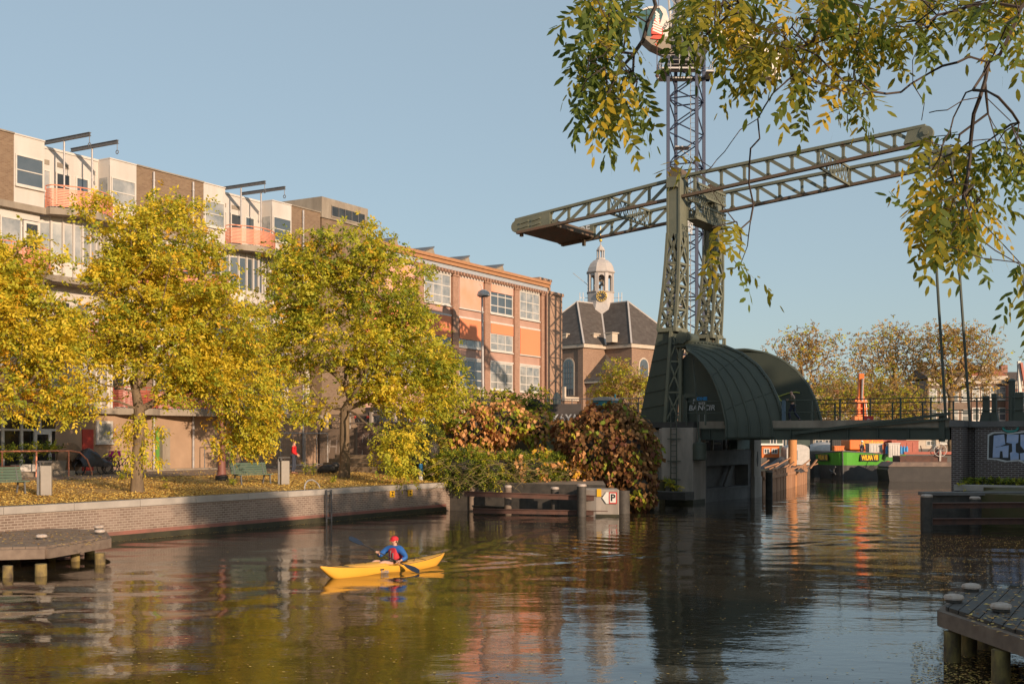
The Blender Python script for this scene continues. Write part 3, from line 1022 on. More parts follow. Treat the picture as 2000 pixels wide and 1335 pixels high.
# clock tower
tm = MB()
o8 = math.pi / 8
tm.lathe([(2.5, 19.0), (2.5, 21.6), (1.95, 22.6), (1.95, 24.1)], n=8, a0=o8)
tw = tm.build('tower', m_lead, ch)
tm = MB(); tm.lathe([(2.02, 24.1), (2.1, 24.25), (1.9, 24.3)], n=8, a0=o8)
for k in range(8):
    a = o8 + k * math.pi / 4
    c = Vector((1.72 * math.cos(a), 1.72 * math.sin(a), 0))
    r_ = c.normalized(); t_ = Vector((-r_.y, r_.x, 0))
    tm.obox(c + Vector((0, 0, 25.55)), r_ * .16, t_ * .24, (0, 0, 1.3))
    a2 = a + math.pi / 4
    m_ = Vector((math.cos(a + math.pi / 8), math.sin(a + math.pi / 8), 0)); t_ = Vector((-m_.y, m_.x, 0))
    base = m_ * 1.6
    pts = [(-.68, 27.0), (-.68, 26.0)] + [(-.42 * math.cos(x), 26.15 + .42 * math.sin(x)) for x in np.linspace(0, math.pi, 7)] + [(.68, 26.0), (.68, 27.0)]
    pts[1] = (-.68, 26.15); pts[-2] = (.68, 26.15)
    tm.prism(pts, lambda u, v, t: base + t_ * u + m_ * t + Vector((0, 0, v)), -.12, .1)
tm.build('belfry', m_lead, ch)
tm = MB(); tm.lathe([(1.95, 26.86), (2.12, 27.0), (2.12, 27.15), (1.95, 27.2), (1.88, 27.7), (1.6, 28.25), (1.1, 28.7), (.62, 28.9)], n=8, a0=o8)
tm.build('dome', m_lead, ch)
tm = MB(); tm.lathe([(.68, 28.88), (.68, 29.05), (.6, 29.1)], n=8, a0=o8)
for k in range(8):
    a = o8 + k * math.pi / 4
    tm.tube((.5 * math.cos(a), .5 * math.sin(a), 29.05), (.5 * math.cos(a), .5 * math.sin(a), 30.1), .09, n=5)
tm.lathe([(.62, 30.1), (.66, 30.22), (.56, 30.3), (.46, 30.55), (.2, 30.8), (.07, 31.0), (.06, 31.4)], n=8, a0=o8)
tm.build('lantern', m_lead, ch)
tm = MB(); tm.ball((0, 0, 31.6), .24, n=10); tm.tube((0, 0, 31.8), (0, 0, 33.6), .03, n=5); tm.build('finial', m_gold, ch, smooth=True)
tm = MB()
for k in range(5): tm.lathe([(.42 - .02 * k, 0), (.3, .3), (.12, .5)], (.5 * math.cos(k * 1.3), .5 * math.sin(k * 1.3), 24.8 + .35 * k), 8)
tm.tube((-.9, -.9, 24.4), (.9, .9, 26.4), .06); tm.tube((.9, -.9, 24.4), (-.9, .9, 26.4), .06)
tm.build('bells', m_conc, ch)
cf = Vector((1, 1, 0)).normalized(); cx = Vector((-1, 1, 0)).normalized()   # clock faces the camera; +cx runs right in the picture
if (Matrix.Rotation(CR, 3, 'Z') @ cx).x < 0: cx = -cx
cc = cf * 1.98 + Vector((0, 0, 23.5))
tm = MB(); tm.prism([(.72 * math.cos(a), .72 * math.sin(a)) for a in np.linspace(0, 6.283, 25)[:-1]], lambda u, v, t: cc + cx * u + Vector((0, 0, v)) + cf * t, -.25, .03)
ck = tm.build('clock', m_black, ch)
tm = MB()
for k in range(12):
    a = k * math.pi / 6
    d = cx * math.sin(a) + Vector((0, 0, math.cos(a)))
    tm.bar(cc + d * .44 + cf * .05, cc + d * .68 + cf * .05, .10, .03, up=cf)
for ang, ln in ((-.9, .3), (-1.35, .5)):
    d = cx * math.sin(ang) + Vector((0, 0, math.cos(ang)))
    tm.bar(cc + cf * .06, cc + d * ln + cf * .06, .07, .03, up=cf)
tm.path([cc + cf * .04 + cx * .72 * math.cos(a) + Vector((0, 0, .72 * math.sin(a))) for a in np.linspace(0, 6.283, 25)[:-1]], .035, 5, closed=True)
tm.build('clock_hands', m_gold, ck)
tm = MB()
for sx in (-1, 1):
    p = cx * sx * 2.5 + cf * .3
    for q_ in (0, .45): tm.tube(p + cx * sx * q_ + Vector((0, 0, 22.2)), p + cx * sx * q_ + Vector((0, 0, 24.2)), .05, n=5)
    for zz_ in (22.8, 23.5): tm.tube(cx * sx * 1.8 + Vector((0, 0, zz_)), p + cx * sx * .45 + Vector((0, 0, zz_)), .04, n=5)
tm.tube(-cx * 3.9 + Vector((0, 0, 27.0)), -cx * 1.3 + Vector((0, 0, 24.9)), .04, n=5)
tm.build('antennas', m_galv, tw)
# ---------------------------------------------------------------- drawbridge (local x = along the bridge, y = across, away from the camera)
br = thing('drawbridge', 'green riveted steel drawbridge with lattice towers, balance arms and curved steel hoods', 'drawbridge', BT, BX)
ZDK = 4.42
WB = 5.9


def bl(px, py, b=0.0):
    a, z = onb(px, py, b)
    return Vector((a, b, z))


def lattice(mb, A0, A1, B0, B1, n, w=.07, m=0, cross=True, hor=True, t=None):
    A0, A1, B0, B1 = map(Vector, (A0, A1, B0, B1))
    for k in range(n):
        a, b = A0.lerp(A1, k / n), A0.lerp(A1, (k + 1) / n)
        c, d = B0.lerp(B1, k / n), B0.lerp(B1, (k + 1) / n)
        up = (b - a).cross(c - a)
        mb.bar(a, d, w, t or w * .5, m, up=up)
        if cross: mb.bar(b, c, w, t or w * .5, m, up=up)
        if hor: mb.bar(b, d, w, t or w * .6, m, up=up)


lev = [345, 455, 513, 557, 602, 645]
Lp = [1304, 1304, 1300, 1296, 1291, 1285]
Cp = [1327, 1327, 1325.5, 1324, 1321, 1317.5]
dep = [1.0, 1.0, 1.12, 1.22, 1.32, 1.42]


def tower(b):
    """one lattice tower; the near one's corners are read off the picture, the far one is the same tower across the road"""
    tl = [bl(p, y) for p, y in zip(Lp, lev)]
    tc = [bl(p, y) for p, y in zip(Cp, lev)]
    off = Vector((0, b, 0))
    q = [[v + off for v in tl], [v + off for v in tc],
         [v + off + Vector((0, d, 0)) for v, d in zip(tc, dep)], [v + off + Vector((0, d, 0)) for v, d in zip(tl, dep)]]
    mb = MB()
    # solid head
    mb.add([q[i][j] for j in (0, 1) for i in range(4)], [(0, 1, 5, 4), (1, 2, 6, 5), (2, 3, 7, 6), (3, 0, 4, 7), (3, 2, 1, 0)])
    for i in range(4):
        mb.bar(q[i][0] + Vector((0, 0, .02)), q[i][1], .10)
    ap_ = (q[0][1] + q[1][1]) / 2
    root = mb.build('tower', m_bgreen, br)
    mb = MB()
    # pointed lower edge of the head plates
    for i, j in ((0, 1), (1, 2), (2, 3), (3, 0)):
        a, c = q[i][1], q[j][1]
        a2, c2 = q[i][2], q[j][2]
        mb.add([a, a.lerp(c, .5), a.lerp(a2, .8)], [(0, 1, 2)])
        mb.add([c, a.lerp(c, .5), c.lerp(c2, .8)], [(0, 1, 2)])
    mb.build('gusset', m_bgreen, root)
    mb = MB()
    for i in range(4):
        for j in range(1, 5): mb.bar(q[i][j], q[i][j + 1], .15)
    mb.build('posts', m_bgreen, root)
    mb = MB()
    for i, j in ((0, 1), (1, 2), (2, 3), (3, 0)):
        for k in range(1, 5):
            lattice(mb, q[i][k], q[i][k + 1], q[j][k], q[j][k + 1], 1, .13, hor=True)
            if k > 1:
                m0, m1 = q[i][k].lerp(q[i][k + 1], .5), q[j][k].lerp(q[j][k + 1], .5)
                mb.bar(m0, m1, .05)
    mb.build('bracing', m_bgreen, root)
    # lower front column: lattice down to the deck
    c0 = [bl(1311, 645) + off, bl(1330, 645) + off]
    c1 = [bl(1299, 826) + off, bl(1329, 826) + off]
    d0, d1 = Vector((0, 1.0, 0)), Vector((0, 1.15, 0))
    mb = MB()
    for a, c in zip(c0, c1):
        mb.bar(a, c, .17); mb.bar(a + d0, c + d1, .17)
    for (a0, a1, b0, b1) in ((c0[0], c1[0], c0[1], c1[1]), (c0[1], c1[1], c0[1] + d0, c1[1] + d1), (c0[0], c1[0], c0[0] + d0, c1[0] + d1)):
        lattice(mb, a0, a1, b0, b1, 3, .09)
    mb.build('column', m_bgreen, root)
    # clad raking leg
    t0, t1 = bl(1284, 645) + off, bl(1312, 645) + off
    g0, g1 = bl(1246, 828) + off, bl(1300, 828) + off
    mb = MB()
    s = Vector((0, .08, 0)); e0, e1 = Vector((0, 1.42, 0)), Vector((0, 1.5, 0))
    vs = [t0 + s, t1 + s, g1 + s, g0 + s, t0 + e0, t1 + e0, g1 + e1, g0 + e1]
    mb.add(vs, [(0, 1, 2, 3), (7, 6, 5, 4), (0, 3, 7, 4), (1, 5, 6, 2), (0, 4, 5, 1)])
    for k in range(1, 6):
        p, r = (t0 + s).lerp(g0 + s, k / 6), (t1 + s).lerp(g1 + s, k / 6)
        mb.bar(p - s * .3, r - s * .3 + Vector((0, 0, .25)), .05, .02)
    mb.build('raking_leg', m_bdark, root)
    mb = MB(); mb.box((t0.x), t1.x + .3, off.y - .06, off.y + 1.5, t0.z - .1, t0.z + .12); mb.build('collar', m_bgreen, root)
    # bearing on the head
    h = (q[0][0] + q[1][0] + q[2][0] + q[3][0]) / 4
    mb = MB()
    mb.path([h + Vector((0, -.30, .18)), h + Vector((0, .55, .18))], .40, 18)
    mb.box(h.x - .30, h.x + .3, h.y - .78, h.y - .52, h.z - .62, h.z - .1, 1)
    mb.build('bearing', [m_brust, m_bgreen], root, smooth=True)
    return root


tower(0.0)
tower(WB - .9)

# balance arms
def arm(b):
    B0 = .35
    bo = lambda px, py: bl(px, py, B0) + Vector((0, b - B0, 0))
    bot0, bot1 = bo(1010, 455), bo(1822, 276)
    line = lambda a: bot0.lerp(bot1, (a - bot0.x) / (bot1.x - bot0.x))
    tl0, tl1, tr0, tr1 = bo(1008, 430), bo(1318, 350), bo(1350, 341), bo(1808, 246)
    mb = MB()
    w, h = .28, .15
    mb.bar(tl0, tl1, w, h); mb.bar(tl1, tr0, w, h); mb.bar(tr0, tr1, w, h)
    root = mb.build('balance_arm', m_bgreen, br)
    mb = MB(); mb.bar(bot0, bot1, w, h); mb.build('bottom_chord', m_brust, root)
    def top(a):
        if a < tl1.x: return tl0.lerp(tl1, (a - tl0.x) / (tl1.x - tl0.x))
        if a < tr0.x: return tl1.lerp(tr0, (a - tl1.x) / (tr0.x - tl1.x))
        return tr0.lerp(tr1, (a - tr0.x) / (tr1.x - tr0.x))
    xs_l = [bo(p, 430).x for p in (1076, 1111, 1150, 1189, 1228, 1268, 1312)]
    xs_r = [bo(p, 300).x for p in (1357, 1409, 1454, 1500, 1547, 1598, 1647, 1696, 1747, 1795)]
    mb = MB()
    for x in xs_l: mb.bar(line(x), top(x), .15, .10, up=(0, 1, 0))
    for a, c in zip(xs_l[:-1], xs_l[1:]): mb.bar(line(a), top(c), .18, .06, up=(0, 1, 0))
    wl_ = mb; mb = MB()
    for a, c in zip(xs_r[:-1], xs_r[1:]): mb.bar(top(a), line(c), .18, .06, up=(0, 1, 0))
    for x in xs_r: mb.bar(line(x), top(x), .15, .10, up=(0, 1, 0))
    for a in xs_l + xs_r:
        mq = wl_ if a in xs_l else mb
        for fn, sg in ((line, 1), (top, -1)):
            p = fn(a)
            for q_ in (.05,): mq.prism([(-.26, 0), (.26, 0), (.1, .22), (-.1, .22)], lambda u, v, t: p + Vector((u, t, sg * v + u * .18)), -q_, q_)
    mb.build('web', m_bgreen, root); wl_.build('web', m_bgreen, root)
    # plated counterweight end
    mb = MB()
    x1 = xs_l[0]
    e = bot0.lerp(tl0, .5)
    pts = [line(x1), bot0] + [e + Vector((-.32 * math.sin(t), 0, -.34 * math.cos(t) - .02)) for t in np.linspace(.3, math.pi - .3, 6)] + [tl0, top(x1)]
    mb.prism([(p.x, p.z) for p in pts], lambda u, v, t: (u, b + t, v), -.13, .13)
    for t in (.25, .6):
        for z in (.2, .55):
            p = line(bot0.x + (x1 - bot0.x) * t); r = top(p.x); c = p.lerp(r, z + .1)
            mb.obox(c + Vector((0, -.17, 0)), (.30, 0, .06), (0, .04, 0), (0, 0, .045))
    mb.build('end_plate', m_bgreen, root)
    # rounded tip with the pin of the pull rod
    mb = MB()
    c = bot1.lerp(tr1, .52) + Vector((-.12, 0, .02))
    rr = (tr1 - bot1).length * .5 - .10
    mb.prism([(c.x + rr * math.cos(t), c.z + rr * math.sin(t)) for t in np.linspace(0, 6.283, 25)[:-1]], lambda u, v, t: (u, b + t, v), -.15, .15)
    mb.prism([(c.x - 1.1, c.z - .42), (c.x, c.z - rr + .02), (c.x, c.z + rr - .02), (c.x - .9, c.z + .2)], lambda u, v, t: (u, b + t, v), -.12, .12)
    mb.tube(c + Vector((0, -.24, 0)), c + Vector((0, .24, 0)), .13, n=12)
    mb.build('arm_tip', m_bgreen, root)
    return root, line, top, xs_l, xs_r, c


A1_, line1, top1, xl1, xr1, tip1 = arm(.35)
A2_, line2, top2, xl2, xr2, tip2 = arm(5.65)
# counterweight box between the plated ends
p0, p1 = line1(xl1[0]), line1(xl1[0] - 2.0)
q0 = line2(xl1[0])
mb = MB()
x0 = line1(-30).x if False else bl(1010, 455, .35).x
a0, a1 = line1(x0), line1(xl1[0])
mb.add([a0 + Vector((0, .14, .05)), a1 + Vector((0, .14, .05)), a1 + Vector((0, 5.16, .05)), a0 + Vector((0, 5.16, .05)),
        a0 + Vector((0, .14, .42)), a1 + Vector((0, .14, .42)), a1 + Vector((0, 5.16, .42)), a0 + Vector((0, 5.16, .42))],
       [(0, 1, 2, 3), (4, 5, 6, 7), (0, 1, 5, 4), (3, 2, 6, 7), (0, 3, 7, 4), (1, 2, 6, 5)])
for y in (.2, 5.1):
    mb.bar(a0 + Vector((.05, y, .04)), a1 + Vector((-.05, y, .04)), .12, .05)
mb.obox(a0.lerp(a1, .75) + Vector((0, 5.0, -.1)), (.09, 0, 0), (0, .09, 0), (0, 0, .3))
mb.obox(a0.lerp(a1, .08) + Vector((0, .2, -.1)), (.09, 0, 0), (0, .09, 0), (0, 0, .12))
cw = mb.build('counterweight', m_brust, br)
mb = MB()
d = (a1 - a0).normalized()
up = Vector((0, -1, 0)).cross(d) * -1
if up.z < 0: up = -up
put_text(mb, 'A HOE', a0.lerp(a1, .52) + Vector((0, 5.12, .62)), d, up, .62, bold=.02)
mb.build('letters', m_graf, cw)
# lattice cross girders between the arms
mb = MB()
for xs, ln, tp in ((xl1[3], line1, top1), (xr1[5], line1, top1)):
    b0, t0 = ln(xs) + Vector((0, .1, 0)), tp(xs) + Vector((0, .1, 0))
    b1, t1 = b0 + Vector((0, 5.1, 0)), t0 + Vector((0, 5.1, 0))
    mb.bar(b0, b1, .12); mb.bar(t0, t1, .12)
    lattice(mb, b0, b1, t0, t1, 8, .055, hor=True)
    mb.build('cross_girder', m_bgreen, br)
    mb = MB()
# box girder between the tower heads
mb = MB()
hx = bl(1327, 400).x
za, zb, zc, zd = bl(1340, 345).z - .1, bl(1340, 375).z, bl(1340, 390).z, bl(1340, 420).z
for xa in (hx + .55, hx - .45):
    for (z0, z1) in ((zb, za), (zd, zc)):
        mb.box(xa - .06, xa + .06, .9, 5.1, z1 - .12, z1); mb.box(xa - .06, xa + .06, .9, 5.1, z0, z0 + .12)
        lattice(mb, (xa, .9, z0 + .05), (xa, 5.1, z0 + .05), (xa, .9, z1 - .05), (xa, 5.1, z1 - .05), 14, .05, hor=True)
mb.box(hx - .5, hx + .6, .95, 5.05, zd - .06, zd - .003)
mb.build('portal_girder', m_bgreen, br)
# pull rods
mb = MB(); b0 = bl(1846, 828, .2)
mb.tube(tip1 + Vector((.02, .22, 0)), b0 + Vector((0, .3, -.4)), .07); mb.obox(tip1 + Vector((0.02, .22, 0)), (.1, 0, 0), (0, .05, 0), (0, 0, .35))
mb.box(b0.x - .16, b0.x + .12, -.42, -.30, 3.35, 4.6)
mb.build('pull_rod', m_bdark, br)
mb = MB(); mb.tube(tip2 + Vector((.02, -.22, 0)), b0 + Vector((.05, 5.4, -.4)), .07); mb.build('pull_rod', m_bdark, br)

# deck
xe = bl(1858, 840).x
mb = MB()
mb.box(-6, 1.3, -.9, WB + 1.2, ZDK - .30, ZDK); mb.box(1.3, xe, -.25, WB + .35, ZDK - .12, ZDK)
mb.build('deck', m_asph, br)
mb = MB()
mb.box(1.4, xe + .02, -.36, -.253, ZDK - .36, ZDK + .02)
mb.build('deck_edge', m_conc, br)
mb = MB()
mb.box(1.5, xe, -.30, -.05, 3.50, ZDK - .363); mb.box(1.5, xe, -.42, .06, 3.44, 3.497); mb.box(1.5, xe, -.40, -.303, ZDK - .44, ZDK - .37)
for k in range(9): mb.box(2 + k * 1.5, 2.06 + k * 1.5, -.38, -.303, 3.5, ZDK - .45)
mb.box(1.5, xe, WB, WB + .25, 3.50, ZDK - .36); mb.box(1.5, xe, WB - .1, WB + .35, 3.44, 3.497)
for k in range(6): mb.box(2 + k * 2.4, 2.2 + k * 2.4, .06, WB - .1, 3.7, ZDK - .13)
mb.build('main_girder', m_bdark, br)
mb = MB()
p, q_ = bl(1548, 846, -.5), bl(1856, 807, -.5)
mb.bar(p, q_, .10, .14); mb.bar(bl(1700, 831, -.5), bl(1856, 817, -.5), .06, .1)
mb.build('lift_beam', m_bdark, br)
# railings
def rail(b, x0, x1, xs, name='railing'):
    mb = MB()
    for z, r_ in ((1.07, .032), (.45, .026)): mb.tube((x0, b, ZDK + z), (x1, b, ZDK + z), r_, n=6)
    for x in xs: mb.bar((x, b, ZDK - .2), (x, b, ZDK + 1.1), .075)
    return mb.build(name, m_bdark, br)
xs = [bl(p, 800).x for p in (1588, 1643, 1702, 1761, 1820)]
r1 = rail(-.2, bl(1534, 800).x, xe + .6, xs)
rail(WB + .2, 4.5, xe + 3, list(np.arange(5.2, xe + 3, 1.6)))
mb = MB(); mb.bar(bl(1533.5, 815) + Vector((0, -.2, -.45)), bl(1533.5, 815) + Vector((0, -.2, .9)), .16); mb.build('end_post', M('blue grey post', (.10, .15, .20), (.08, .12, .16), 3), r1)
rail(-1.15, bl(1340, 800, -1.15).x, bl(1417, 800, -1.15).x, [bl(p, 800, -1.15).x for p in (1341, 1378, 1416)])
# red notice on the railing
sg = thing('red_notice', 'small red plate hanging on the near railing of the bridge', 'sign', BF(bl(1700, 818).x, -.25, bl(1700, 818).z), BX)
mb = MB(); mb.box(-.24, .24, -.03, -.005, -.15, .15); mb.build('plate', m_signr, sg)
mb = MB(); mb.box(-.06, .06, -.036, -.031, -.012, .012); mb.box(-.06, -.03, -.036, -.031, -.04, .04); mb.build('mark', m_signw, sg)

# curved hoods over the foot ways
def hood(y0, sgn, shift):
    apex = bl(1339, 671, 0)
    rim = [(1339, 671), (1375, 669), (1415, 676), (1450, 691), (1480, 714), (1503, 744), (1519, 779), (1529, 815), (1532, 838), (1532, 857)]
    inner = [(1342, 684), (1357, 694), (1374, 711), (1389, 733), (1401, 760), (1410, 788), (1415, 812), (1418, 826), (1418, 840), (1418, 857)]
    R_ = [bl(*p) for p in rim]
    I_ = [bl(p[0], p[1], -1.45) for p in inner]
    n = len(R_)
    def surf(u, v):
        t = v * (n - 1)
        i = min(int(t), n - 2)
        f = t - i
        r_, q_ = R_[i].lerp(R_[i + 1], f), I_[i].lerp(I_[i + 1], f)
        p = q_.lerp(r_, u)
        sw = math.sin(u * math.pi) * min(1, v * 2.2) * .10
        return Vector((p.x + shift, y0 + sgn * (p.y - sw * 1.0), p.z + sw * .2))
    mb = MB()
    mb.grid(lambda u, v: surf(u, v), 20, 36)
    h = mb.build('hood', m_bdark, br, smooth=True)
    md = h.modifiers.new('Solidify', 'SOLIDIFY'); md.thickness = .05; md.offset = 0
    mb = MB()
    for u in (0, .22, .42, .62, .8, 1.0):
        pts = [surf(u, v) for v in np.linspace(.0, .98, 40)]
        mb.path([p + Vector((0, sgn * -.03, .01)) for p in pts], .055 if u < 1 else .10, 6)
    for v in (.34, .62):
        mb.path([surf(u, v) + Vector((0, sgn * -.03, .01)) for u in np.linspace(0, 1, 14)], .025, 5)
    for v in np.linspace(.03, .97, 46):
        mb.ball(surf(1.0, v) + Vector((-.02, sgn * -.12, 0)), .045, n=5)
    mb.build('hood_ribs', m_bdark, h)
    return surf


S1 = hood(0.0, 1, 0.0)
S2 = hood(WB + .1, -1, .0)
# bottom band of the near hood with rivet rows, standing on the girder
mb = MB()
for u0, u1 in ((0, .2), (.2, .4), (.4, .6), (.6, .8), (.8, 1.0)):
    a, b_ = S1(u0, 1), S1(u1, 1)
    a2, b2 = S1(u0, .80), S1(u1, .80)
    o = Vector((-.02, -.05, 0))
    for k in range(7):
        for off in (.12, .88):
            c = a.lerp(b_, off).lerp(a2.lerp(b2, off), k / 7) + o
            mb.ball(c, .028, n=6)
mb.build('rivets', m_bdark, br)
# flat panel closing the hoods towards the tower, spray paint on it
def side_panel(y, sgn):
    pts = [(1346, 684), (1362, 693), (1378, 716), (1392, 742), (1404, 772), (1411, 800), (1414, 826), (1322, 826), (1330, 700)]
    v = [bl(p[0], p[1], 0) for p in pts]
    mb = MB(); mb.prism([(p.x, p.z) for p in v], lambda u, w_, t: (u, y + t, w_), 0, .06)
    return mb.build('side_panel', m_bdark, br)
pnl = side_panel(.2, 1)
side_panel(WB - .2, -1)
# wall under the far hood
mb = MB()
v = [bl(p[0], p[1], 0) for p in ((1345, 672), (1415, 676), (1450, 691), (1480, 714), (1503, 744), (1519, 779), (1529, 826), (1345, 826))]
mb.prism([(p.x, p.z - .02) for p in v], lambda u, w_, t: (u, WB + .04 + t, w_), 0, .05)
fw_ = mb.build('far_wall', m_bdark, br)


def scribble(mb, org, ax, ay, seed, w_, h_, n=7, r_=.025, m=0):
    rr = random.Random(seed)
    for k in range(n):
        x0 = w_ * (k / n - .5)
        pts = []
        for j in range(5):
            pts.append(Vector(org) + Vector(ax) * (x0 + rr.uniform(-.1, 1.1) * w_ / n) + Vector(ay) * (rr.uniform(-.5, .5) * h_))
        mb.path(pts, r_, 5, m)


mb = MB()
o = bl(1375, 798, .17)
nax = Vector((0, -1, 0))
put_text(mb, 'BANCIR', o + Vector((-.12, -.005, .05)), (1, 0, .0), (.15, 0, 1), .40, bold=.006, xs=1.1)
put_text(mb, 'Frem', o + Vector((-.25, -.006, .36)), (1, 0, -.12), (.15, 0, 1), .36, bold=.004, xs=1.1)
mb.box(o.x - .3, o.x - .28, .165, .168, o.z - .75, o.z - .3); mb.box(o.x + .02, o.x + .04, .165, .168, o.z - .7, o.z - .3)
mb.build('white_graffiti', m_graf, pnl)
mb = MB(); put_text(mb, 'ONE', bl(1371, 782, .17) + Vector((0, -.01, .1)), (1, 0, 0), (0, 0, 1), .22, bold=.02, xs=1.3); mb.build('teal_graffiti', m_signb, pnl)
mb = MB()
oo = bl(1528, 774, WB + .03)
for pts in ([(-1.0, .18), (-.75, .1), (-.72, -.12), (-.95, -.16), (-.98, .06), (-.7, .12), (-.62, -.14)], [(-.6, -.18), (-.4, .28), (-.15, -.2), (.05, -.34)], [(-.5, -.02), (-.1, .05), (.4, .2), (.9, .26), (1.15, .2)]):
    mb.path([oo + Vector((x * .9, -.02, z * .9)) for x, z in pts], .035, 5)
mb.build('yellow_graffiti', m_grafy, fw_)
# winch drum and bearing at the top of the near hood
mb = MB()
c = bl(1342, 661, .3)
mb.path([c + Vector((0, -.75, 0)), c + Vector((0, .9, 0))], .33, 16)
mb.path([c + Vector((.3, -.7, .05)), c + Vector((.3, -.4, .05))], .22, 12)
mb.box(c.x - .5, c.x + .5, c.y - .55, c.y + .8, c.z - .5, c.z - .3)
mb.bar(c + Vector((-.55, -.6, -.3)), c + Vector((.5, -.6, -.1)), .12)
mb.build('winch', m_bdark, br, smooth=True)
# counterweight rod with its pot
mb = MB()
r0, r1_ = bl(1352, 690, -.95), bl(1366, 866, -.95)
mb.tube(r0, r1_, .045); mb.lathe([(.05, .35), (.12, .1), (.38, 0), (.38, -.85), (.3, -.9)], r1_, 12)
mb.bar(bl(1338, 773, -.9), bl(1360, 771, -.9), .2, .2)
mb.build('tension_weight', m_bdark, br, smooth=True)
mb = MB(); mb.tube(bl(1337, 770), bl(1337, 828), .16); mb.build('conduit', m_bdark, br, smooth=True)
mb = MB(); put_text(mb, 'SPACE', bl(1337, 437) + Vector((.12, .5, 0)), (0, 1, -.1), (0, 0, 1), .42, bold=.012, xs=.6); put_text(mb, 'MOB', bl(1337, 449) + Vector((.12, .5, 0)), (0, 1, -.1), (0, 0, 1), .42, bold=.012, xs=.6)
mb.build('tower_graffiti', m_graf, br)

# ---------------------------------------------------------------- left pier
pr = thing('bridge_pier', 'grey concrete and plank pier standing in the water under the bridge', 'pier', BT, BX)
mb = MB()
mb.box(-.45, 1.42, -1.2, .5, -1.5, 4.10)
mb.box(-.75, -.453, -.9, .5, -1.5, 4.06); mb.box(-1.35, -.753, -.6, .5, -1.5, 4.0)
mb.box(-1.3, -.5, -1.05, -.603, 3.0, 3.4)
mb.build('corner_block', m_pier, pr, bevel=.03)
mb = MB(); mb.box(-.50, 1.46, -1.25, .3, -1.5, .22); mb.build('tide_band', m_algae, pr)
mb = MB()
mb.box(-3, .5, .5, 8.5, -1.5, 2.8); mb.box(.503, 1.3, .5, 7.4, 2.0, 2.85); mb.box(.503, 1.3, .5, 7.4, -1, .75); mb.box(.503, 1.3, .5, .9, .753, 1.997); mb.box(.503, 1.3, 6.9, 7.4, .753, 1.997)
mb.box(1.3, 1.34, .5, 7.4, .66, .74); mb.bar((.9, 4.3, .7), (.9, 5.6, 2.05), .4, .12, up=(1, 0, 0))
for z in (2.28, 2.55): mb.box(1.3, 1.312, .5, 7.4, z, z + .02)
mb.build('plank_screen', m_pierd, pr)
mb = MB(); mb.box(.75, 1.5, 7.4, 8.5, -1.5, 3.5); mb.box(.70, 1.55, 7.35, 8.55, -1.5, 1.25); mb.build('far_column', m_pier, pr, bevel=.02)
mb = MB(); mb.prism([(-.12, 0), (0, -.45), (.12, 0), (0, .45)], lambda u, v, t: (1.5 + t, 7.9 + u, 2.3 + v), .0, .03); mb.build('dark_diamond', m_black, pr)
mb = MB(); mb.box(-3, .1, .5, 8.5, 2.8, 4.1); mb.build('chamber_wall', m_black, pr)  # black back wall stands in for the shade inside the opening
mb = MB()
for y in (1.6, 3.3, 5.0): mb.box(.5, .62, y, y + .12, 2.8, 3.7)
for y, z in ((1.9, 3.3), (3.6, 3.2), (3.7, 3.5), (5.2, 3.0)): mb.box(.4, .6, y, y + .9, z, z + .08)
mb.box(.6, 1.0, 5.4, 7.2, 2.86, 3.6)
mb.build('machinery', m_galv, pr)
mb = MB(); mb.box(.85, 1.32, 5.2, 7.1, 2.9, 3.7); mb.build('cabinet', M('pale green cabinet', (.16, .22, .20), (.10, .14, .13), 2, .6), pr)
mb = MB(); put_text(mb, 'P', (.3, -1.255, .62), (1, 0, 0), (0, 0, 1), .45, bold=.01); mb.build('letter', m_black, pr)
# sloping brick wing wall on the bank side
mb = MB(); mb.prism([(-4.6, -1), (-1.35, -1), (-1.35, 4.0), (-3.4, 4.0)], lambda u, v, t: (u, -.45 + t, v), 0, 2); w_ = mb.build('wing_wall', M('pier brick', (.20, .12, .10), (.14, .09, .075), 1, .9, brick=(.22, .075, .012), mortar=(.3, .26, .23)), pr)
mb = MB(); mb.prism([(-3.55, 4.02), (-2.55, 4.02), (-2.9, 1.9), (-4.2, 1.9)], lambda u, v, t: (u, -.62 + t, v), 0, .16); mb.build('sloping_slab', m_pier, w_)
mb = MB(); mb.box(-2.9, -1.7, -.75, -.454, .3, 2.9); mb.build('white_painted_panel', M('flaking white paint', (.55, .55, .55), (.30, .30, .30), 4, .8, streak=5), w_)
mb = MB(); mb.tube((-1.65, -.8, -.6), (-1.65, -.8, 3.0), .17, n=10); mb.build('timber_pile', m_woodd, pr, smooth=True)
# ladder on the pier
ld = thing('pier_ladder', 'thin green steel ladder fixed to the concrete corner of the bridge pier', 'ladder', BF(.35, -1.33), BX)
mb = MB()
for dx in (-.17, .17): mb.tube((dx, 0, .6), (dx, 0, 5.4), .03, n=6)
mb.build('stile', m_bdark, ld)
mb = MB()
for k in range(15): mb.tube((-.17, 0, .75 + k * .3), (.17, 0, .75 + k * .3), .018, n=5)
mb.build('rung', m_bdark, ld)
mb = MB()
for z in (1.3, 2.3, 3.5): mb.bar((-.4, .04, z), (.4, .04, z), .04)
mb.build('bracket', m_bdark, ld)
tr = MB(); tr.path([(.25, -.12, .72), (.55, -.2, .5), (.95, -.22, .38), (1.25, -.15, .36)], [.1, .17, .17, .1], 8)
o = tr.build('rubber_fender', m_black, None, smooth=True); o.location = BF(.0, -1.35); o.rotation_euler = (0, 0, BX); tag(o, 'black rubber fender hanging below the ladder on the pier', 'fender')

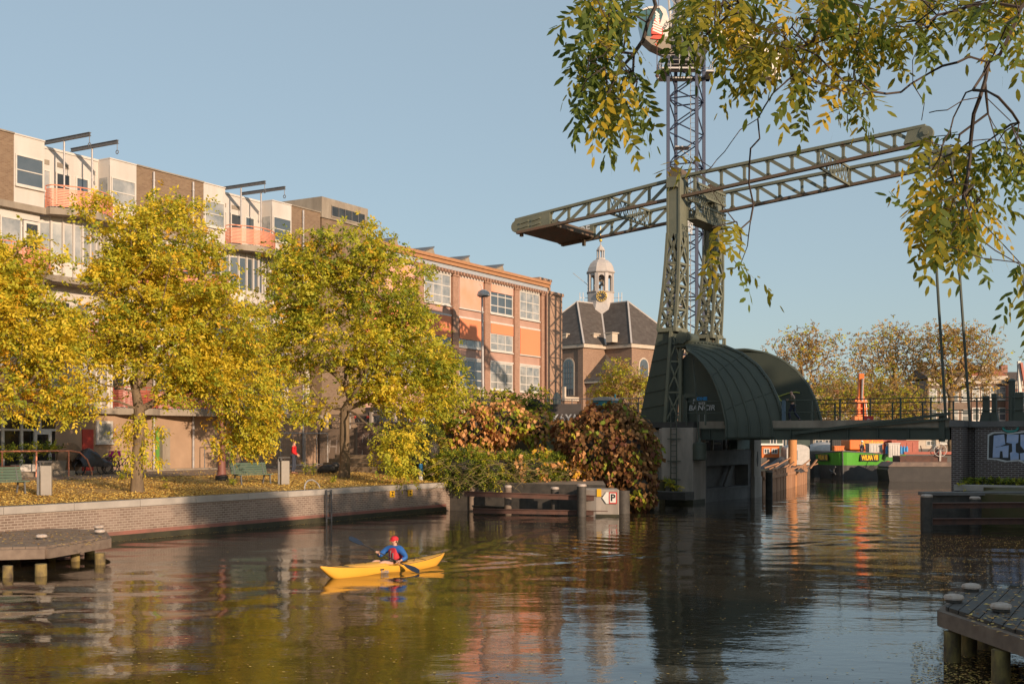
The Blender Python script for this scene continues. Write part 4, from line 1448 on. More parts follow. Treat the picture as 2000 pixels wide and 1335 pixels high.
# ---------------------------------------------------------------- right abutment with graffiti
ab = thing('bridge_abutment', 'dark brick abutment with blue graffiti at the right end of the bridge', 'abutment', BT, BX)
xa = bl(1858, 840, -.5).x
xb = bl(1880, 840, -.5).x
xc = bl(1907, 840, .9).x
mb = MB()
mb.box(xa, xb, -.5, 9, -1.5, 4.05); mb.box(xb + .003, xc, .9, 9, -1.5, 4.05)
mb.box(xc + .003, xc + 20, .6, 9, -1.5, 4.05)
mb.build('wall', m_abut, ab)
mb = MB(); mb.box(xa - .08, xb + .06, -.58, 9, 4.054, 4.36); mb.box(xb + .063, xc + 20, .5, 9, 4.054, 4.34); mb.build('coping', m_pierd, ab)
mb = MB(); mb.box(xb + .06, xc + 20, -2.6, -1.9, 1.08, 1.36); lg = mb.build('ledge', m_coping, ab, bevel=.02)
mb = MB(); mb.box(xb + .1, xc + 20, -2.5, .5, -1.5, 1.07); mb.build('ledge_wall', m_abut, lg)
mb = MB(); mb.box(xb + .06, xc + 20, -1.9, .6, 1.0, 1.30); mb.build('ledge_soil', m_earth, lg)
# graffiti on the abutment
yg = .595
g0, g1 = bl(1931, 880, .6), bl(2045, 880, .6)
mb = MB()
zt_, zb_ = bl(1931, 846, .6).z, bl(1931, 898, .6).z
out = [(g0.x, zb_ + .1), (g0.x + .05, zt_ - .12), (g0.x + .5, zt_), (g0.x + 1.4, zt_ + .02), (g0.x + 1.7, zt_ - .06), (g0.x + 3.2, zt_ + .05), (g0.x + 5, zt_), (g0.x + 5.0, zb_ - .12), (g0.x + 3.4, zb_ - .12), (g0.x + 2.7, zb_ + .04), (g0.x + 1.6, zb_ - .02), (g0.x + .8, zb_ + .08)]
out = [(g0.x + (x - g0.x) * .52, z) for x, z in out]
mb.prism([(x + (.07 if x < g0.x + 2 else -.07) * -1, z + (.07 if z > (zt_ + zb_) / 2 else -.07)) for x, z in out], lambda u, v, t: (u, yg + t, v), -.004, 0, 1)
mb.prism(out, lambda u, v, t: (u, yg + t, v), -.008, -.0045, 2)
def letter(polys):
    for p in polys: mb.prism([(g0.x + x * .52, zb_ + z * (zt_ - zb_)) for x, z in p], lambda u, v, t: (u, yg + t, v), -.013, -.009, 0)
letter([[(.35, .1), (.45, .92), (1.35, .97), (1.45, .6), (1.0, .52), (.62, .5)], [(.36, .1), (.6, .48), (1.75, .56), (1.7, .1), (1.25, .1), (1.2, .34), (1.0, .34), (.95, .1)],
        [(1.55, .66), (1.6, .96), (2.6, .96), (2.55, .66), (2.35, .62), (2.35, .3), (2.6, .26), (2.6, .04), (1.9, .0), (1.85, .28), (2.05, .32), (2.02, .62)],
        [(2.75, .96), (3.7, .96), (3.7, .6), (3.3, .58), (3.75, .3), (3.6, .0), (2.75, .0), (2.7, .26), (3.2, .3), (2.75, .55)]])
gr = mb.build('block_graffiti', [m_grafb, m_graf, m_black], ab)
mb = MB(); p = bl(1893, 880, -.45)
mb.prism([(xb + .55, 1.9), (xb + .95, 1.75), (xb + 1.15, 2.4), (xb + 1.0, 3.55), (xb + .6, 3.55), (xb + .5, 2.5)], lambda u, v, t: (u, .895 + t, v), -.006, 0); mb.build('pale_graffiti', m_grafg, ab)
mb = MB(); mb.path([Vector((bl(1974, 836, .6).x + .33 * math.cos(t), .58, 4.0 + .17 * math.sin(t))) for t in np.linspace(0, 6.283, 17)[:-1]], .06, 5, closed=True); mb.build('teal_ring', m_graft, ab)
# railing on the abutment with gate gear
ra = thing('approach_railing', 'black steel railing with two thick gear posts above the graffiti abutment', 'railing', BT, BX)
mb = MB()
for z in (1.05, .45): mb.tube((xa + .2, .8, ZDK + z), (xa + 16, .8, ZDK + z), .03, n=6)
for x in np.arange(xa + .9, xa + 16, 1.55): mb.bar((x, .8, ZDK - .1), (x, .8, ZDK + 1.08), .07)
mb.build('rails', m_bdark, ra)
mb = MB()
for px, w__, h_ in ((1925, .28, 1.15), (1941, .2, 1.25), (1990, .36, 1.3)):
    x = bl(px, 800, .9).x
    mb.box(x - w__ / 2, x + w__ / 2, .9, 1.2, ZDK - .1, ZDK + h_)
    mb.prism([(x - w__, ZDK - .1), (x + w__, ZDK - .1), (x + w__ * .6, ZDK + .35), (x - w__ * .6, ZDK + .35)], lambda u, v, t: (u, .85 + t, v), 0, .4)
mb.build('gear_posts', m_bdark, ra)
mb = MB(); x = bl(1968, 800, .9).x; mb.tube((x, 2.0, ZDK - .2), (x, 2.0, ZDK + 1.85), .16, n=10); mb.lathe([(.16, 0), (.2, .03), (.12, .12), (.02, .16)], (x, 2.0, ZDK + 1.85), 10)
o = mb.build('gap_post', m_bdark, None, smooth=True); o.location = BT; o.rotation_euler = (0, 0, BX)  # added post, stands in for a dark gap between the far houses
tag(o, 'thick dark post added behind the railing for the dark gap between the houses', 'post')
# ---------------------------------------------------------------- foliage
lf_y = leafmat('yellow leaf', (0.82, 0.60, 0.05), (0.70, 0.56, 0.05), .40)
lf_o = leafmat('olive leaf', (0.56, 0.51, 0.045), (0.43, 0.44, 0.045), .40)
lf_g = leafmat('green leaf', (0.27, 0.33, 0.04), (0.19, 0.25, 0.03), .40)
lf_a = leafmat('amber leaf', (0.82, 0.47, 0.04), (0.68, 0.40, 0.04), .40)
lf_b = leafmat('brown orange vine leaf', (0.27, 0.13, 0.045), (0.19, 0.095, 0.035))
lf_r = leafmat('orange vine leaf', (0.80, 0.43, 0.18), (0.66, 0.32, 0.12))
lf_d = leafmat('dark green leaf', (0.06, 0.085, 0.02), (0.09, 0.11, 0.022))
lf_t = leafmat('tan autumn leaf', (0.50, 0.31, 0.11), (0.40, 0.26, 0.09))
lf_p = leafmat('purple brown leaf', (0.13, 0.05, 0.03), (0.18, 0.06, 0.03))
NR = np.random.RandomState(11)


def unit(a):
    return a / np.maximum(np.linalg.norm(a, axis=1), 1e-6)[:, None]


def sprays(name, parent, pos, dirs, mi, mats, rach=.3, nl=7, L=.13, W=.06, droop=.25, world=True, wob=.35, kind=None, six=False):
    """compound leaves: nl leaflets in pairs along a drooping stalk, all as one foliage mesh"""
    pos = np.asarray(pos, float)
    if world and parent is not None:
        pos = pos - np.array(WM[parent.name].translation)
    S = len(pos)
    d = unit(np.asarray(dirs, float) + NR.normal(0, .05, (S, 3)))
    up = unit(np.stack([NR.normal(0, .5, S), NR.normal(0, .5, S), np.ones(S)], 1))
    sd = unit(np.cross(d, up))
    n = unit(np.cross(sd, d))
    P_, LD = [], []
    for j in range(nl):
        t = (j // 2 + .6) / ((nl + 1) // 2)
        sg = 0 if j == nl - 1 else (1 if j % 2 else -1)
        p = pos + d * (rach * t) + np.array([0, 0, -1]) * (rach * droop * t * t) + NR.normal(0, .012 * rach / .3, (S, 3))
        ld = unit(d * (.45 if sg else 1) + sd * (sg * .95) + n * NR.normal(0, wob, (S, 1)) + np.array([0, 0, -1]) * (droop + NR.normal(0, .15, (S, 1))))
        P_.append(p); LD.append(ld)
    p = np.concatenate(P_); ld = np.concatenate(LD)
    nn = np.tile(n, (nl, 1)) + NR.normal(0, .12 if six else .35, (S * nl, 3))
    sv = unit(np.cross(ld, nn))
    nv = unit(np.cross(sv, ld))
    sc = NR.uniform(.72, 1.2, (S * nl, 1))
    a = p
    m_ = p + ld * (L * .48 * sc) - nv * (L * .06)
    b = m_ + sv * (W * .5 * sc) + nv * (W * .16)
    c = m_ - sv * (W * .5 * sc) + nv * (W * .16)
    e = p + ld * (L * sc) - nv * (L * .12)
    if six:
        b1 = p + ld * (L * .22 * sc) + sv * (W * .40 * sc)
        c1 = p + ld * (L * .22 * sc) - sv * (W * .40 * sc)
        b2 = p + ld * (L * .62 * sc) + sv * (W * .48 * sc) - nv * (L * .07)
        c2 = p + ld * (L * .62 * sc) - sv * (W * .48 * sc) - nv * (L * .07)
        V = np.stack([a, b1, b2, e, c2, c1], 1).reshape(-1, 3)
        Fq = np.arange(len(V)).reshape(-1, 6)
    else:
        V = np.stack([a, b, e, c], 1).reshape(-1, 3)
        Fq = np.arange(len(V)).reshape(-1, 4)
    me = fast_mesh(name, V, Fq, np.tile(mi, nl), mats)
    o = link_mesh(me, name, parent)
    if kind: o['kind'] = kind
    return o


def lump_noise(p, s=1.0):
    x, y, z = p[:, 0] * s, p[:, 1] * s, p[:, 2] * s
    return (np.sin(1.7 * x + 1.3 * z) + np.sin(2.3 * y - 1.1 * x + 2) + np.sin(2.9 * z + .7 * y + 4)) / 3


def in_ellipsoid(c, r, n, shell=.35):
    v = unit(NR.normal(0, 1, (n, 3)))
    rad = NR.uniform(shell ** 3, 1, (n, 1)) ** (1 / 3)
    return np.array(c) + v * rad * np.array(r)


def skeleton(base, fork, pts, trunk_r, seg=.6, bend=.25, init=None, far=.38):
    """grow limbs from a trunk towards attraction points; returns nodes, parents, radii, tips"""
    nodes = [np.array(base, float)]
    par = [-1]
    f = np.array(fork, float)
    k = max(2, int(np.linalg.norm(f - nodes[0]) / .6))
    for i in range(1, k + 1):
        q = nodes[0] + (f - nodes[0]) * i / k + (NR.normal(0, .035, 3) if i < k else 0)
        nodes.append(q); par.append(len(nodes) - 2)
    top = len(nodes) - 1
    dist0 = [0.0] * top + [0.0]
    if init:
        nodes, par, dist0 = [np.array(q, float) for q in init[0]], list(init[1]), list(init[2])
        top = 0
    pts = pts[np.argsort(np.linalg.norm(pts - f, axis=1))]
    tips = []
    for p in pts:
        A = np.array(nodes[top:])
        dd = np.linalg.norm(A - p, axis=1)
        da = np.array(dist0[top:])
        low = np.clip(A[:, 2] - p[:, None][2] if False else A[:, 2] - p[2], 0, None)
        j = int(np.argmin(dd * 1.0 + da * far + low * .3)) + top
        a = nodes[j]
        L = np.linalg.norm(p - a)
        if L < .05: continue
        m = max(1, int(L / seg))
        dirp = nodes[j] - nodes[par[j]] if par[j] >= 0 else np.array([0, 0, 1.])
        dirp = dirp / max(np.linalg.norm(dirp), 1e-6)
        last = j
        for i in range(1, m + 1):
            t = i / m
            q = a + (p - a) * t + dirp * (L * bend * t * (1 - t)) + (NR.normal(0, .05 * seg, 3) if i < m else 0)
            nodes.append(q); par.append(last)
            dist0.append(dist0[last] + L / m)
            last = len(nodes) - 1
        tips.append(last)
    n = len(nodes)
    cnt = np.zeros(n)
    for t in tips: cnt[t] += 1
    for i in range(n - 1, 0, -1): cnt[par[i]] += cnt[i]
    rad = trunk_r * (np.maximum(cnt, .3) / max(cnt[0], 1)) ** .46
    rad[:top] = np.linspace(trunk_r * 1.12, trunk_r * .98, top) if top else rad[:top]
    rad[0] = trunk_r * 1.35
    return np.array(nodes), par, rad, tips


def limb_mesh(name, parent, nodes, par, rad, mat, rmin=.012, base=None):
    mb = MB()
    ch = {}
    for i, p in enumerate(par):
        if p >= 0: ch.setdefault(p, []).append(i)
    done = set()
    org = np.array(WM[parent.name].translation)
    def chain(start, p0):
        ids = [p0, start] if p0 >= 0 else [start]
        cur = start
        extra = []
        while cur in ch:
            k = sorted(ch[cur], key=lambda i: -rad[i])
            ids.append(k[0])
            extra += [(c, cur) for c in k[1:]]
            cur = k[0]
        if len(ids) > 1:
            rr = [max(rmin, min(rad[i], rad[ids[1]] if p0 >= 0 else 9)) for i in ids]
            mb.path([nodes[i] - org for i in ids], rr, 10 if rr[0] > .09 else (6 if rr[0] > .03 else 4))
        return extra
    st = [(0, -1)]
    while st:
        s_, p_ = st.pop()
        st += chain(s_, p_)
    return mb.build(name, mat, parent, smooth=True)


def make_tree(name, label, base, fork, lobes, trunk_r, mats, weights, n_tip, per_tip, L, W, group=None, rach=.34, nl=7, droop=.35, bark=None,
              spread=.42, rmin=.014, seg=.6, shell=.3, cat='tree', trend=0.0):
    t = thing(name, label, cat, base, 0, group)
    vol = [r[0] * r[1] * r[2] for c, r in lobes]
    tot = sum(v ** (2 / 3) for v in vol)
    pts = np.concatenate([in_ellipsoid(c, r, max(4, int(n_tip * v ** (2 / 3) / tot)), shell) for (c, r), v in zip(lobes, vol)])
    nodes, par, rad, tips = skeleton(base, fork, pts, trunk_r, seg)
    limb_mesh('trunk', t, nodes, par, rad, bark or m_bark, rmin)
    tp = nodes[tips]
    dv = unit(tp - nodes[[par[i] for i in tips]])
    pos = np.repeat(tp, per_tip, 0) + NR.normal(0, spread, (len(tp) * per_tip, 3)) * np.array([1, 1, .75])
    ctr = np.array(fork)
    dirs = unit(pos - ctr) * .6 + np.repeat(dv, per_tip, 0) * .5 + NR.normal(0, .55, (len(pos), 3)) + np.array([0, 0, -.25])
    u = lump_noise(pos, .8) * .28 + NR.normal(0, .22, len(pos)) + .5 + trend * (pos[:, 2] - pos[:, 2].mean()) / 4
    cw_ = np.cumsum(weights) / sum(weights)
    mi = np.searchsorted(cw_, np.clip(u, 0, .999))
    sprays('crown', t, pos, dirs, mi, mats, rach, nl, L, W, droop)
    return t


def LB(D, *ls, dz=1.0):
    """lobes given as (px, py, rx, ry[, depth offset]) at distance D"""
    out = []
    for l in ls:
        d = D + (l[4] if len(l) > 4 else 0)
        p = P(l[0], l[1], d)
        k = d / F
        out.append((p, (l[2] * k, (l[2] + l[3]) / 2 * k * dz, l[3] * k)))
    return out


GRP = 'yellowing trees on the quayside lawn'
bB = lawn(268, 951)
make_tree('ash_tree', 'tall yellow quayside tree with a bare round trunk left of the iron lamp post', bB, P(272, 800, bB.y),
          LB(bB.y, (330, 455, 92, 66), (235, 500, 50, 60), (250, 560, 80, 80), (360, 560, 105, 90), (205, 655, 92, 62), (310, 680, 105, 80),
             (145, 765, 62, 48, -1), (430, 640, 72, 80, 1), (440, 730, 85, 65, 1), (490, 795, 62, 62, 2), (500, 850, 34, 36, 2), (380, 760, 70, 45), (268, 860, 22, 46), (190, 420, 30, 30), (455, 868, 20, 26, 2)),
          .20, [lf_y, lf_o, lf_g, lf_a], [.42, .34, .10, .14], 400, 23, .16, .078, GRP, spread=.30)
make_tree('ash_tree', 'yellow tree at the left edge of the picture behind the cut off bench', lawn(-60, 958), P(-50, 800, lawn(-60, 958).y),
          LB(lawn(-60, 958).y, (40, 525, 85, 60), (20, 620, 105, 75), (85, 690, 70, 48), (25, 760, 60, 48), (120, 640, 40, 45), (-80, 560, 120, 120), (-120, 700, 120, 90)),
          .24, [lf_y, lf_o, lf_g, lf_a], [.44, .30, .08, .18], 270, 21, .16, .078, GRP, spread=.30)
bC = lawn(672, 928)
make_tree('ash_tree', 'green and yellow quayside tree with a mottled forked trunk beside the steps', bC, P(674, 800, bC.y),
          LB(bC.y, (690, 495, 90, 52), (610, 560, 95, 75), (755, 560, 85, 75), (555, 650, 70, 75), (680, 655, 115, 80), (800, 640, 52, 55),
             (590, 520, 60, 60), (850, 705, 52, 42), (800, 770, 95, 52), (860, 750, 48, 42), (765, 850, 52, 38, -3), (550, 735, 60, 52), (730, 720, 70, 60), (600, 790, 40, 30), (770, 900, 25, 22, -4), (820, 700, 60, 60, 3)),
          .23, [lf_y, lf_o, lf_g, lf_a], [.30, .42, .22, .06], 400, 23, .185, .09, GRP, trend=.10, spread=.36)
# small yellow trees behind the bushes, by the church
g0 = P(1215, 800, 100); g0.z = SZ
make_tree('small_tree', 'small round yellow tree in front of the church wall', g0, P(1215, 775, 100), LB(100, (1215, 745, 44, 36), (1190, 775, 40, 25), (1245, 770, 30, 35)),
            .12, [lf_t, lf_o, lf_t], [.35, .35, .30], 90, 10, .25, .12, rach=.5)

# far autumn trees beyond the bridge
GF = 'half bare autumn trees beyond the bridge'
for lab, px, D, lobes, n in (
        ('half bare brown tree right behind the far curved hood', 1565, 150, ((1545, 690, 48, 40), (1600, 680, 42, 34), (1570, 665, 30, 22), (1620, 745, 48, 42), (1560, 755, 60, 52), (1600, 800, 60, 30)), 150),
        ('half bare autumn tree behind the orange excavator arm', 1735, 150, ((1700, 690, 48, 40), (1760, 675, 50, 40), (1745, 655, 30, 20), (1720, 740, 56, 44), (1770, 720, 40, 36), (1690, 780, 50, 40), (1740, 790, 50, 30)), 150),
        ('half bare autumn tree in front of the gabled houses, behind the pull rods', 1858, 146, ((1830, 680, 40, 38), (1885, 665, 42, 32), (1860, 655, 30, 20), (1920, 695, 40, 36), (1850, 730, 40, 40), (1910, 740, 30, 30)), 130)):
    b = P(px, 830, D); b.z = 1.3
    make_tree('autumn_tree', lab, b, P(px, 778, D), LB(D, *lobes), .38, [lf_t, lf_o, lf_a, lf_t], [.55, .12, .05, .28], int(n * 2.4), 5, .32, .18, GF, rach=.5, nl=5,
              bark=m_bark, spread=.8, rmin=.035, seg=1.6)
for lab, px, D, lobes in (('low olive tree behind the bridge railing, left of the excavator arm', 1640, 140, ((1640, 770, 46, 44), (1610, 800, 40, 30), (1660, 805, 40, 25))),
                          ('low olive yellow tree behind the bridge railing, right of the excavator arm', 1755, 140, ((1745, 760, 40, 46), (1780, 790, 40, 34), (1720, 800, 40, 25)))):
    b = P(px, 830, D); b.z = 1.3
    make_tree('autumn_tree', lab, b, P(px, 815, D), LB(D, *lobes), .2, [lf_y, lf_t, lf_o, lf_g], [.08, .47, .3, .15], 90, 12, .28, .15, GF, rach=.5, nl=5, spread=.7, rmin=.04, seg=1.2)


# ---------------------------------------------------------------- bushes on the bank
def bush(name, label, lobes, mats, weights, n, L, W, hang=.6, rach=.1, nl=1, group=None, shell=.8, core=m_earth, base=None, jit=.25, cut=None, cat='bush'):
    c0 = lobes[0][0]
    t = thing(name, label, cat, (c0.x, c0.y, 1.2), 0, group)
    mb = MB()
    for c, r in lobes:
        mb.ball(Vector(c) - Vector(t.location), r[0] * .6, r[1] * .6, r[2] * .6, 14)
    mb.build('stems_or_shade_core', m_woodd, t, smooth=True)  # dark lumps stand in for the shade inside the bush
    vol = [(r[0] * r[1] * r[2]) ** (2 / 3) for c, r in lobes]
    ps, ds = [], []
    for (c, r), v in zip(lobes, vol):
        k = int(n * v / sum(vol))
        p = in_ellipsoid(c, r, k, shell)
        nn = unit((p - np.array(c)) / np.array(r) ** 2)
        p = p + nn * (lump_noise(p, 2.1)[:, None] * jit)
        ps.append(p)
        ds.append(nn * .7 + np.array([0, 0, -hang]) + NR.normal(0, .35, (k, 3)))
    p, d = np.concatenate(ps), np.concatenate(ds)
    keep = p[:, 2] > .05
    # leaves buried in another lobe are dropped
    for c, r in lobes:
        keep &= (((p - np.array(c)) / np.array(r)) ** 2).sum(1) > .5
    p, d = p[keep], d[keep]
    u = lump_noise(p, 1.3) * .26 + NR.normal(0, .22, len(p)) + .5
    mi = np.searchsorted(np.cumsum(weights) / sum(weights), np.clip(u, 0, .999))
    sprays('foliage', t, p, d, mi, mats, rach, nl, L, W, .3)
    return t


bush('vine_bush', 'big mound of brown and orange vine leaves hanging down to the water beside the pier',
     LB(58, (1185, 880, 100, 92), (1225, 900, 58, 85, -1), (1245, 950, 36, 52, -2), (1130, 850, 50, 40), (1190, 820, 62, 34)) , [lf_p, lf_b, lf_b, lf_r, lf_g, lf_o], [.20, .28, .20, .09, .13, .10], 8200, .27, .23, 1.1, jit=.3)
bush('vine_bush', 'sunlit shrub with orange leaves left of the big brown vine mound',
     LB(62, (930, 835, 55, 42), (985, 825, 55, 40), (890, 860, 35, 30), (1045, 830, 45, 34)), [lf_r, lf_r, lf_b, lf_o, lf_g], [.26, .20, .12, .24, .18], 3600, .26, .22, .9, jit=.35)
bush('green_bush', 'green bush rising behind the orange leaved shrub', LB(64.5, (1000, 800, 60, 26), (1045, 795, 25, 28), (940, 790, 40, 26), (870, 800, 30, 40)),
     [lf_g, lf_o, lf_d, lf_y], [.4, .25, .25, .1], 1500, .2, .1, .3, rach=.3, nl=5, jit=.4)
bush('hedge', 'low sprawling green hedge with thin arching twigs overhanging the rusty beams',
     LB(57.5, (905, 912, 62, 34), (975, 918, 66, 34), (1050, 915, 66, 32), (1105, 925, 45, 30), (860, 925, 22, 20)), [lf_d, lf_g, lf_o, lf_y], [.36, .32, .24, .08], 4200, .11, .06, .1, rach=.36, nl=9, jit=.25, cat='hedge')
bush('weed_clump', 'tangle of green weeds and dry stalks between the steps and the hedge',
     LB(60, (815, 895, 32, 28), (845, 880, 24, 36), (800, 915, 22, 14)), [lf_g, lf_d, lf_o, lf_t], [.35, .3, .2, .15], 900, .13, .06, .0, rach=.4, nl=7, jit=.4, cat='weeds')
# arching twigs and hanging orange tendrils over the hedge
t = thing('vine_tendrils', 'strings of orange vine leaves trailing over the low green hedge', 'vine', P(1050, 900, 56.5), 0)
mb = MB()
lp, ldr = [], []
for (x0, y0, x1, y1) in ((870, 885, 1010, 884), (930, 882, 1040, 890), (1010, 884, 1020, 935), (1075, 905, 1130, 900), (1060, 905, 1068, 955), (1130, 905, 1100, 955), (980, 886, 1090, 876), (1120, 900, 1150, 930), (1160, 940, 1190, 955)):
    pts = [P(x0 + (x1 - x0) * k / 8 + rnd.uniform(-3, 3), y0 + (y1 - y0) * k / 8 + rnd.uniform(-4, 4), 56.4 + (1.0 if y1 < 895 else 0) + rnd.uniform(-.2, .2)) for k in range(9)]
    mb.path([p - t.location for p in pts], .012, 4)
    for p in pts:
        for _ in range(5): lp.append(p + Vector((rnd.gauss(0, .14), rnd.gauss(0, .14), rnd.gauss(0, .1)))); ldr.append((rnd.gauss(0, .4), rnd.gauss(0, .4), -1))
mb.build('stems_or_shade_core', m_wood, t)
sprays('leaves', t, lp, ldr, NR.randint(0, 3, len(lp)), [lf_r, lf_a, lf_r], .06, 1, .24, .21)
t = thing('bare_twigs', 'thin bare arching twigs sticking out of the low green hedge', 'twigs', P(960, 930, 56), 0)
mb = MB()
for k in range(190):
    a = P(rnd.uniform(850, 1130), rnd.uniform(895, 945), 57 - rnd.uniform(0, 1.4))
    d = Vector((rnd.choice((-1, 1, 1)) * rnd.uniform(.5, 1.1), rnd.uniform(-.5, .1), rnd.uniform(-.25, .35)))
    pts = [a + d * u + Vector((0, 0, -.35 * u * u)) for u in (0, .35, .7, 1.0)]
    mb.path([p - t.location for p in pts], [.014, .011, .008, .005], 3)
mb.build('twigs', M('dry twig', (.24, .17, .07), (.16, .13, .05), 4, .9), t)
# weeds along the right ledge and the pier
for lab, pts in (('green weeds growing on the ledge below the graffiti', [(bl(px, 935, -1.2), 0) for px in range(1888, 2010, 7)]),
                 ('yellow green weed hanging from the pier corner below the ladder', [(bl(px, py, -1.5), 1) for px, py in ((1300, 938), (1308, 945), (1316, 950), (1324, 960), (1330, 966), (1312, 940), (1322, 952))]),
                 ('small green plant at the foot of the brick corner of the abutment', [(bl(px, py, -2.3), 1) for px, py in ((1876, 948), (1882, 955), (1880, 963), (1888, 970))])):
    w_ = [BF(p.x, p.y, p.z) for p, _ in pts]
    t = thing('weed_clump', lab, 'weeds', w_[0], 0)
    mb = MB()
    pp, dd = [], []
    for p in w_:
        if pts[0][1] == 0: p = Vector((p.x, p.y, 1.3))
        for _ in range(16 if pts[0][1] else 26):
            h = rnd.uniform(.05, .3) if pts[0][1] else rnd.uniform(.08, .5)
            q_ = p + Vector((rnd.gauss(0, .12), rnd.gauss(0, .18), 0))
            if _ % 4 == 0: mb.path([q_ - t.location, q_ + Vector((rnd.gauss(0, .05), 0, h)) - t.location], [.01, .005], 3)
            pp.append(q_ + Vector((0, 0, h * .6))); dd.append((rnd.gauss(0, .6), rnd.gauss(0, .6), .5 if not pts[0][1] else -.3))
    mb.build('stems_or_shade_core', m_woodd, t)
    sprays('leaves', t, pp, dd, NR.randint(0, 3, len(pp)), [lf_g, lf_o, lf_d] if not pts[0][1] else [lf_o, lf_g, lf_y], .16, 5, .11, .055)
# ---------------------------------------------------------------- wooden landing stages with bollard caps
def jetty(name, label, origin, rz, outline, ztop, piles, caps, boards_dir, mats, beam_h=.26, caplabels=(), leafed=False):
    t = thing(name, label, 'jetty', origin, rz)
    n = len(outline)
    mb = MB()
    cx = sum(p[0] for p in outline) / n; cy = sum(p[1] for p in outline) / n
    # boards: clip the convex outline into strips
    bd = Vector((math.cos(boards_dir), math.sin(boards_dir))); bn = Vector((-bd.y, bd.x))
    vals = [bn.dot(Vector(p)) for p in outline]
    k = min(vals)
    while k < max(vals):
        k2 = min(k + .19, max(vals))
        def cut(pts, lim, sg):
            out = []
            for i in range(len(pts)):
                a, b = pts[i], pts[(i + 1) % len(pts)]
                da, db = (bn.dot(a) - lim) * sg, (bn.dot(b) - lim) * sg
                if da >= 0: out.append(a)
                if (da >= 0) != (db >= 0): out.append(a + (b - a) * (da / (da - db)))
            return out
        pl = cut([Vector(p) for p in outline], k + .008, 1)
        if len(pl) > 2: pl = cut(pl, k2 - .008, -1)
        if len(pl) > 2:
            dz = rnd.uniform(-.006, .006)
            mb.prism([(p.x, p.y) for p in pl], lambda u, v, w_: (u, v, ztop + w_ + dz), -.06, 0)
        k += .19
    mb.build('deck', mats[0], t)
    mb = MB()
    for i in range(n):
        a, b = Vector(outline[i]), Vector(outline[(i + 1) % n])
        d = (b - a).normalized(); o = Vector((d.y, -d.x))
        if (a + o - Vector((cx, cy))).length < (a - Vector((cx, cy))).length: o = -o
        mb.bar((*(a + o * .04), ztop - .06 - beam_h / 2), (*(b + o * .04), ztop - .06 - beam_h / 2), .16, beam_h)
    mb.build('edge_beam', mats[1], t)
    for x, y, r_ in piles:
        mb = MB(); mb.path([(x, y, -1.2), (x, y, -.02), (x, y, .12), (x, y, ztop - .33)], [r_, r_, r_ * .99, r_ * .98], 12)
        mb.build('pile', mats[2], t, smooth=True)
    for x, y in caps:
        mb = MB()
        mb.lathe([(.12, 0), (.13, .01), (.13, .05)], (x, y, ztop + .002), 16, 1)
        mb.lathe([(.125, .052), (.150, .056), (.158, .085), (.142, .12), (.085, .138), (.012, .142)], (x, y, ztop), 18, 0)
        mb.build('bollard', [m_mush, m_woodd], t, smooth=True)
    return t


# left stage: read off the picture at deck height
def wl(px, py, z, org):
    D = WD(py, z)
    p = P(px, py, D)
    return (p.x - org[0], p.y - org[1])


ZJ = .62
org = (P(100, 1060, WD(1060, ZJ)).x, WD(1060, ZJ), 0)
a, b, c, d = (wl(x, y, ZJ, org) for x, y in ((-260, 1075), (88, 1066), (209, 1047), (200, 1034)))
e = wl(-300, 1020, ZJ, org)
jetty('wooden_jetty', 'weathered wooden landing stage with pale bollard caps under the quay wall at left', org, 0, [a, b, c, d, e], ZJ,
      [(*wl(80, 1075, ZJ, org), .15), (*wl(195, 1056, ZJ, org), .15), (*wl(147, 1052, ZJ, org), .13), (*wl(15, 1078, ZJ, org), .13), (*wl(175, 1040, ZJ, org), .15), (*wl(30, 1050, ZJ, org), .13), (*wl(100, 1045, ZJ, org), .13)],
      [wl(81, 1052, ZJ, org), wl(195, 1042, ZJ, org), wl(193, 1033.5, ZJ, org)], math.atan2(c[1] - b[1], c[0] - b[0]) + 1.4, [m_wood, m_wood, m_pile])
ZJ = .80
org = (P(1900, 1200, WD(1200, ZJ)).x, WD(1200, ZJ), 0)
a, b, c, d = (wl(x, y, ZJ, org) for x, y in ((1846, 1184), (2090, 1262), (2130, 1149), (1892, 1149)))
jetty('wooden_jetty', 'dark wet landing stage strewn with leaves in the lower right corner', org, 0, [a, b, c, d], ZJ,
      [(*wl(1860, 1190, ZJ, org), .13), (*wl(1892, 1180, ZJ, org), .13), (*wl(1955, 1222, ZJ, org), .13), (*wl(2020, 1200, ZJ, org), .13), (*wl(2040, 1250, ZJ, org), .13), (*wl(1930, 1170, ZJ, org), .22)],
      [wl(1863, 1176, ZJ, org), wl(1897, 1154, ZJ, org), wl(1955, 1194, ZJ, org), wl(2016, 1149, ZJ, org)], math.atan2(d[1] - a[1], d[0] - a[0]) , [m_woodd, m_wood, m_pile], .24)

# ---------------------------------------------------------------- fenders of piles and rusty beams
def wp(px, py, z=0.0):
    return P(px, py, WD(py, z))


def fender(name, label, posts, beams, slab=None):
    o = posts[0][0]
    t = thing(name, label, 'fender', (o.x, o.y, 0), 0)
    for p, r_, h, m_, capm in posts:
        q_ = p - t.location
        mb = MB(); mb.path([(q_.x, q_.y, -1.5), (q_.x, q_.y, h)], r_, 14); mb.lathe([(r_ * 1.04, 0), (r_ * 1.05, .06), (r_ * .8, .1)], (q_.x, q_.y, h), 14, 1)
        mb.build('post', [m_, capm], t, smooth=True)
    for a_, b_, w_, h, m_ in beams:
        mb = MB(); mb.bar(a_ - t.location, b_ - t.location, w_, h)
        mb.bar(a_ - t.location + Vector((0, -.02, h / 2)), b_ - t.location + Vector((0, -.02, h / 2)), w_ * 1.5, .03)
        mb.build('beam', m_, t)
    return t


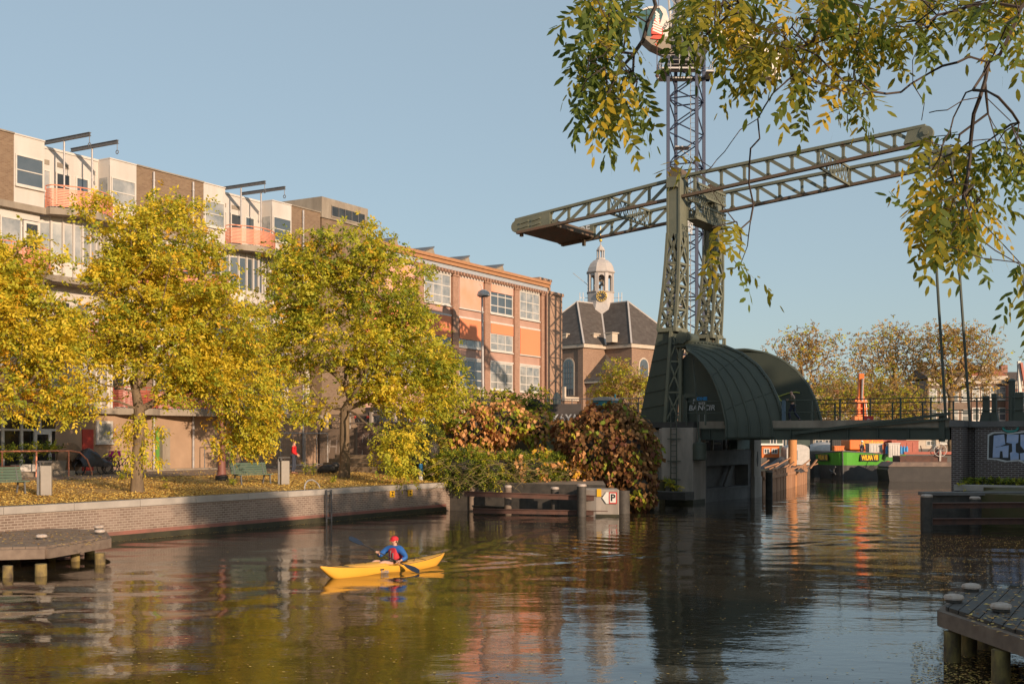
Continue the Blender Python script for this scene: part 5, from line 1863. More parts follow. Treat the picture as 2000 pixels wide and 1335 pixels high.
zp = lambda p, py: CZ + (H - py) / F * p.y
p1, p2, p3, p4 = wp(922, 997), wp(992, 1003.5), wp(1084, 1005), wp(1136, 1008)
pl = wp(872, 996)
def at(p, z, dx=0, dy=0): return Vector((p.x + dx, p.y + dy, z))
fender('pile_fender', 'row of grey piles with rusty beams along the water below the hedge',
       [(p1, .17, zp(p1, 948), m_wood, m_mush), (at(p2, 0, 0, .5), .17, zp(p2, 952), m_wood, m_mush), (at(p3, 0, 0, .3), .19, zp(p3, 955), m_woodd, m_mush), (p4, .21, zp(p4, 949), m_woodd, m_mush), (at(pl, 0, .1, .3), .12, 1.0, m_woodd, m_woodd)],
       [(at(p2, .95, -2.0, -.1), at(p4, .80, 1.2, .1), .16, .22, m_rust), (at(p2, .16, -1.6, -.1), at(p4, .14, 1.2, .1), .16, .2, m_rust), (at(pl, .98, 0, .9), at(p1, .95, 3.2, .9), .5, .45, m_wood), (at(pl, .12, 0, 1.0), at(p2, .12, 0, 1.0), .3, .3, m_woodd)])
# slanted revetment and concrete block with the mooring sign
rv = MB()
ra_, rb_ = QF(11.6, -.2, 0), at(p4, 0, 1.2, 1.6)
rv.add([at(ra_, 1.36), at(rb_, 1.36), at(rb_, 1.5, 0, 1.6), at(ra_, 1.5, 0, 1.6)], [(0, 1, 2, 3)])
rv.add([at(ra_, 1.36), at(rb_, 1.36), at(rb_, -1), at(ra_, -1)], [(0, 1, 2, 3)], 1)
o = rv.build('revetment', [M('grooved concrete', (.25, .20, .16), (.16, .13, .10), 2, .9, bump=.1, streak=.2), m_woodd]); tag(o, 'grooved concrete revetment edge under the hedge behind the piles', 'revetment')
bk = wp(1165, 1008)
t = thing('mooring_block', 'angled pale concrete block in the water carrying the mooring sign', 'block', (bk.x, bk.y, 0), 0)
mb = MB(); mb.prism([(0, .1), (1.0, -.15), (1.05, 1.4), (-.6, 2.2), (-.65, .5)], lambda u, v, w_: (u, v, w_), -1.2, zp(bk, 953) - .05); mb.build('block', m_pier, t, bevel=.04)
mb = MB(); mb.prism([(-.01, .08), (1.01, -.17), (1.07, 1.3), (-.3, 1.9)], lambda u, v, w_: (u, v, w_), -.5, .1); mb.build('tide_band', m_algae, t)
sp = at(bk, zp(bk, 971.5), .56, -.05)
t = thing('mooring_sign', 'white and red sign with a black P and a side arrow on the concrete block', 'sign', sp, math.atan2(-.25, 1.0))
mb = MB(); mb.box(.0, .36, -.05, -.02, -.26, .26); mb.build('border', m_signr, t)
mb = MB(); mb.box(.045, .315, -.056, -.051, -.21, .21); mb.prism([(-.3, 0), (-.12, -.26), (-.01, -.26), (-.01, .26), (-.12, .26)], lambda u, v, w_: (u, w_, v), -.05, -.02); mb.build('plate', m_signw, t)
mb = MB(); put_text(mb, 'P', (.18, -.06, 0), (1, 0, 0), (0, 0, 1), .42, bold=.015); mb.build('letter', m_black, t)
mb = MB(); mb.box(-.55, -.35, -.03, 0, .05, .4); mb.build('small_plate', m_yel, t)
fp = wp(1218, 1003)
o = MB().path([(0, 0, -1.5), (0, 0, zp(fp, 958))], .32, 14).build('mooring_pile', m_woodd, None, smooth=True); o.location = (fp.x, fp.y + .3, 0)
tag(o, 'thick dark pile standing between the concrete block and the hanging vine', 'pile')
# low platform between the mound and the pier
pp = wp(1300, 988)
t = thing('fender_platform', 'low dark timber platform between the vine mound and the pier', 'platform', (pp.x, pp.y, 0), BX)
mb = MB(); mb.box(-2.4, 1.2, -.2, .9, .35, .75); mb.build('beam', m_woodd, t)
mb = MB()
for x in (-1.9, -.5): mb.box(x - .09, x + .09, -.1, .1, -1, .35)
mb.build('leg', m_pier, t)
# right fender
q1, q2 = wp(1810, 1036), wp(1914, 1030)
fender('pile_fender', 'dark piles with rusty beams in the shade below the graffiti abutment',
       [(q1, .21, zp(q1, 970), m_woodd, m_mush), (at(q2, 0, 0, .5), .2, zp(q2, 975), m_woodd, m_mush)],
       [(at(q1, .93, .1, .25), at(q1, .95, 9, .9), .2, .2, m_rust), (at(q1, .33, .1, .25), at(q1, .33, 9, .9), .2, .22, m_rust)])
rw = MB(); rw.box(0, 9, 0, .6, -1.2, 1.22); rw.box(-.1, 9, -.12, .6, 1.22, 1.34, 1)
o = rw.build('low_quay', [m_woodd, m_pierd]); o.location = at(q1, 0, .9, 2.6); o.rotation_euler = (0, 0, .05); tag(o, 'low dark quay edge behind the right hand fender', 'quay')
# pile left of the sheet piling seen under the bridge
qq = wp(1502, 975)
mb = MB(); mb.path([(0, 0, -1.5), (0, 0, zp(qq, 922))], .2, 14); mb.lathe([(.21, 0), (.21, .08), (.12, .12)], (0, 0, zp(qq, 922)), 14, 1)
o = mb.build('mooring_pile', [m_woodd, m_pier], None, smooth=True); o.location = (qq.x, qq.y, 0); tag(o, 'black mooring pile with a grey cap beside the bridge pier', 'pile')

# ---------------------------------------------------------------- benches, bins, lamp
def bench_make(label, loc, rz):
    t = thing('park_bench', label, 'bench', loc, rz, 'green slatted benches on the lawn')
    L = 1.85
    mb = MB()
    for k in range(5): mb.box(-L / 2, L / 2, -.30 + k * .095, -.30 + k * .095 + .075, .43, .465)
    mb.build('seat', m_bench, t)
    mb = MB()
    for k in range(5):
        y, z = .20 + k * .028, .52 + k * .095
        mb.obox((0, y, z), (L / 2, 0, 0), (0, .016, .005), (0, -.010, .036))
    mb.build('backrest', m_bench, t)
    for x in (-.75, .75):
        mb = MB(); mb.bar((x, -.24, .43), (x, -.30, 0), .05); mb.bar((x, .14, .43), (x, .24, 0), .05); mb.bar((x, -.3, .415), (x, .18, .415), .05, .03); mb.bar((x, .17, .42), (x, .33, .95), .045)
        mb.build('leg', m_steelgrey, t)
    return t


b1 = lawn(492, 938)
proto = bench_make('green slatted bench beside the iron lamp post and the litter bin', b1, QA - .18)
b0 = lawn(0, 957)
dup(proto, b0, QA - .1, label='green slatted bench cut off by the left edge of the picture')


def bin_make(label, loc, rz):
    t = thing('litter_bin', label, 'litter bin', loc, rz, 'grey litter bins on the lawn')
    mb = MB(); mb.box(-.04, .32, -.19, .19, .02, 1.05); mb.build('body', m_bin, t, bevel=.03)
    mb = MB(); mb.box(-.16, -.07, -.06, .06, -.05, 1.15); mb.build('post', m_steelgrey, t)
    mb = MB(); mb.box(-.16, .34, -.21, .21, 1.16, 1.21); mb.box(-.07, .0, -.2, -.17, 1.05, 1.16); mb.box(-.07, .0, .17, .2, 1.05, 1.16); mb.build('lid', m_dark, t)
    return t


bp1 = lawn(82, 962)
bn = bin_make('grey litter bin in front of the red railing, right of the cut off bench', bp1, QA - .75)
dup(bn, lawn(550, 940), QA - .75, label='grey litter bin between the green bench and the person in red')
lp_ = lawn(433, 935)
t = thing('lamp_post', 'old oxide red cast iron lamp post with a flared base, its head hidden in leaves', 'lamp post', lp_, 0)
mb = MB(); mb.lathe([(.27, -.1), (.27, .2), (.20, .26), (.175, .5), (.16, 1.15), (.2, 1.2), (.15, 1.26), (.13, 1.5), (.17, 1.56), (.10, 1.65), (.085, 1.8), (.07, 4.2), (.1, 4.25), (.06, 4.4)], n=16, m=0)
mb.build('post', m_iron, t, smooth=True)
mb = MB(); mb.lathe([(.28, -.12), (.28, .2)], n=16); mb.build('base', m_dark, t)
mb = MB(); mb.lathe([(.12, 4.4), (.26, 4.75), (.28, 4.8), (.1, 4.95), (.03, 5.1)], n=8); mb.build('lantern', m_glass, t)
# low blue and white marker
p = lawn(822, 940)
mb = MB(); mb.lathe([(.105, -.1), (.105, .45)], n=14); mb.lathe([(.107, .45), (.107, .8), (.06, .84)], n=14, m=1)
o = mb.build('marker_post', [m_signw, m_signb], None, smooth=True); o.location = p; tag(o, 'short white marker post with a blue top near the quay edge', 'post')
# black bag
p = lawn(641, 924)
mb = MB(); mb.ball((0, 0, .2), .52, .3, .28, 12); mb.ball((.35, .05, .33), .26, .22, .26, 10); mb.ball((-.3, 0, .14), .28, .25, .2, 10)
o = mb.build('black_bag', m_dark, None, smooth=True); o.location = p; tag(o, 'lumpy black bag lying in the grass left of the forked tree', 'bag')

# ---------------------------------------------------------------- by the flats: railing, planters, bikes
def fac(px, py, n=AN + 1.2):
    s, z = onq(px, py, n)
    return QF(s, n, 0), z


t = thing('entrance_railing', 'orange red steel railing with a curved end in front of the shop window', 'railing', QF(0, AN + 3.0, 0), QA)
sa, z1 = onq(0, 881, AN + 3.0); sb, _ = onq(138, 882, AN + 3.0); zg = 1.8
mb = MB()
zt_ = z1
mb.path([(sa - 6, 0, zt_), (sb, 0, zt_), (sb + .5, 0, zt_ - .08), (sb + .9, 0, zt_ - .4), (sb + 1.15, 0, zt_ - .9), (sb + 1.2, 0, zg - .1)], .035, 8)
mb.path([(sa - 6, 1.6, zt_), (sb + 1.3, 1.6, zt_), (sb + 1.9, 1.6, zt_ - .3), (sb + 2.2, 1.6, zg - .1)], .03, 8)
mb.build('handrail', m_salmon, t, smooth=True)
mb = MB()
for k in range(6): mb.tube((sb - .1 - k * 1.7, 0, zg - .1), (sb - .1 - k * 1.7, 0, zt_), .035, n=8)
mb.build('post', m_salmon, t)
mb = MB(); mb.box(sa - 6, sb + .5, .3, 2.4, 1.7, 2.05); mb.build('ramp', m_conc, t)
GP = 'plants and tubs behind the orange red railing'
for k, (px, w_, h_, lab, m_) in enumerate(((10, .5, .4, 'terracotta tub with plants at the left edge behind the red railing', m_redrail), (52, .6, .45, 'white plant box in front of the shop door, left of the litter bin', m_white), (97, .7, .6, 'concrete block planter right of the litter bin behind the railing', m_conc))):
    p, z = fac(px, 900, AN + 2.0)
    t = thing('planter', lab, 'planter', (p.x, p.y, 1.9), QA, GP)
    mb = MB(); mb.prism([(-w_ * .8, 0), (w_ * .8, 0), (w_, h_), (-w_, h_)], lambda u, v, s_: (u, s_, v), -.3, .3); mb.build('tub', m_, t)
    pp = NR.normal(0, 1, (70, 3)) * np.array([w_ * .5, .2, .16]) + np.array([p.x, p.y, 2.45 + h_])
    sprays('plant', t, pp, NR.normal(0, 1, (70, 3)) + np.array([0, 0, .6]), NR.randint(0, 3, 70), [lf_g, lf_d, lf_o], .15, 5, .14, .07)


def bike(name, label, loc, rz, group, extra=None):
    t = thing(name, label, 'bicycle', loc, rz, group)
    for x in (-.55, .55):
        mb = MB()
        mb.path([(x + .34 * math.cos(a), 0, .35 + .34 * math.sin(a)) for a in np.linspace(0, 6.283, 25)[:-1]], .02, 6, closed=True)
        w_ = mb.build('wheel', m_black, t, smooth=True)
        mb = MB()
        for k in range(10):
            a = k * .628
            mb.tube((x, 0, .35), (x + .33 * math.cos(a), 0, .35 + .33 * math.sin(a)), .004, n=3)
        mb.tube((x, -.05, .35), (x, .05, .35), .03)
        mb.build('spokes', m_zinc, w_)
    mb = MB()
    for a, b in (((-.55, 0, .35), (-.08, 0, .32)), ((-.08, 0, .32), (-.22, 0, .85)), ((-.55, 0, .35), (-.2, 0, .78)), ((-.08, 0, .32), (.40, 0, .80)), ((-.2, 0, .75), (.38, 0, .88)), ((.36, 0, 1.0), (.55, 0, .35))): mb.tube(a, b, .018, n=6)
    mb.build('frame', m_dark, t)
    mb = MB(); mb.path([(.28, -.28, 1.02), (.42, -.2, 1.06), (.37, 0, 1.04), (.42, .2, 1.06), (.28, .28, 1.02)], .014, 6); mb.build('handlebar', m_zinc, t)
    mb = MB(); mb.ball((-.25, 0, .92), .14, .08, .045, 8); mb.build('saddle', m_black, t, smooth=True)
    mb = MB(); mb.box(-.82, -.35, -.07, .07, .72, .74); mb.bar((-.75, 0, .72), (-.55, 0, .35), .02); mb.build('carrier', m_dark, t)
    return t


GB = 'bicycles parked by the flats'
p, _ = fac(212, 920, AN + 2.2)
bk0 = bike('bicycle', 'dark bicycle with a pink crate between the covered cargo bike and the round trunk', (p.x, p.y, 1.83), QA + .25, GB)
p2, _ = fac(236, 920, AN + 2.0)
dup(bk0, (p2.x, p2.y, 1.83), QA - .2, label='dark bicycle right beside the round tree trunk')
p3, _ = fac(224, 918, AN + 1.3)
dup(bk0, (p3.x, p3.y, 1.84), QA + .1, label='dark bicycle standing behind the pink crate')
mb = MB(); mb.box(.3, .66, -.2, .2, .78, 1.08); mb.box(.33, .63, -.17, .17, 1.0, 1.085, 1); mb.build('crate', [M('pink plastic', (.65, .03, .28), (.55, .03, .24), 3, .5), m_dark], bk0)
p, _ = fac(185, 922, AN + 2.4)
t = thing('cargo_bike', 'cargo bicycle under a shiny black cover in front of the flats', 'cargo bike', (p.x, p.y, 1.82), QA)
mb = MB()
pts = []
mb.grid(lambda u, v: Vector((-1.0 + 2.0 * u, (.42 - .12 * abs(u - .5)) * math.cos(math.pi * v), .38 + (.62 + .28 * math.sin(u * 5.2 + .3)) * math.sin(math.pi * v) ** .6 * (1 - .5 * abs(2 * u - 1) ** 3) + .03 * math.sin(u * 30) * math.sin(v * 12))), 26, 14)
mb.build('cover', M('shiny black cover', (.02, .018, .02), (.05, .045, .05), 3, .25), t, smooth=True)
for x in (-.85, .75):
    mb = MB(); mb.path([(x + .3 * math.cos(a), 0, .32 + .3 * math.sin(a)) for a in np.linspace(0, 6.283, 21)[:-1]], .03, 6, closed=True); mb.build('wheel', m_black, t, smooth=True)
# brown round table tops / spool by the red door
p, _ = fac(136, 905, AN + 1.6)
mb = MB(); mb.path([(0, -.05, .75), (0, .05, .75)], .72, 24); mb.path([(0, -.3, .75), (0, .3, .75)], .2, 12)
o = mb.build('cable_spool', M('brown spool wood', (.30, .19, .11), (.2, .13, .08), 3, .8), None, smooth=True); o.location = (p.x, p.y, 1.85); o.rotation_euler = (0, 0, QA)
tag(o, 'round brown wooden spool leaning by the red door', 'spool')
# mesh building fence
t = thing('mesh_fence', 'galvanised mesh building fence in front of the flats, behind the person in red', 'fence', QF(0, AN + 1.7, 0), QA)
sa, zt_ = onq(548, 845, AN + 1.7); sb, _ = onq(640, 848, AN + 1.7)
mid = (sa + sb) / 2
for (x0, x1) in ((sa, mid - .05), (mid + .05, sb)):
    mb = MB()
    for z in (2.0, zt_): mb.tube((x0, 0, z), (x1, 0, z), .03, n=6)
    for x in (x0, x1, (x0 + x1) / 2): mb.tube((x, 0, 1.8), (x, 0, zt_), .028, n=6)
    f_ = mb.build('panel_frame', m_galv, t)
    mb = MB()
    x = x0
    while x < x1: mb.tube((x, 0, 2.0), (x, 0, zt_), .004, n=3); x += .16
    z = 2.0
    while z < zt_: mb.tube((x0, 0, z), (x1, 0, z), .004, n=3); z += .3
    mb.build('mesh', m_galv, f_)
    mb = MB(); mb.box(x0 - .1, x0 + .25, -.2, .2, 1.75, 1.9); mb.build('foot', m_conc, t)
# bench-like rack and grate under the drooping branches
s0, z0 = onq(405, 860, AN + .8)
t = thing('bike_rack', 'thin grey tube rack against the flats behind the iron lamp post', 'rack', QF(s0, AN + .6, 1.85), QA)
mb = MB(); mb.path([(0, 0, 0), (0, 0, 1.35), (1.4, 0, 1.35), (1.4, 0, 0)], .03, 6); mb.path([(1.8, .1, 0), (1.8, .1, 2.0), (2.9, .1, 2.0), (2.9, .1, 0)], .03, 6); mb.build('tube', m_steelgrey, t)

# retaining wall, steps and street railing
wa, wb = Vector((-11.7, 72.2, 0)), Vector((-5.4, 68.6, 0))
wd_ = (wb - wa).normalized(); wn = Vector((wd_.y, -wd_.x, 0))
ang = math.atan2(wd_.y, wd_.x)
t = thing('retaining_wall', 'brown retaining wall with pale graffiti below the raised street', 'wall', wa, ang)
mb = MB(); mb.box(0, 3.0, -.12, .35, 1.2, 4.12); mb.build('concrete_wall', M('ribbed concrete', (.26, .19, .14), (.20, .15, .11), 4, .9, streak=8), t)
mb = MB(); mb.box(3.0, 7.4, -.3, .35, 1.2, 4.35); mb.box(2.8, 3.0, -.2, .35, 1.2, 4.2, 1); mb.build('brick_wall', [M('retaining brick', (.20, .12, .09), (.15, .09, .07), 1, .9, brick=(.22, .075, .012), mortar=(.26, .19, .15)), m_conc], t)
mb = MB()
put_text(mb, 'HEr', (1.5, -.125, 3.0), (1, 0, 0), (.1, 0, 1), 1.2, bold=-.01, xs=.9)
mb.build('graffiti', m_mush, t)
mb = MB(); put_text(mb, 'Moch', (4.2, -.305, 3.55), (1, 0, .05), (.1, 0, 1), .8, bold=-.01); put_text(mb, 'Lo', (3.7, -.305, 2.5), (1, 0, 0), (.1, 0, 1), .9, bold=-.012); mb.build('graffiti', m_mush, t)
t2 = thing('street_railing', 'timber railing with grey posts along the raised street behind the forked tree', 'railing', wa + Vector((0, 0, SZ - .05)), ang)
mb = MB()
for z in (.85, .35): mb.bar((.1, .15, z), (9, .15, z), .07, .10)
mb.build('rail', m_wood, t2)
mb = MB()
for x in (.3, 2.0, 3.7, 5.4, 7.1, 8.8): mb.box(x - .08, x + .08, .05, .25, 0, 1.0)
mb.build('post', m_pier, t2)
st_ = thing('stone_steps', 'broad leaf covered steps leading up beside the retaining wall', 'steps', P(700, 905, 64), ang)
st_.location.z = 0
WM[st_.name] = Matrix.Translation(st_.location) @ Matrix.Rotation(ang, 4, 'Z')
mb = MB()
for k in range(4): mb.box(-2.2 - .15 * k, 4.0, .7 * k - .8, .7 * k - .085, 1.2, 1.80 + .2 * (k + 1))
mb.build('tread', M('worn step stone', (.27, .2, .13), (.2, .15, .10), 3, .9), st_)
# bikes on the raised street
for k, (x, lab) in enumerate(((-.5 + 1.4, 'dark bicycle on the raised street, left of the first grey railing post'), (2.9, 'dark bicycle on the raised street left of the forked tree'), (5.0, 'dark bicycle on the raised street right of the forked tree'), (6.4, 'dark bicycle on the raised street above the pale graffiti'))):
    p = wa + wd_ * x - wn * 1.2
    dup(bk0, (p.x, p.y, SZ), ang + .4 * (-1) ** k, label=lab)
for o in [o for o in COL.objects if o.name.startswith('crate.')]:
    bpy.data.objects.remove(o)
# blue blade banners behind the trunk
p = P(681, 800, 76); p.z = SZ
t = thing('banner_post', 'post with two blue and white banners behind the forked tree', 'banner', p, QA)
mb = MB(); mb.tube((0, 0, 0), (0, 0, 4.3), .05); mb.build('post', m_zinc, t)
mb = MB(); mb.box(.05, .4, -.02, .02, 3.2, 3.9); mb.box(.05, .45, -.02, .02, 1.5, 2.5); mb.box(.05, .45, -.025, .025, 1.5, 1.9, 1); mb.build('banner', [m_signb, m_signw], t)
p = P(808, 824, 70); p.z = SZ
t = thing('red_sign', 'small red round sign on a thin post among the lower branches', 'sign', p, 0)
mb = MB(); mb.tube((0, 0, -.6), (0, 0, .5), .03); mb.build('post', m_zinc, t)
mb = MB(); mb.path([(0, -.04, .5), (0, .0, .5)], .22, 18); mb.build('disc', m_signr, t)
# parked cars glimpsed between branches
def car(label, loc, rz, mat):
    t = thing('parked_car', label, 'car', loc, rz, 'cars parked on the raised street')
    prof = [(-2.1, .35), (-2.15, .75), (-1.9, .9), (-1.2, 1.0), (-.7, 1.42), (.7, 1.45), (1.3, 1.0), (2.0, .85), (2.1, .4)]
    mb = MB(); mb.prism(prof, lambda u, v, s_: (u, s_, v), -.82, .82); mb.build('body', mat, t, bevel=.07)
    mb = MB(); mb.prism([(-1.05, 1.0), (-.66, 1.36), (.66, 1.39), (1.12, 1.0)], lambda u, v, s_: (u, s_, v), -.835, .835); mb.build('window', m_glassd, t)
    for x in (-1.3, 1.3):
        for y in (-.8, .8):
            mb = MB(); mb.path([(x, y - .1, .32), (x, y + .1, .32)], .32, 16); mb.build('wheel', m_black, t)
    mb = MB()
    for y in (-.6, .6): mb.box(-2.17, -2.1, y - .15, y + .15, .68, .82)
    mb.build('tail_light', m_signr, t)
    return t


p = P(745, 815, 77); car('dark parked car glimpsed between the lower leaves of the forked tree', (p.x, p.y, SZ), QA, m_dark)
p = P(778, 815, 80); car('pale parked car glimpsed behind the lower branches beside the red sign', (p.x, p.y, SZ), QA, m_white)

# tall street lamp in front of the factory
p = P(943, 800, 84); p.z = SZ
t = thing('street_lamp', 'tall grey street lamp with a domed head in front of the factory', 'street lamp', p, 0)
zt_ = CZ + (H - 575) / F * 84 - SZ
mb = MB(); mb.path([(0, 0, 0), (0, 0, 3), (-.05, 0, zt_)], [.14, .11, .08], 10); mb.build('post', m_zinc, t, smooth=True)
mb = MB(); mb.lathe([(.46, 0), (.47, .06), (.4, .28), (.2, .42), (.06, .46)], (.05, 0, zt_ - .1), 18); mb.lathe([(.3, -.1), (.44, 0)], (.05, 0, zt_ - .1), 18, 1); mb.path([(.0, 0, zt_ + .3), (-.1, 0, zt_ + .6), (-.2, 0, zt_ + .75)], .04, 6); mb.build('lamp_head', [m_galv, m_glass], t, smooth=True)
# site fence with lettered banner, portable toilet
t = thing('site_fence', 'building site fence with a dark banner lettered in white beside the end of the factory', 'fence', P(1060, 800, 76), 0)
t.location.z = SZ - .1
WM[t.name] = Matrix.Translation(t.location)
fa, fb_ = Vector((-.2, 0, 0)), Vector((8.0, -3.0, 0))
mb = MB(); hh = 2.0
for k in range(5):
    p = fa.lerp(fb_, k / 4)
    mb.tube(p, p + Vector((0, 0, hh)), .035, n=6)
    if k < 4:
        for j in range(1, 14):
            r_ = fa.lerp(fb_, (k + j / 14) / 4); mb.tube(r_, r_ + Vector((0, 0, hh)), .006, n=3)
for z in (.1, 1.0, hh): mb.tube(fa + Vector((0, 0, z)), fb_ + Vector((0, 0, z)), .03, n=6)
mb.build('panels', m_steelgrey, t)
dv = (fb_ - fa).normalized(); nv = Vector((dv.y, -dv.x, 0))
mb = MB(); mb.obox(fa + dv * 1.3 + nv * .05 + Vector((0, 0, .95)), dv * 1.5, nv * .012, (0, 0, .75)); bnr = mb.build('banner', M('grey banner cloth', (.10, .085, .08), (.08, .07, .065), 2, .8), t)
mb = MB(); put_text(mb, 'KAYA', fa + dv * 1.75 + nv * .066 + Vector((0, 0, .72)), dv, (0, 0, 1), .78, bold=.015, xs=.85); put_text(mb, 'S', fa + dv * .5 + nv * .066 + Vector((0, 0, .72)), dv, (0, 0, 1), .78, bold=.015); mb.build('letters', m_graf, bnr)
p = P(1183, 800, 71); p.z = SZ - .6
t = thing('portable_toilet', 'blue green portable toilet with a pale roof behind the vine mound', 'portable toilet', p, -.4)
m_tq = M('turquoise plastic', (.02, .17, .22), (.025, .2, .26), 2, .5)
mb = MB(); mb.box(-.6, .6, -.6, .6, 0, 2.25); mb.box(-.5, .5, -.625, -.603, .1, 2.0); mb.build('cabin', m_tq, t, bevel=.03)
mb = MB(); mb.prism([(-.66, 2.25), (.66, 2.25), (.6, 2.38), (.2, 2.47), (-.2, 2.47), (-.6, 2.38)], lambda u, v, s_: (u, s_, v), -.66, .66); mb.build('roof', m_galv, t)
mb = MB(); mb.tube((.45, .45, 2.2), (.45, .45, 2.65), .06); mb.build('vent_pipe', m_tq, t)
t = thing('embankment_railing', 'thin black railing along the raised bank between the toilet and the bridge', 'railing', P(1190, 800, 68), 0)
t.location.z = SZ - .3
WM[t.name] = Matrix.Translation(t.location)
mb = MB()
for k in range(8):
    p = Vector((k * .55, .2 * k * .3, 0)); mb.tube(p, p + Vector((0, 0, 1.75)), .03, n=5)
for z in (1.7, 1.1, .5): mb.tube((0, 0, z), (3.9, .42, z), .025, n=5)
mb.build('rails', m_steelgrey, t)

# ---------------------------------------------------------------- kayak
kl = (KST - KBOW).length
kz = math.atan2(-KD.y, -KD.x)                    # local +x points to the bow
kmid = (KBOW + KST) / 2
ky = thing('kayak', 'long yellow sea kayak gliding left across the canal', 'kayak', (kmid.x, kmid.y, 0), kz)
hl = kl / 2
m_kay = M('kayak yellow', (.78, .40, .05), (.74, .37, .045), 1.5, .4)


def khalf(u):                                     # u from -1 (stern) to 1 (bow)
    return .29 * max(0.0, 1 - abs(u) ** 2.3) ** .75 + .012


def kshear(u):
    return .165 + .155 * abs(u) ** 2.4 + (.02 if u > 0 else 0)


def keel(u):
    return -.10 + (.0 if abs(u) < .72 else .40 * ((abs(u) - .72) / .28) ** 1.5)


def kpt(u, v):
    w_ = khalf(u); zs = kshear(u); zk = min(keel(u), zs - .02)
    x = u * hl
    if v < .5:                                    # hull from starboard sheer round to port sheer
        a = v * 2 * math.pi
        c, s_ = math.cos(a), math.sin(a)
        return Vector((x, w_ * (abs(c) ** .7) * (1 if c > 0 else -1), zs - (zs - zk) * s_ ** .8 if s_ > 0 else zs))
    a = (v - .5) * 2 * math.pi                    # deck back over the top
    c, s_ = math.cos(a), math.sin(a)
    rise = .10 if .08 < u < .6 else .055
    return Vector((x, -w_ * c, zs + rise * max(0, 1 - abs(u) ** 2) * max(0, s_)))


mb = MB(); mb.grid(lambda u, v: kpt(2 * u - 1, v), 60, 24); mb.build('hull', m_kay, ky, smooth=True)
ck_ = -.13
mb = MB(); mb.path([(ck_ * hl + .42 * math.cos(a), .235 * math.sin(a), .27 + .03 * math.cos(a)) for a in np.linspace(0, 6.283, 25)[:-1]], .028, 6, closed=True); mb.build('cockpit_rim', m_dark, ky, smooth=True)
mb = MB(); mb.ball((ck_ * hl, 0, .255), .40, .22, .05, 16); mb.build('spray_deck', m_dark, ky, smooth=True)
mb = MB()
for x0, x1 in ((.55, .95), (.95, 1.4), (-1.3, -.85)):
    mb.path([(x0, .24, .215), (x0 + .2, 0, .285), (x1, -.2, .225)], .009, 4); mb.path([(x0, -.24, .215), (x0 + .2, 0, .29), (x1, .2, .225)], .009, 4)
mb.path([(u * hl, khalf(u) * .97, kshear(u) + .012) for u in np.linspace(-.9, .93, 20)], .007, 4); mb.path([(u * hl, -khalf(u) * .97, kshear(u) + .012) for u in np.linspace(-.9, .93, 20)], .007, 4)
mb.build('deck_lines', m_black, ky)
mb = MB(); mb.box(.38, .52, khalf(.2) - .002, khalf(.2) + .006, .10, .135); mb.path([(hl - .22, 0, .31), (hl - .12, 0, .36), (hl - .1, 0, .30)], .012, 5); mb.path([(-hl + .12, 0, .32), (-hl + .05, 0, .39)], .014, 5); mb.ball((1.5, 0, .25), .16, .14, .03, 12); mb.build('fittings', m_dark, ky)
mb = MB(); put_text(mb, 'Kodiak', (.35, khalf(.15) + .003, .06), (-1, 0, 0), (0, 0, 1), .10, bold=.002); mb.build('lettering', m_zinc, ky)
# ---------------------------------------------------------------- people
def skin(nodes, edges, sub=2):
    """one smooth continuous surface grown round a jointed skeleton: nodes (x,y,z,r[,r2])"""
    me = bpy.data.meshes.new('skeleton')
    bm = bmesh.new()
    sl = bm.verts.layers.skin.verify()
    vs = []
    for i, n in enumerate(nodes):
        v = bm.verts.new(n[:3])
        v[sl].radius = (n[3], n[4] if len(n) > 4 else n[3])
        v[sl].use_root = (i == 0)
        vs.append(v)
    for a, b in edges: bm.edges.new((vs[a], vs[b]))
    bm.to_mesh(me)
    bm.free()
    o = bpy.data.objects.new('skeleton', me)
    COL.objects.link(o)
    md = o.modifiers.new('Skin', 'SKIN')
    md.use_smooth_shade = True
    s = o.modifiers.new('Subsurf', 'SUBSURF')
    s.levels = s.render_levels = sub
    dg = bpy.context.evaluated_depsgraph_get()
    e = o.evaluated_get(dg)
    m2 = e.to_mesh()
    V = [tuple(v.co) for v in m2.vertices]
    Fc = [tuple(p.vertices) for p in m2.polygons]
    e.to_mesh_clear()
    bpy.data.objects.remove(o)
    bpy.data.meshes.remove(me)
    return V, Fc


def chain_skin(chains, sub=2):
    """chains: lists of (x,y,z,r..) tuples; equal points are shared so the chains join"""
    nodes, idx, edges = [], {}, []
    for c in chains:
        prev = None
        for n in c:
            k = tuple(round(q_, 4) for q_ in n[:3])
            if k not in idx:
                idx[k] = len(nodes); nodes.append(n)
            if prev is not None and prev != idx[k]: edges.append((prev, idx[k]))
            prev = idx[k]
    return skin(nodes, edges, sub)


def face_bits(mb, c, f, up, r, m_eye=1, m_lip=2):
    """nose, eyes, ears and mouth on a head centred at c looking along f"""
    c, f, up = Vector(c), Vector(f).normalized(), Vector(up)
    s = up.cross(f).normalized()
    mb.ball(c + f * r * 1.02 - up * r * .12, r * .17, n=6)
    mb.ball(c + f * r * 1.0 - up * r * .0, r * .12, n=6)
    for g in (-1, 1):
        mb.ball(c + f * r * .90 + s * g * r * .36 + up * r * .12, r * .12, n=6, m=m_eye)
        mb.ball(c + s * g * r * .98 - up * r * .05, r * .16, r * .16, r * .28, n=6)
    mb.obox(c + f * r * .93 - up * r * .48, f * r * .06, s * r * .28, up * r * .05, m_lip)


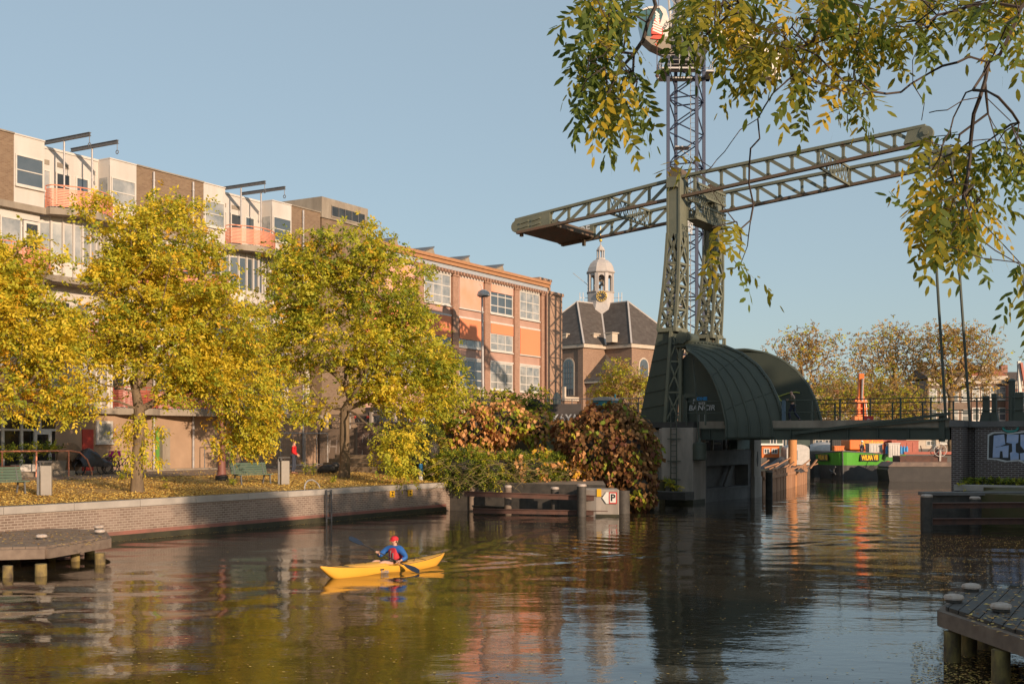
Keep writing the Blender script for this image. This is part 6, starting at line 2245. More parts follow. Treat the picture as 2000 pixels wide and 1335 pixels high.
def hand(mb, wrist, d, palm_n, grip=0.0, sc=1.0):
    """palm with five separate tapering fingers; grip 0 relaxed .. 1 closed"""
    w = Vector(wrist); d = Vector(d).normalized(); n = Vector(palm_n).normalized()
    s = d.cross(n).normalized()
    mb.obox(w + d * .045 * sc, d * .05 * sc, s * .038 * sc, n * .014 * sc)
    for k, ln in enumerate((.068, .078, .072, .056)):
        b = w + d * .09 * sc + s * (.028 - .019 * k) * sc
        a1 = .35 + grip * 1.0
        p1 = b + (d * math.cos(a1) + n * math.sin(a1)) * ln * .5 * sc
        a2 = a1 + .35 + grip * 1.2
        p2 = p1 + (d * math.cos(a2) + n * math.sin(a2)) * ln * .35 * sc
        a3 = a2 + .3 + grip * .7
        p3 = p2 + (d * math.cos(a3) + n * math.sin(a3)) * ln * .25 * sc
        mb.path([b - d * .01, p1, p2, p3], [.0095 * sc, .009 * sc, .008 * sc, .006 * sc], 6)
    b = w + d * .025 * sc + s * .036 * sc
    mb.path([b, b + (d * .6 + s * .7 + n * .3) * .035 * sc, b + (d * .9 + s * .5 + n * (.4 + grip)) * .06 * sc], [.012 * sc, .010 * sc, .008 * sc], 6)


m_eye = M('eye', (.03, .02, .015))
m_lip = M('lip', (.38, .14, .11))


def standing(label, loc, rz, top_m, trouser_m, hair_m, shoe_m, arms, legs, head_fwd=0.0, hair='long', coat=None, helmet=None, height=1.72):
    """figure facing local +x; arms / legs give joint positions per side (left = +y)"""
    k = height / 1.72
    t = thing('person', label, 'person', loc, rz)
    sc = lambda pts: [tuple([q_[0] * k, q_[1] * k, q_[2] * k] + [r_ * k for r_ in q_[3:]]) for q_ in pts]
    hf = head_fwd
    spine = [(0, 0, .93, .125, .10), (0, 0, 1.06, .115, .09), (.0, 0, 1.24, .135, .10), (hf * .2, 0, 1.38, .12, .085), (hf * .4, 0, 1.455, .055), (hf * .8, 0, 1.53, .062, .068), (hf + .005, 0, 1.60, .078, .090), (hf, 0, 1.66, .07, .082)]
    ch = [sc(spine)]
    for sd in (1, -1):
        sh, el, wr = arms[0 if sd == 1 else 1]
        ch.append(sc([spine[3], (sh[0], sh[1], sh[2], .058), (*el, .043), (*wr, .028)]))
        hp, kn, an_, toe = legs[0 if sd == 1 else 1]
        ch.append(sc([spine[0], (*hp, .082), (*kn, .055), (*an_, .038), (*toe, .03)]))
    V, Fc = chain_skin(ch)
    mb = MB(); mb.add(V, Fc, 0)
    face_bits(mb, (hf * k + .005, 0, 1.605 * k), (1, 0, 0 if not hf else -.35), (.0 if not hf else .3, 0, 1), .088 * k)
    for i, sd in enumerate((1, -1)):
        el, wr = Vector(arms[i][1]) * k, Vector(arms[i][2]) * k
        hand(mb, wr, wr - el, (0, -sd, 0) if abs((wr - el).normalized().y) < .8 else (1, 0, 0), .45)
    mb.build('body', [m_skin, m_eye, m_lip], t, smooth=True)
    # clothing follows the same joints, a little wider
    g = .016
    ch = [sc([(0, 0, .90 if not coat else .74, .135 if not coat else .16, .11 if not coat else .13), (0, 0, 1.06, .128, .102), (0, 0, 1.24, .15, .115), (hf * .2, 0, 1.37, .13, .095), (hf * .4, 0, 1.44, .068)])]
    for i in (0, 1):
        sh, el, wr = arms[i]
        e2 = Vector(wr).lerp(Vector(el), .12)
        ch.append(sc([ch[0][3] if k == 1 else (hf * .2, 0, 1.37, .13, .095), (*sh, .07), (*el, .056), (*e2, .046)]))
    V, Fc = chain_skin(ch)
    mb = MB(); mb.add(V, Fc); mb.build('coat' if coat else 'sweater', top_m, t, smooth=True)
    ch = []
    for i in (0, 1):
        hp, kn, an_, toe = legs[i]
        ch.append(sc([(0, 0, .95, .132, .107), (hp[0], hp[1], hp[2], .098), (*kn, .073), (an_[0], an_[1], an_[2] + .01, .062)]))
    V, Fc = chain_skin(ch)
    mb = MB(); mb.add(V, Fc); mb.build('trousers', trouser_m, t, smooth=True)
    for i in (0, 1):
        an_, toe = Vector(legs[i][2]) * k, Vector(legs[i][3]) * k
        d = (toe - an_); d.z = 0; d.normalize()
        mb = MB(); mb.path([an_ - d * .07 + Vector((0, 0, -.04)), an_ + Vector((0, 0, -.03)), toe + d * .02 + Vector((0, 0, .0)), toe + d * .06 + Vector((0, 0, .0))], [.035, .05, .044, .028], 8)
        mb.build('shoe', shoe_m, t, smooth=True)
    c = Vector((hf * k, 0, 1.63 * k))
    mb = MB()
    if hair == 'long':
        mb.ball(c + Vector((-.025, 0, .015)), .105, .1, .105, 12)
        for q_ in range(9): mb.ball(c + Vector((-.06 - .02 * (q_ % 3), -.06 + .03 * (q_ // 3) * 1.0, -.05 + .045 * (q_ % 3))), .045, n=6)
        mb.ball(c + Vector((-.07, 0, .12)), .055, n=8)
        mb.build('hair', hair_m, t, smooth=True)
    if helmet:
        mb.lathe([(.125, 0), (.12, .03), (.105, .09), (.06, .13), (.01, .14)], c + Vector((0, 0, .01)), 12); mb.box(c.x + .08, c.x + .17, -.07, .07, c.z, c.z + .02)
        mb.build('helmet', helmet, t, smooth=True)
    return t


m_redk = M('red knit', (.62, .015, .02), (.52, .012, .016), 12, .85)
m_jean = M('dark jeans', (.03, .037, .06), (.045, .055, .085), 8, .85)
m_hair = M('brown hair', (.07, .035, .02), (.11, .06, .03), 14, .6)
m_shoe = M('brown leather shoe', (.22, .10, .05), (.18, .08, .04), 6, .6)
m_olive = M('olive parka', (.11, .095, .055), (.08, .07, .042), 6, .85)
m_navy = M('navy workwear', (.02, .025, .045), (.03, .035, .06), 6, .8)
# woman in red by the mesh fence, facing right, hands together in front
p = lawn(574, 925)
standing('person in a bright red sweater and dark jeans standing by the mesh fence', p, R(-4), m_redk, m_jean, m_hair, m_shoe,
         (((.02, .165, 1.37), (-.02, .235, 1.10), (.19, .10, .97)), ((.02, -.165, 1.37), (.0, -.235, 1.10), (.20, -.06, .95))),
         (((0, .09, .90), (.02, .10, .49), (-.02, .10, .09), (.13, .12, .035)), ((0, -.09, .90), (-.01, -.10, .49), (-.05, -.11, .09), (.10, -.13, .035))), .02)
# bald man in a parka walking left across the bridge, looking at what he holds
a = bl(1549, 800, 2.6)
pb = BF(a.x, 2.6, ZDK)
standing('bald person in an olive parka walking left on the bridge, looking down at a phone', pb, math.atan2(-BD.y, -BD.x), m_olive, m_navy, m_hair, m_dark,
         (((.04, .18, 1.37), (.02, .24, 1.11), (.27, .12, 1.17)), ((.04, -.18, 1.37), (.04, -.24, 1.10), (.28, -.10, 1.18))),
         (((0, .09, .88), (.20, .10, .50), (.12, .10, .10), (.26, .11, .05)), ((0, -.09, .88), (-.06, -.10, .48), (-.34, -.10, .14), (-.22, -.11, .05))), .10, hair=None, coat=True)
q_ = pb + BD * -.36 + Vector((0, 0, 1.19))
mb = MB(); mb.box(-.008, .008, -.035, .035, -.07, .07); o = mb.build('phone', m_dark); o.location = q_; o.rotation_euler = (0, -.5, BX); tag(o, 'small dark phone held by the bald person on the bridge', 'phone')

# kayaker
kp = thing('person', 'kayaker in a red cap, blue jacket and red life vest paddling the yellow kayak', 'person', (kmid.x, kmid.y, 0), kz)
hx = -.36
up_, lo_ = Vector((.436, -.943, .87)), Vector((-.286, .83, .05))
hr, hl_ = up_.lerp(lo_, .44), up_.lerp(lo_, .73)
pel, bel, che, shm, nk = (hx, 0, .17, .15, .13), (hx - .01, 0, .32, .145, .12), (hx + .01, 0, .47, .15, .12), (hx + .02, 0, .585, .12, .09), (hx + .03, 0, .66, .055)
shL, shR = (hx + .02, .20, .58, .068), (hx + .06, -.20, .59, .068)
elL, elR = (hx + .02, .40, .36, .05), (hx + .24, -.36, .38, .05)
wrL = (hl_.x - .05, hl_.y + .02, hl_.z + .03, .03)
wrR = (hr.x - .05, hr.y - .04, hr.z - .01, .03)
head = [nk, (hx + .045, 0, .715, .066, .07), (hx + .05, .0, .78, .082, .095), (hx + .045, 0, .835, .075, .085)]
legs_ = [[pel, (hx + .30, s_ * .12, .20, .085), (hx + .62, s_ * .15, .27, .062), (hx + 1.0, s_ * .09, .13, .045)] for s_ in (1, -1)]
V, Fc = chain_skin([[pel, bel, che, shm] + head, [shm, shL, elL, wrL], [shm, shR, elR, wrR]] + legs_)
mb = MB(); mb.add(V, Fc)
face_bits(mb, (hx + .055, 0, .775), (1, .25, -.05), (0, 0, 1), .092)
pd_ = (lo_ - up_).normalized()
for w_, h_, sgn in ((wrL, hl_, 1), (wrR, hr, -1)):
    hand(mb, w_[:3], h_ + Vector((.05, 0, .02)) - Vector(w_[:3]), (.3, 0, -1), 1.0, 1.05)
mb.build('body', [m_skin, m_eye, m_lip], kp, smooth=True)
g = lambda n, a_: (*n[:3], *[r_ + a_ for r_ in n[3:]])
eL2, eR2 = Vector(wrL[:3]).lerp(Vector(elL[:3]), .15), Vector(wrR[:3]).lerp(Vector(elR[:3]), .15)
V, Fc = chain_skin([[g(pel, .012), g(bel, .014), g(che, .014), g(shm, .012), g(nk, .012)], [g(shm, .012), g(shL, .02), g(elL, .022), (*eL2, .046)], [g(shm, .012), g(shR, .02), g(elR, .022), (*eR2, .046)]])
mb = MB(); mb.add(V, Fc)
mb.build('jacket', M('blue paddling jacket', (.025, .13, .42), (.018, .10, .34), 5, .6), kp, smooth=True)
V, Fc = chain_skin([[(hx, 0, .24, .20, .185), (hx, 0, .36, .215, .195), (hx + .01, 0, .48, .205, .18), (hx + .02, 0, .56, .15, .13)], [(hx + .02, 0, .56, .15, .13), (hx + .03, .11, .62, .07)], [(hx + .02, 0, .56, .15, .13), (hx + .035, -.11, .625, .07)]])
m_vest = M('red life vest', (.50, .02, .035), (.40, .015, .03), 6, .7)
mb = MB(); mb.add(V, Fc); lv = mb.build('life_vest', m_vest, kp, smooth=True)
mb = MB(); mb.box(hx + .165, hx + .212, -.008, .008, .3, .54); mb.box(hx + .15, hx + .205, .075, .085, .32, .48); mb.box(hx + .15, hx + .205, -.085, -.075, .32, .48)
mb.build('straps', m_steelgrey, lv)
mb = MB(); c = Vector((hx + .045, 0, .80))
mb.lathe([(.108, 0), (.108, .03), (.095, .075), (.055, .10), (.01, .108)], c, 14)
d = Vector((1, .25, -.15)).normalized(); s_ = Vector((-d.y, d.x, 0)).normalized()
mb.prism([(-.085, .06), (-.07, .15), (0, .19), (.07, .15), (.085, .06)], lambda u, v, w_: c + s_ * u + d * v + Vector((0, 0, w_)), .008, .022)
mb.build('cap', M('red cap', (.60, .02, .03), (.52, .015, .025), 6, .75), kp, smooth=True)
mb = MB(); mb.ball((hx + .02, 0, .765), .093, .09, .06, 10); mb.build('hair', m_hair, kp, smooth=True)
pdl = thing('paddle', 'dark two bladed paddle held across the yellow kayak', 'paddle', (kmid.x, kmid.y, 0), kz)
mb = MB(); mb.path([up_.lerp(lo_, .12), up_.lerp(lo_, .9)], .015, 8); mb.build('shaft', m_dark, pdl)
for a_, b_ in ((up_, up_.lerp(lo_, .24)), (lo_ + (lo_ - up_) * .04, up_.lerp(lo_, .80))):
    d = (b_ - a_).normalized(); s_ = d.cross(Vector((.5, .3, 1))).normalized(); n = s_.cross(d)
    mb = MB()
    mb.prism([(0, -.03), (.05, -.075), (.2, -.09), (.36, -.06), (.48, -.014), (.48, .014), (.36, .06), (.2, .085), (.06, .07)], lambda u, v, w_: a_ + d * u + s_ * v + n * (w_ + .12 * v * v / .08), -.006, .006)
    mb.build('blade', M('navy paddle blade', (.015, .022, .04), (.02, .03, .05), 5, .35), pdl)
# ---------------------------------------------------------------- tower crane behind the bridge
CD = 90.0
cb = P(1340, 860, CD); cb.z = SZ
cr = thing('tower_crane', 'tall blue lattice tower crane with a white cab, rising behind the drawbridge', 'crane', cb, 0)
phi = R(68)
rad_ = 40 * CD / F
cor = [Vector((rad_ * math.cos(phi + R(90) * i), -rad_ * math.sin(phi + R(90) * i), 0)) for i in range(4)]
zpx = lambda py: CZ + (H - py) / F * CD - SZ
ztop = zpx(100)
mb = MB()
for c in cor: mb.bar(c, c + Vector((0, 0, ztop)), .24, .24)
mast = mb.build('mast', m_mast, cr)
mb = MB()
nz = int(ztop / 1.25)
for i in range(4):
    a, b = cor[i], cor[(i + 1) % 4]
    for k in range(nz):
        z0, z1 = ztop * k / nz, ztop * (k + 1) / nz
        if (k + i) % 2: mb.tube(a + Vector((0, 0, z0)), b + Vector((0, 0, z1)), .055, n=5)
        else: mb.tube(b + Vector((0, 0, z0)), a + Vector((0, 0, z1)), .055, n=5)
        if k % 4 == 0:
            mb.tube(a + Vector((0, 0, z0)), b + Vector((0, 0, z0)), .06, n=5)
mb.build('bracing', m_mast, mast)
mb = MB()
lc = (cor[0] + cor[3]) * .25
for dx in (-.2, .2): mb.tube(lc + Vector((dx, 0, 0)), lc + Vector((dx, 0, ztop)), .03, n=4)
for k in range(int(ztop / .35)): mb.tube(lc + Vector((-.2, 0, k * .35)), lc + Vector((.2, 0, k * .35)), .014, n=3)
mb.build('ladder', m_galv, mast)
for py in (290, 385, 440, 520, 600):
    z = zpx(py); mb = MB(); mb.box(-.9, .25, -.55, .55, z, z + .06); mb.bar((-.6, 0, z), (.2, 0, z - .5), .06); mb.build('rest_platform', m_galv, mast)
mb = MB(); mb.box(-.55, .9, -1.6, -1.1, zpx(765), zpx(715)); bb = mb.build('site_board', m_signw, cr)
mb = MB()
for k in range(6): mb.prism([(-.55 + k * .26, zpx(765)), (-.43 + k * .26, zpx(765)), (-.33 + k * .26, zpx(738)), (-.45 + k * .26, zpx(738))], lambda u, v, t: (u, -1.61 - t, v), 0, .01)
mb.build('stripes', m_orange, bb)
# slewing platform
zP = zpx(148)
mb = MB()
for (x0, x1, y0, y1) in ((-2.05, .6, -1.5, -.9), (1.4, 2.0, -.8, 1.5), (-2.05, 2.0, .9, 1.5), (-2.0, -1.4, -.8, .9)):
    mb.box(x0, x1, y0, y1, zP, zP + .08); mb.box(x0, x1, y0, y0 + .03, zP, zP + .2)
for x0, y0, x1, y1 in ((-2.05, -1.5, .6, -1.5), (.6, -1.5, .6, -.9), (2.0, -.8, 2.0, 1.5), (-2.05, -1.5, -2.05, 1.5), (-2.05, 1.5, 2.0, 1.5)):
    for z in (.4, .75, 1.1): mb.tube((x0, y0, zP + z), (x1, y1, zP + z), .028, n=5)
    n = max(1, int(math.hypot(x1 - x0, y1 - y0) / .6))
    for k in range(n + 1): mb.tube((x0 + (x1 - x0) * k / n, y0 + (y1 - y0) * k / n, zP), (x0 + (x1 - x0) * k / n, y0 + (y1 - y0) * k / n, zP + 1.1), .03, n=5)
mb.build('platform', m_galv, cr)
mb = MB(); mb.lathe([(1.1, 0), (1.25, .3), (1.25, .7), (1.6, 1.0), (1.6, 1.35)], (0, 0, zpx(128)), 20); mb.build('slewing_ring', m_steelgrey, cr)
zt_ = zpx(92)
mb = MB(); mb.box(-1.5, 1.7, -1.2, 1.2, zt_, zt_ + .35)
for x in (-1.1, 1.1):
    for y in (-1, 1): mb.bar((x, y, zt_ + .3), (x * .4, y * .8, zt_ + 6.5), .18)
for k in range(5):
    z = zt_ + .5 + k * 1.2
    mb.bar((-1.1 + .13 * k, -1, z), (1.1 - .13 * k, -1, z + 1.1), .09); mb.bar((1.1 - .13 * k, 1, z), (-1.1 + .13 * k, 1, z + 1.1), .09)
mb.build('tower_head', m_steelgrey, cr)
# cab
x0, x1 = (1247 - 1340) * CD / F, (1303 - 1340) * CD / F
zc0, zc1 = zpx(93), zpx(20)
mb = MB()
cabp = [(x0 + .12, zpx(82)), (x0, zpx(50)), (x0 - .02, zpx(30)), (x0 + .6, zc1), (x1 - .55, zc1 + .0), (x1 - .2, zpx(28)), (x1, zpx(45)), (x1, zpx(80))]
mb.prism([(x0 + .5, zpx(80)), (x1, zpx(80)), (x1, zpx(45)), (x1 - .2, zpx(27)), (x1 - .55, zc1), (x0 + .7, zc1 - .05), (x0 - .05, zpx(29)), (x0 - .05, zpx(31)), (x0 + .75, zpx(25)), (x1 - .7, zpx(24)), (x1 - .42, zpx(36)), (x1 - .95, zpx(78))], lambda u, v, t: (u, t, v), -.9, .55)
cab = mb.build('cab', m_craneW, cr)
mb = MB(); mb.prism([(x0 + .25, zpx(78)), (x0 + .02, zpx(50)), (x0 + .03, zpx(31)), (x0 + .75, zpx(26)), (x1 - .7, zpx(25)), (x1 - .43, zpx(37)), (x1 - .96, zpx(78))], lambda u, v, t: (u, t, v), -.86, .51); mb.build('window', M('cab glass', (.04, .10, .11), (.08, .17, .18), 1, .08, ior=1.8), cab)
mb = MB()
for t_ in (.35, .62): mb.bar((x0 + 1.6 * t_, -.89, zpx(78)), (x0 + 1.6 * t_ - .05, -.89, zpx(26)), .05, .03)
mb.build('window_bars', m_dark, cab)
mb = MB(); mb.prism([(x0 + .2, zpx(79)), (x1 + .1, zpx(80)), (x1 + 1.4, zpx(98)), (x1 + .2, zpx(112)), (x0 + .9, zpx(95))], lambda u, v, t: (u, t, v), -.95, .7); mb.build('cab_floor', m_conc, cab)
mb = MB(); put_text(mb, 'TEREX', ((x1 - .32), -.91, zpx(62)), (.5, 0, .86), (-.86, 0, .5), .36, bold=.01); mb.build('lettering', m_dark, cab)
mb = MB(); mb.box(x1 - .55, x1 - .45, -.915, -.902, zpx(70), zpx(67)); mb.build('red_mark', m_craneR, cab)
mb = MB(); mb.box(x1 + .05, x1 + .5, -.6, .1, zpx(62), zpx(44)); mb.box(x1 + .1, x1 + .6, -.7, .1, zpx(80), zpx(64)); mb.build('cabinets', m_galv, cr)
# counter jib to the right, going away
def cp(px, py, dy): 
    D = CD + dy
    return Vector(((px - 1340) / F * D, dy, CZ + (H - py) / F * D - SZ)) + Vector((0, 0, 0))
mb = MB()
a, b = cp(1390, 70, .5), cp(1535, 118, 5)
for off in (-.6, .6):
    o_ = Vector((.2, off, 0)); mb.bar(a + o_, b + o_, .3, .5)
mb.obox((a + b) / 2 + Vector((0, 0, -.2)), (b - a) / 2, (.3, .95, 0), (0, 0, .06))
for k in range(9):
    p = a.lerp(b, k / 8)
    for sg in (-1.0, 1.0): mb.tube(p + Vector((.3 * sg, sg, -.1)), p + Vector((.3 * sg, sg, 1.1)), .03, n=4)
for z in (.5, 1.05):
    for sg in (-1.0, 1.0): mb.tube(a + Vector((.3 * sg, sg, z)), b + Vector((.3 * sg, sg, z)), .03, n=4)
cj = mb.build('counter_jib', m_craneW, cr)
mb = MB()
for k in range(3):
    c = b.lerp(a, .06 + .11 * k) + Vector((0, 0, -1.0)); mb.obox(c, (.22, .1, 0), (-.25, .8, 0), (0, 0, .9))
mb.build('counterweight', m_craneW, cj)
mb = MB(); c = a.lerp(b, .45); mb.obox(c + Vector((0, 0, .6)), (.9, .3, 0), (-.2, .6, 0), (0, 0, .6)); mb.path([c + Vector((-.4, -.8, 1.3)), c + Vector((-.4, .8, 1.3))], .5, 14); mb.build('winch_house', m_craneW, cj)
# luffing jib to the left, steeply raised out of the picture
mb = MB()
j0, j1 = Vector((-.8, -1, zt_ + .8)), Vector((-4.0, -6.0, zt_ + 30))
dj = (j1 - j0).normalized(); sj = dj.cross(Vector((0, 0, 1))).normalized(); uj = sj.cross(dj)
J = [(sj * x + uj * y) for x, y in ((-.5, 0), (.5, 0), (0, .9))]
for o_ in J: mb.bar(j0 + o_, j1 + o_, .12)
for i in range(3):
    lattice(mb, j0 + J[i], j1 + J[i], j0 + J[(i + 1) % 3], j1 + J[(i + 1) % 3], 22, .06, cross=False)
mb.build('jib', m_craneW, cr)
# hook block hanging in front of the cab
hx_ = (1270 - 1340) * CD / F
hk = thing('hook_block', 'red and white striped crane hook block hanging in front of the white cab', 'hook block', (cb.x + hx_, cb.y - 4.2, SZ), 0)
mb = MB()
zh = lambda py: CZ + (H - py) / F * (CD - 4.2) - SZ
mb.prism([(-.42, zh(68)), (.42, zh(70)), (.40, zh(58)), (.2, zh(50)), (.2, zh(40)), (.0, zh(33)), (-.22, zh(40)), (-.2, zh(48)), (-.42, zh(58))], lambda u, v, t: (u + .0, t, v), -.2, .2)
hb = mb.build('block', m_craneR, hk)
mb = MB()
for k in range(8):
    z = zh(67) + k * .19; w_ = .33 if k < 3 else (.26 if k < 4 else .14)
    mb.obox((0, -.205, z + .12), (w_, 0, -.14), (0, .003, 0), (.03, 0, .055))
mb.build('stripes', m_signw, hb)
mb = MB(); mb.prism([(-.5, zh(76)), (.5, zh(79)), (.3, zh(70)), (-.3, zh(70))], lambda u, v, t: (u, t, v), -.12, .12); mb.path([(0, 0, zh(76)), (0, 0, zh(82)), (.12, 0, zh(86)), (0, 0, zh(90)), (-.14, 0, zh(86))], .05, 6); mb.build('hook', m_craneR, hk)
mb = MB(); mb.tube((0, 0, zh(90)), (0, 0, zh(152)), .03, n=5); mb.tube((-.12, 0, zh(40)), (-.5, -.5, zh(40) + 28), .02, n=4); mb.tube((.12, 0, zh(40)), (.0, -.5, zh(40) + 28), .02, n=4); mb.ball((0, 0, zh(148)), .14, n=8); mb.build('cable', m_rust, hk)

# ---------------------------------------------------------------- green barge
sb_ = wp(1647, 935.5)
SH = R(-113)
sp_ = thing('barge', 'black and green cargo barge with WILMA lettered on its bow, moored beyond the bridge', 'barge', (sb_.x, sb_.y, 0), SH)
def hw(x): return 3.15 * min(1, (max(0, x) / 4.6)) ** .55 if x < 4.6 else 3.15
def hullp(sd, x, z):
    fl = .80 + .2 * min(1, max(0, z) / 2.2)
    xo = x - .45 * max(0, z) / 2.4 * max(0, 1 - x / 3)      # raked stem
    return Vector((-xo, sd * hw(x) * fl, z))
xs_ = [0, .08, .25, .5, .9, 1.4, 2.0, 2.8, 3.6, 4.6, 8, 14, 24, 34]
top_ = lambda x: 2.45 - .5 * min(1, x / 9) ** .8
def strip(zf0, zf1, sds=(1, -1), off=0.0):
    mb = MB()
    for sd in sds:
        for a, b in zip(xs_[:-1], xs_[1:]):
            za0, za1, zb0, zb1 = zf0(a), zf1(a), zf0(b), zf1(b)
            mb.add([hullp(sd, a, za0), hullp(sd, b, zb0), hullp(sd, b, zb1), hullp(sd, a, za1)], [(0, 1, 2, 3)])
    return mb
strip(lambda x: -.6, lambda x: 1.25 - .12 * min(1, x / 9)).build('hull', m_shipk, sp_, smooth=False)
mb = strip(lambda x: 1.25 - .12 * min(1, x / 9), top_)
gb_ = mb.build('bulwark', m_shipg, sp_)
mb = MB()
for sd in (1, -1): mb.path([hullp(sd, x, top_(x) + .02) for x in xs_], .06, 6)
mb.path([hullp(1, 0, -.3), hullp(1, 0, top_(0) + .1)], .05, 6)
mb.build('rubbing_rail', m_steelgrey, sp_, smooth=True)
mb = MB()
for a, b in zip(xs_[:-1], xs_[1:]): mb.add([hullp(1, a, 1.6), hullp(1, b, 1.6), hullp(-1, b, 1.6), hullp(-1, a, 1.6)], [(0, 1, 2, 3)])
mb.build('deck', m_rust, sp_)
for sd in (1, -1):
    x0, x1 = 1.0, 3.3
    a, b = hullp(sd, x0, 1.9), hullp(sd, x1, 1.85)
    d = (b - a).normalized() if sd == 1 else (a - b).normalized()
    n = Vector((d.y, -d.x, 0)); c = (a + b) / 2
    if n.dot(Vector((0, sd, 0))) < 0: n = -n
    L_ = (b - a).length / 2 + .12
    mid_ = hullp(sd, (x0 + x1) / 2, 1.87); c = c + n * max(.03, (mid_ - c).dot(n) + .05)
    mb = MB(); mb.obox(c, d * L_, n * .012, (0, 0, .30)); bd_ = mb.build('name_board', m_black, gb_)
    # lettering reads left to right seen from outside
    rd = Vector((-n.y, n.x, 0))
    mb = MB(); put_text(mb, 'WILMA VIII', c + n * .02, rd, (0, 0, 1), .60, bold=.028, xs=L_ * 2 / 3.35); mb.build('letters', m_yel, bd_)
mb = MB()
for pts in ([(-.02, .95), (.10, .75), (.12, .45), (.0, .3)], [(.12, .55), (.3, .5), (.5, .7)], [(.12, .45), (.35, .3), (.45, .1)]):
    mb.path([hullp(-1 if True else 1, .25 + u * 1.4, v + .15) + Vector((.08, -.12, 0)) for u, v in pts], .06, 6)
mb.build('anchor', m_steelgrey, sp_, smooth=True)
mb = MB(); p = hullp(1, 5.2, 1.0); mb.ball(p + Vector((0, .45, .1)), .48, n=12); mb.build('fender_ball', m_craneR, sp_, smooth=True)
# excavator on the barge deck: cab body and raised arm facing the camera
ex = thing('excavator', 'big orange excavator on the green barge with its arm raised high', 'excavator', P(1685, 860, 112), 0)
ex.location.z = 1.6
WM[ex.name] = Matrix.Translation(ex.location)
ez = lambda py: CZ + (H - py) / F * 112 - 1.6
exx = lambda px: (px - 1685) * 112 / F
mb = MB(); mb.box(exx(1652), exx(1718), -1.2, 2.2, ez(878), ez(858)); mb.lathe([(1.5, -1.0), (1.5, 0)], (0, .5, ez(878)), 20); mb.prism([(exx(1656), ez(858)), (exx(1714), ez(858)), (exx(1706), ez(851)), (exx(1664), ez(851))], lambda u, v, t: (u, t, v), -1.1, 2.1); b_ = mb.build('body', m_orange, ex, bevel=.1)
mb = MB(); put_text(mb, 'Bikker', (exx(1695), -1.21, ez(866)), (1, 0, .05), (0, 0, 1), .85, bold=.015); mb.build('lettering', m_yel, b_)
mb = MB()
pa, pb_, pc = Vector((exx(1679), -.8, ez(856))), Vector((exx(1678), -.3, ez(775))), Vector((exx(1677), -.8, ez(730)))
for sg in (-1, 1):
    mb.bar(pa + Vector((sg * .28, 0, 0)), pb_ + Vector((sg * .20, 0, 0)), .2, .7, up=(0, 1, 0))
mb.bar(pa, pb_ + Vector((0, .2, 0)), .7, .45, up=(0, 1, 0)); mb.bar(pb_ + Vector((0, 0, -.8)), pc, .45, .5, up=(0, 1, 0))
for sg in (-.36, .36): mb.tube(pa + Vector((sg, -.3, 1.2)), pb_ + Vector((sg * .8, -.2, -.3)), .10, n=8)
mb.box(pb_.x - .55, pb_.x + .55, pb_.y - .3, pb_.y + .3, pb_.z - .5, pb_.z - .2); mb.box(pb_.x - .42, pb_.x + .42, pb_.y - .35, pb_.y + .3, pb_.z - 2.1, pb_.z - 1.8); mb.box(pa.x - .75, pa.x + .8, -1.0, .2, pa.z + 1.7, pa.z + 2.1)
for k in range(6): mb.box(pa.x - .5, pa.x + .5, -.95, -.7, pa.z + .3 + k * .62, pa.z + .42 + k * .62)
mb.build('arm', m_orange, ex)
mb = MB(); mb.tube(pb_ + Vector((.05, -.35, -.6)), pc + Vector((.05, -.35, -.5)), .10, n=8); mb.tube(pa + Vector((.45, -.4, 1.0)), pb_ + Vector((.42, -.3, -.2)), .06, n=6); mb.build('ram', m_zinc, ex)
# deck gear
def deck_thing(name, label, cat, px, py0, py1, w_, dep_, D, mat, shape='box'):
    p = P(px, py1, D); t = thing(name, label, cat, p, 0); h = (py1 - py0) / F * D
    mb = MB()
    if shape == 'box':
        mb.box(-w_ / 2, w_ / 2, -dep_ / 2, dep_ / 2, 0, h); mb.box(-w_ / 2 - .05, w_ / 2 + .05, -dep_ / 2 - .05, dep_ / 2 + .05, h, h + .08)
    else:
        mb.lathe([(w_ / 2, 0), (w_ / 2, h * .75), (w_ / 4, h * .9), (w_ / 6, h)], (0, 0, 0), 12)
    mb.build('case' if shape == 'box' else 'cylinder', mat, t, smooth=shape != 'box')
    if shape == 'box':
        mb = MB()
        for k in range(4): mb.box(-w_ / 2 + w_ * (k + .5) / 4.5, -w_ / 2 + w_ * (k + .5) / 4.5 + .05, -dep_ / 2 - .03, -dep_ / 2 - .003, h * .1, h * .9)
        mb.build('ribs', mat, t)
    return t
deck_thing('generator', 'grey generator box with a sloping hood on the green barge', 'generator', 1707, 867, 883, 1.2, 1.2, 107, m_galv)
deck_thing('orange_box', 'orange winch box near the bow of the green barge, left of the stem', 'box', 1637, 872, 884, .85, .8, 107, m_orange)
deck_thing('container', 'red shipping container behind the grey generator, right half of the pair', 'container', 1760, 861, 886, 2.6, 2.4, 116, m_redrail)
deck_thing('container', 'red shipping container directly right of the orange excavator body', 'container', 1727, 858, 886, 1.7, 2.4, 117, m_redrail)
deck_thing('steel_rack', 'pale steel rack between the two red containers and the blue bottles', 'rack', 1744, 866, 892, 1.0, .8, 106, m_galv)
for px, lab in ((1732, 'blue gas bottle standing alone left of the pale steel rack'), (1760, 'leftmost of three blue gas bottles in front of the red container'), (1765.5, 'middle of three blue gas bottles in front of the red container'), (1771, 'rightmost of three blue gas bottles in front of the red container')):
    deck_thing('gas_bottle', lab, 'gas bottle', px, 870, 886, .25, .25, 106, m_signb, 'lathe')['group'] = 'blue gas bottles on the barges'
deck_thing('mast_stump', 'dark square mast behind the bow of the green barge', 'mast', 1632, 858, 880, .8, .8, 110, m_dark)
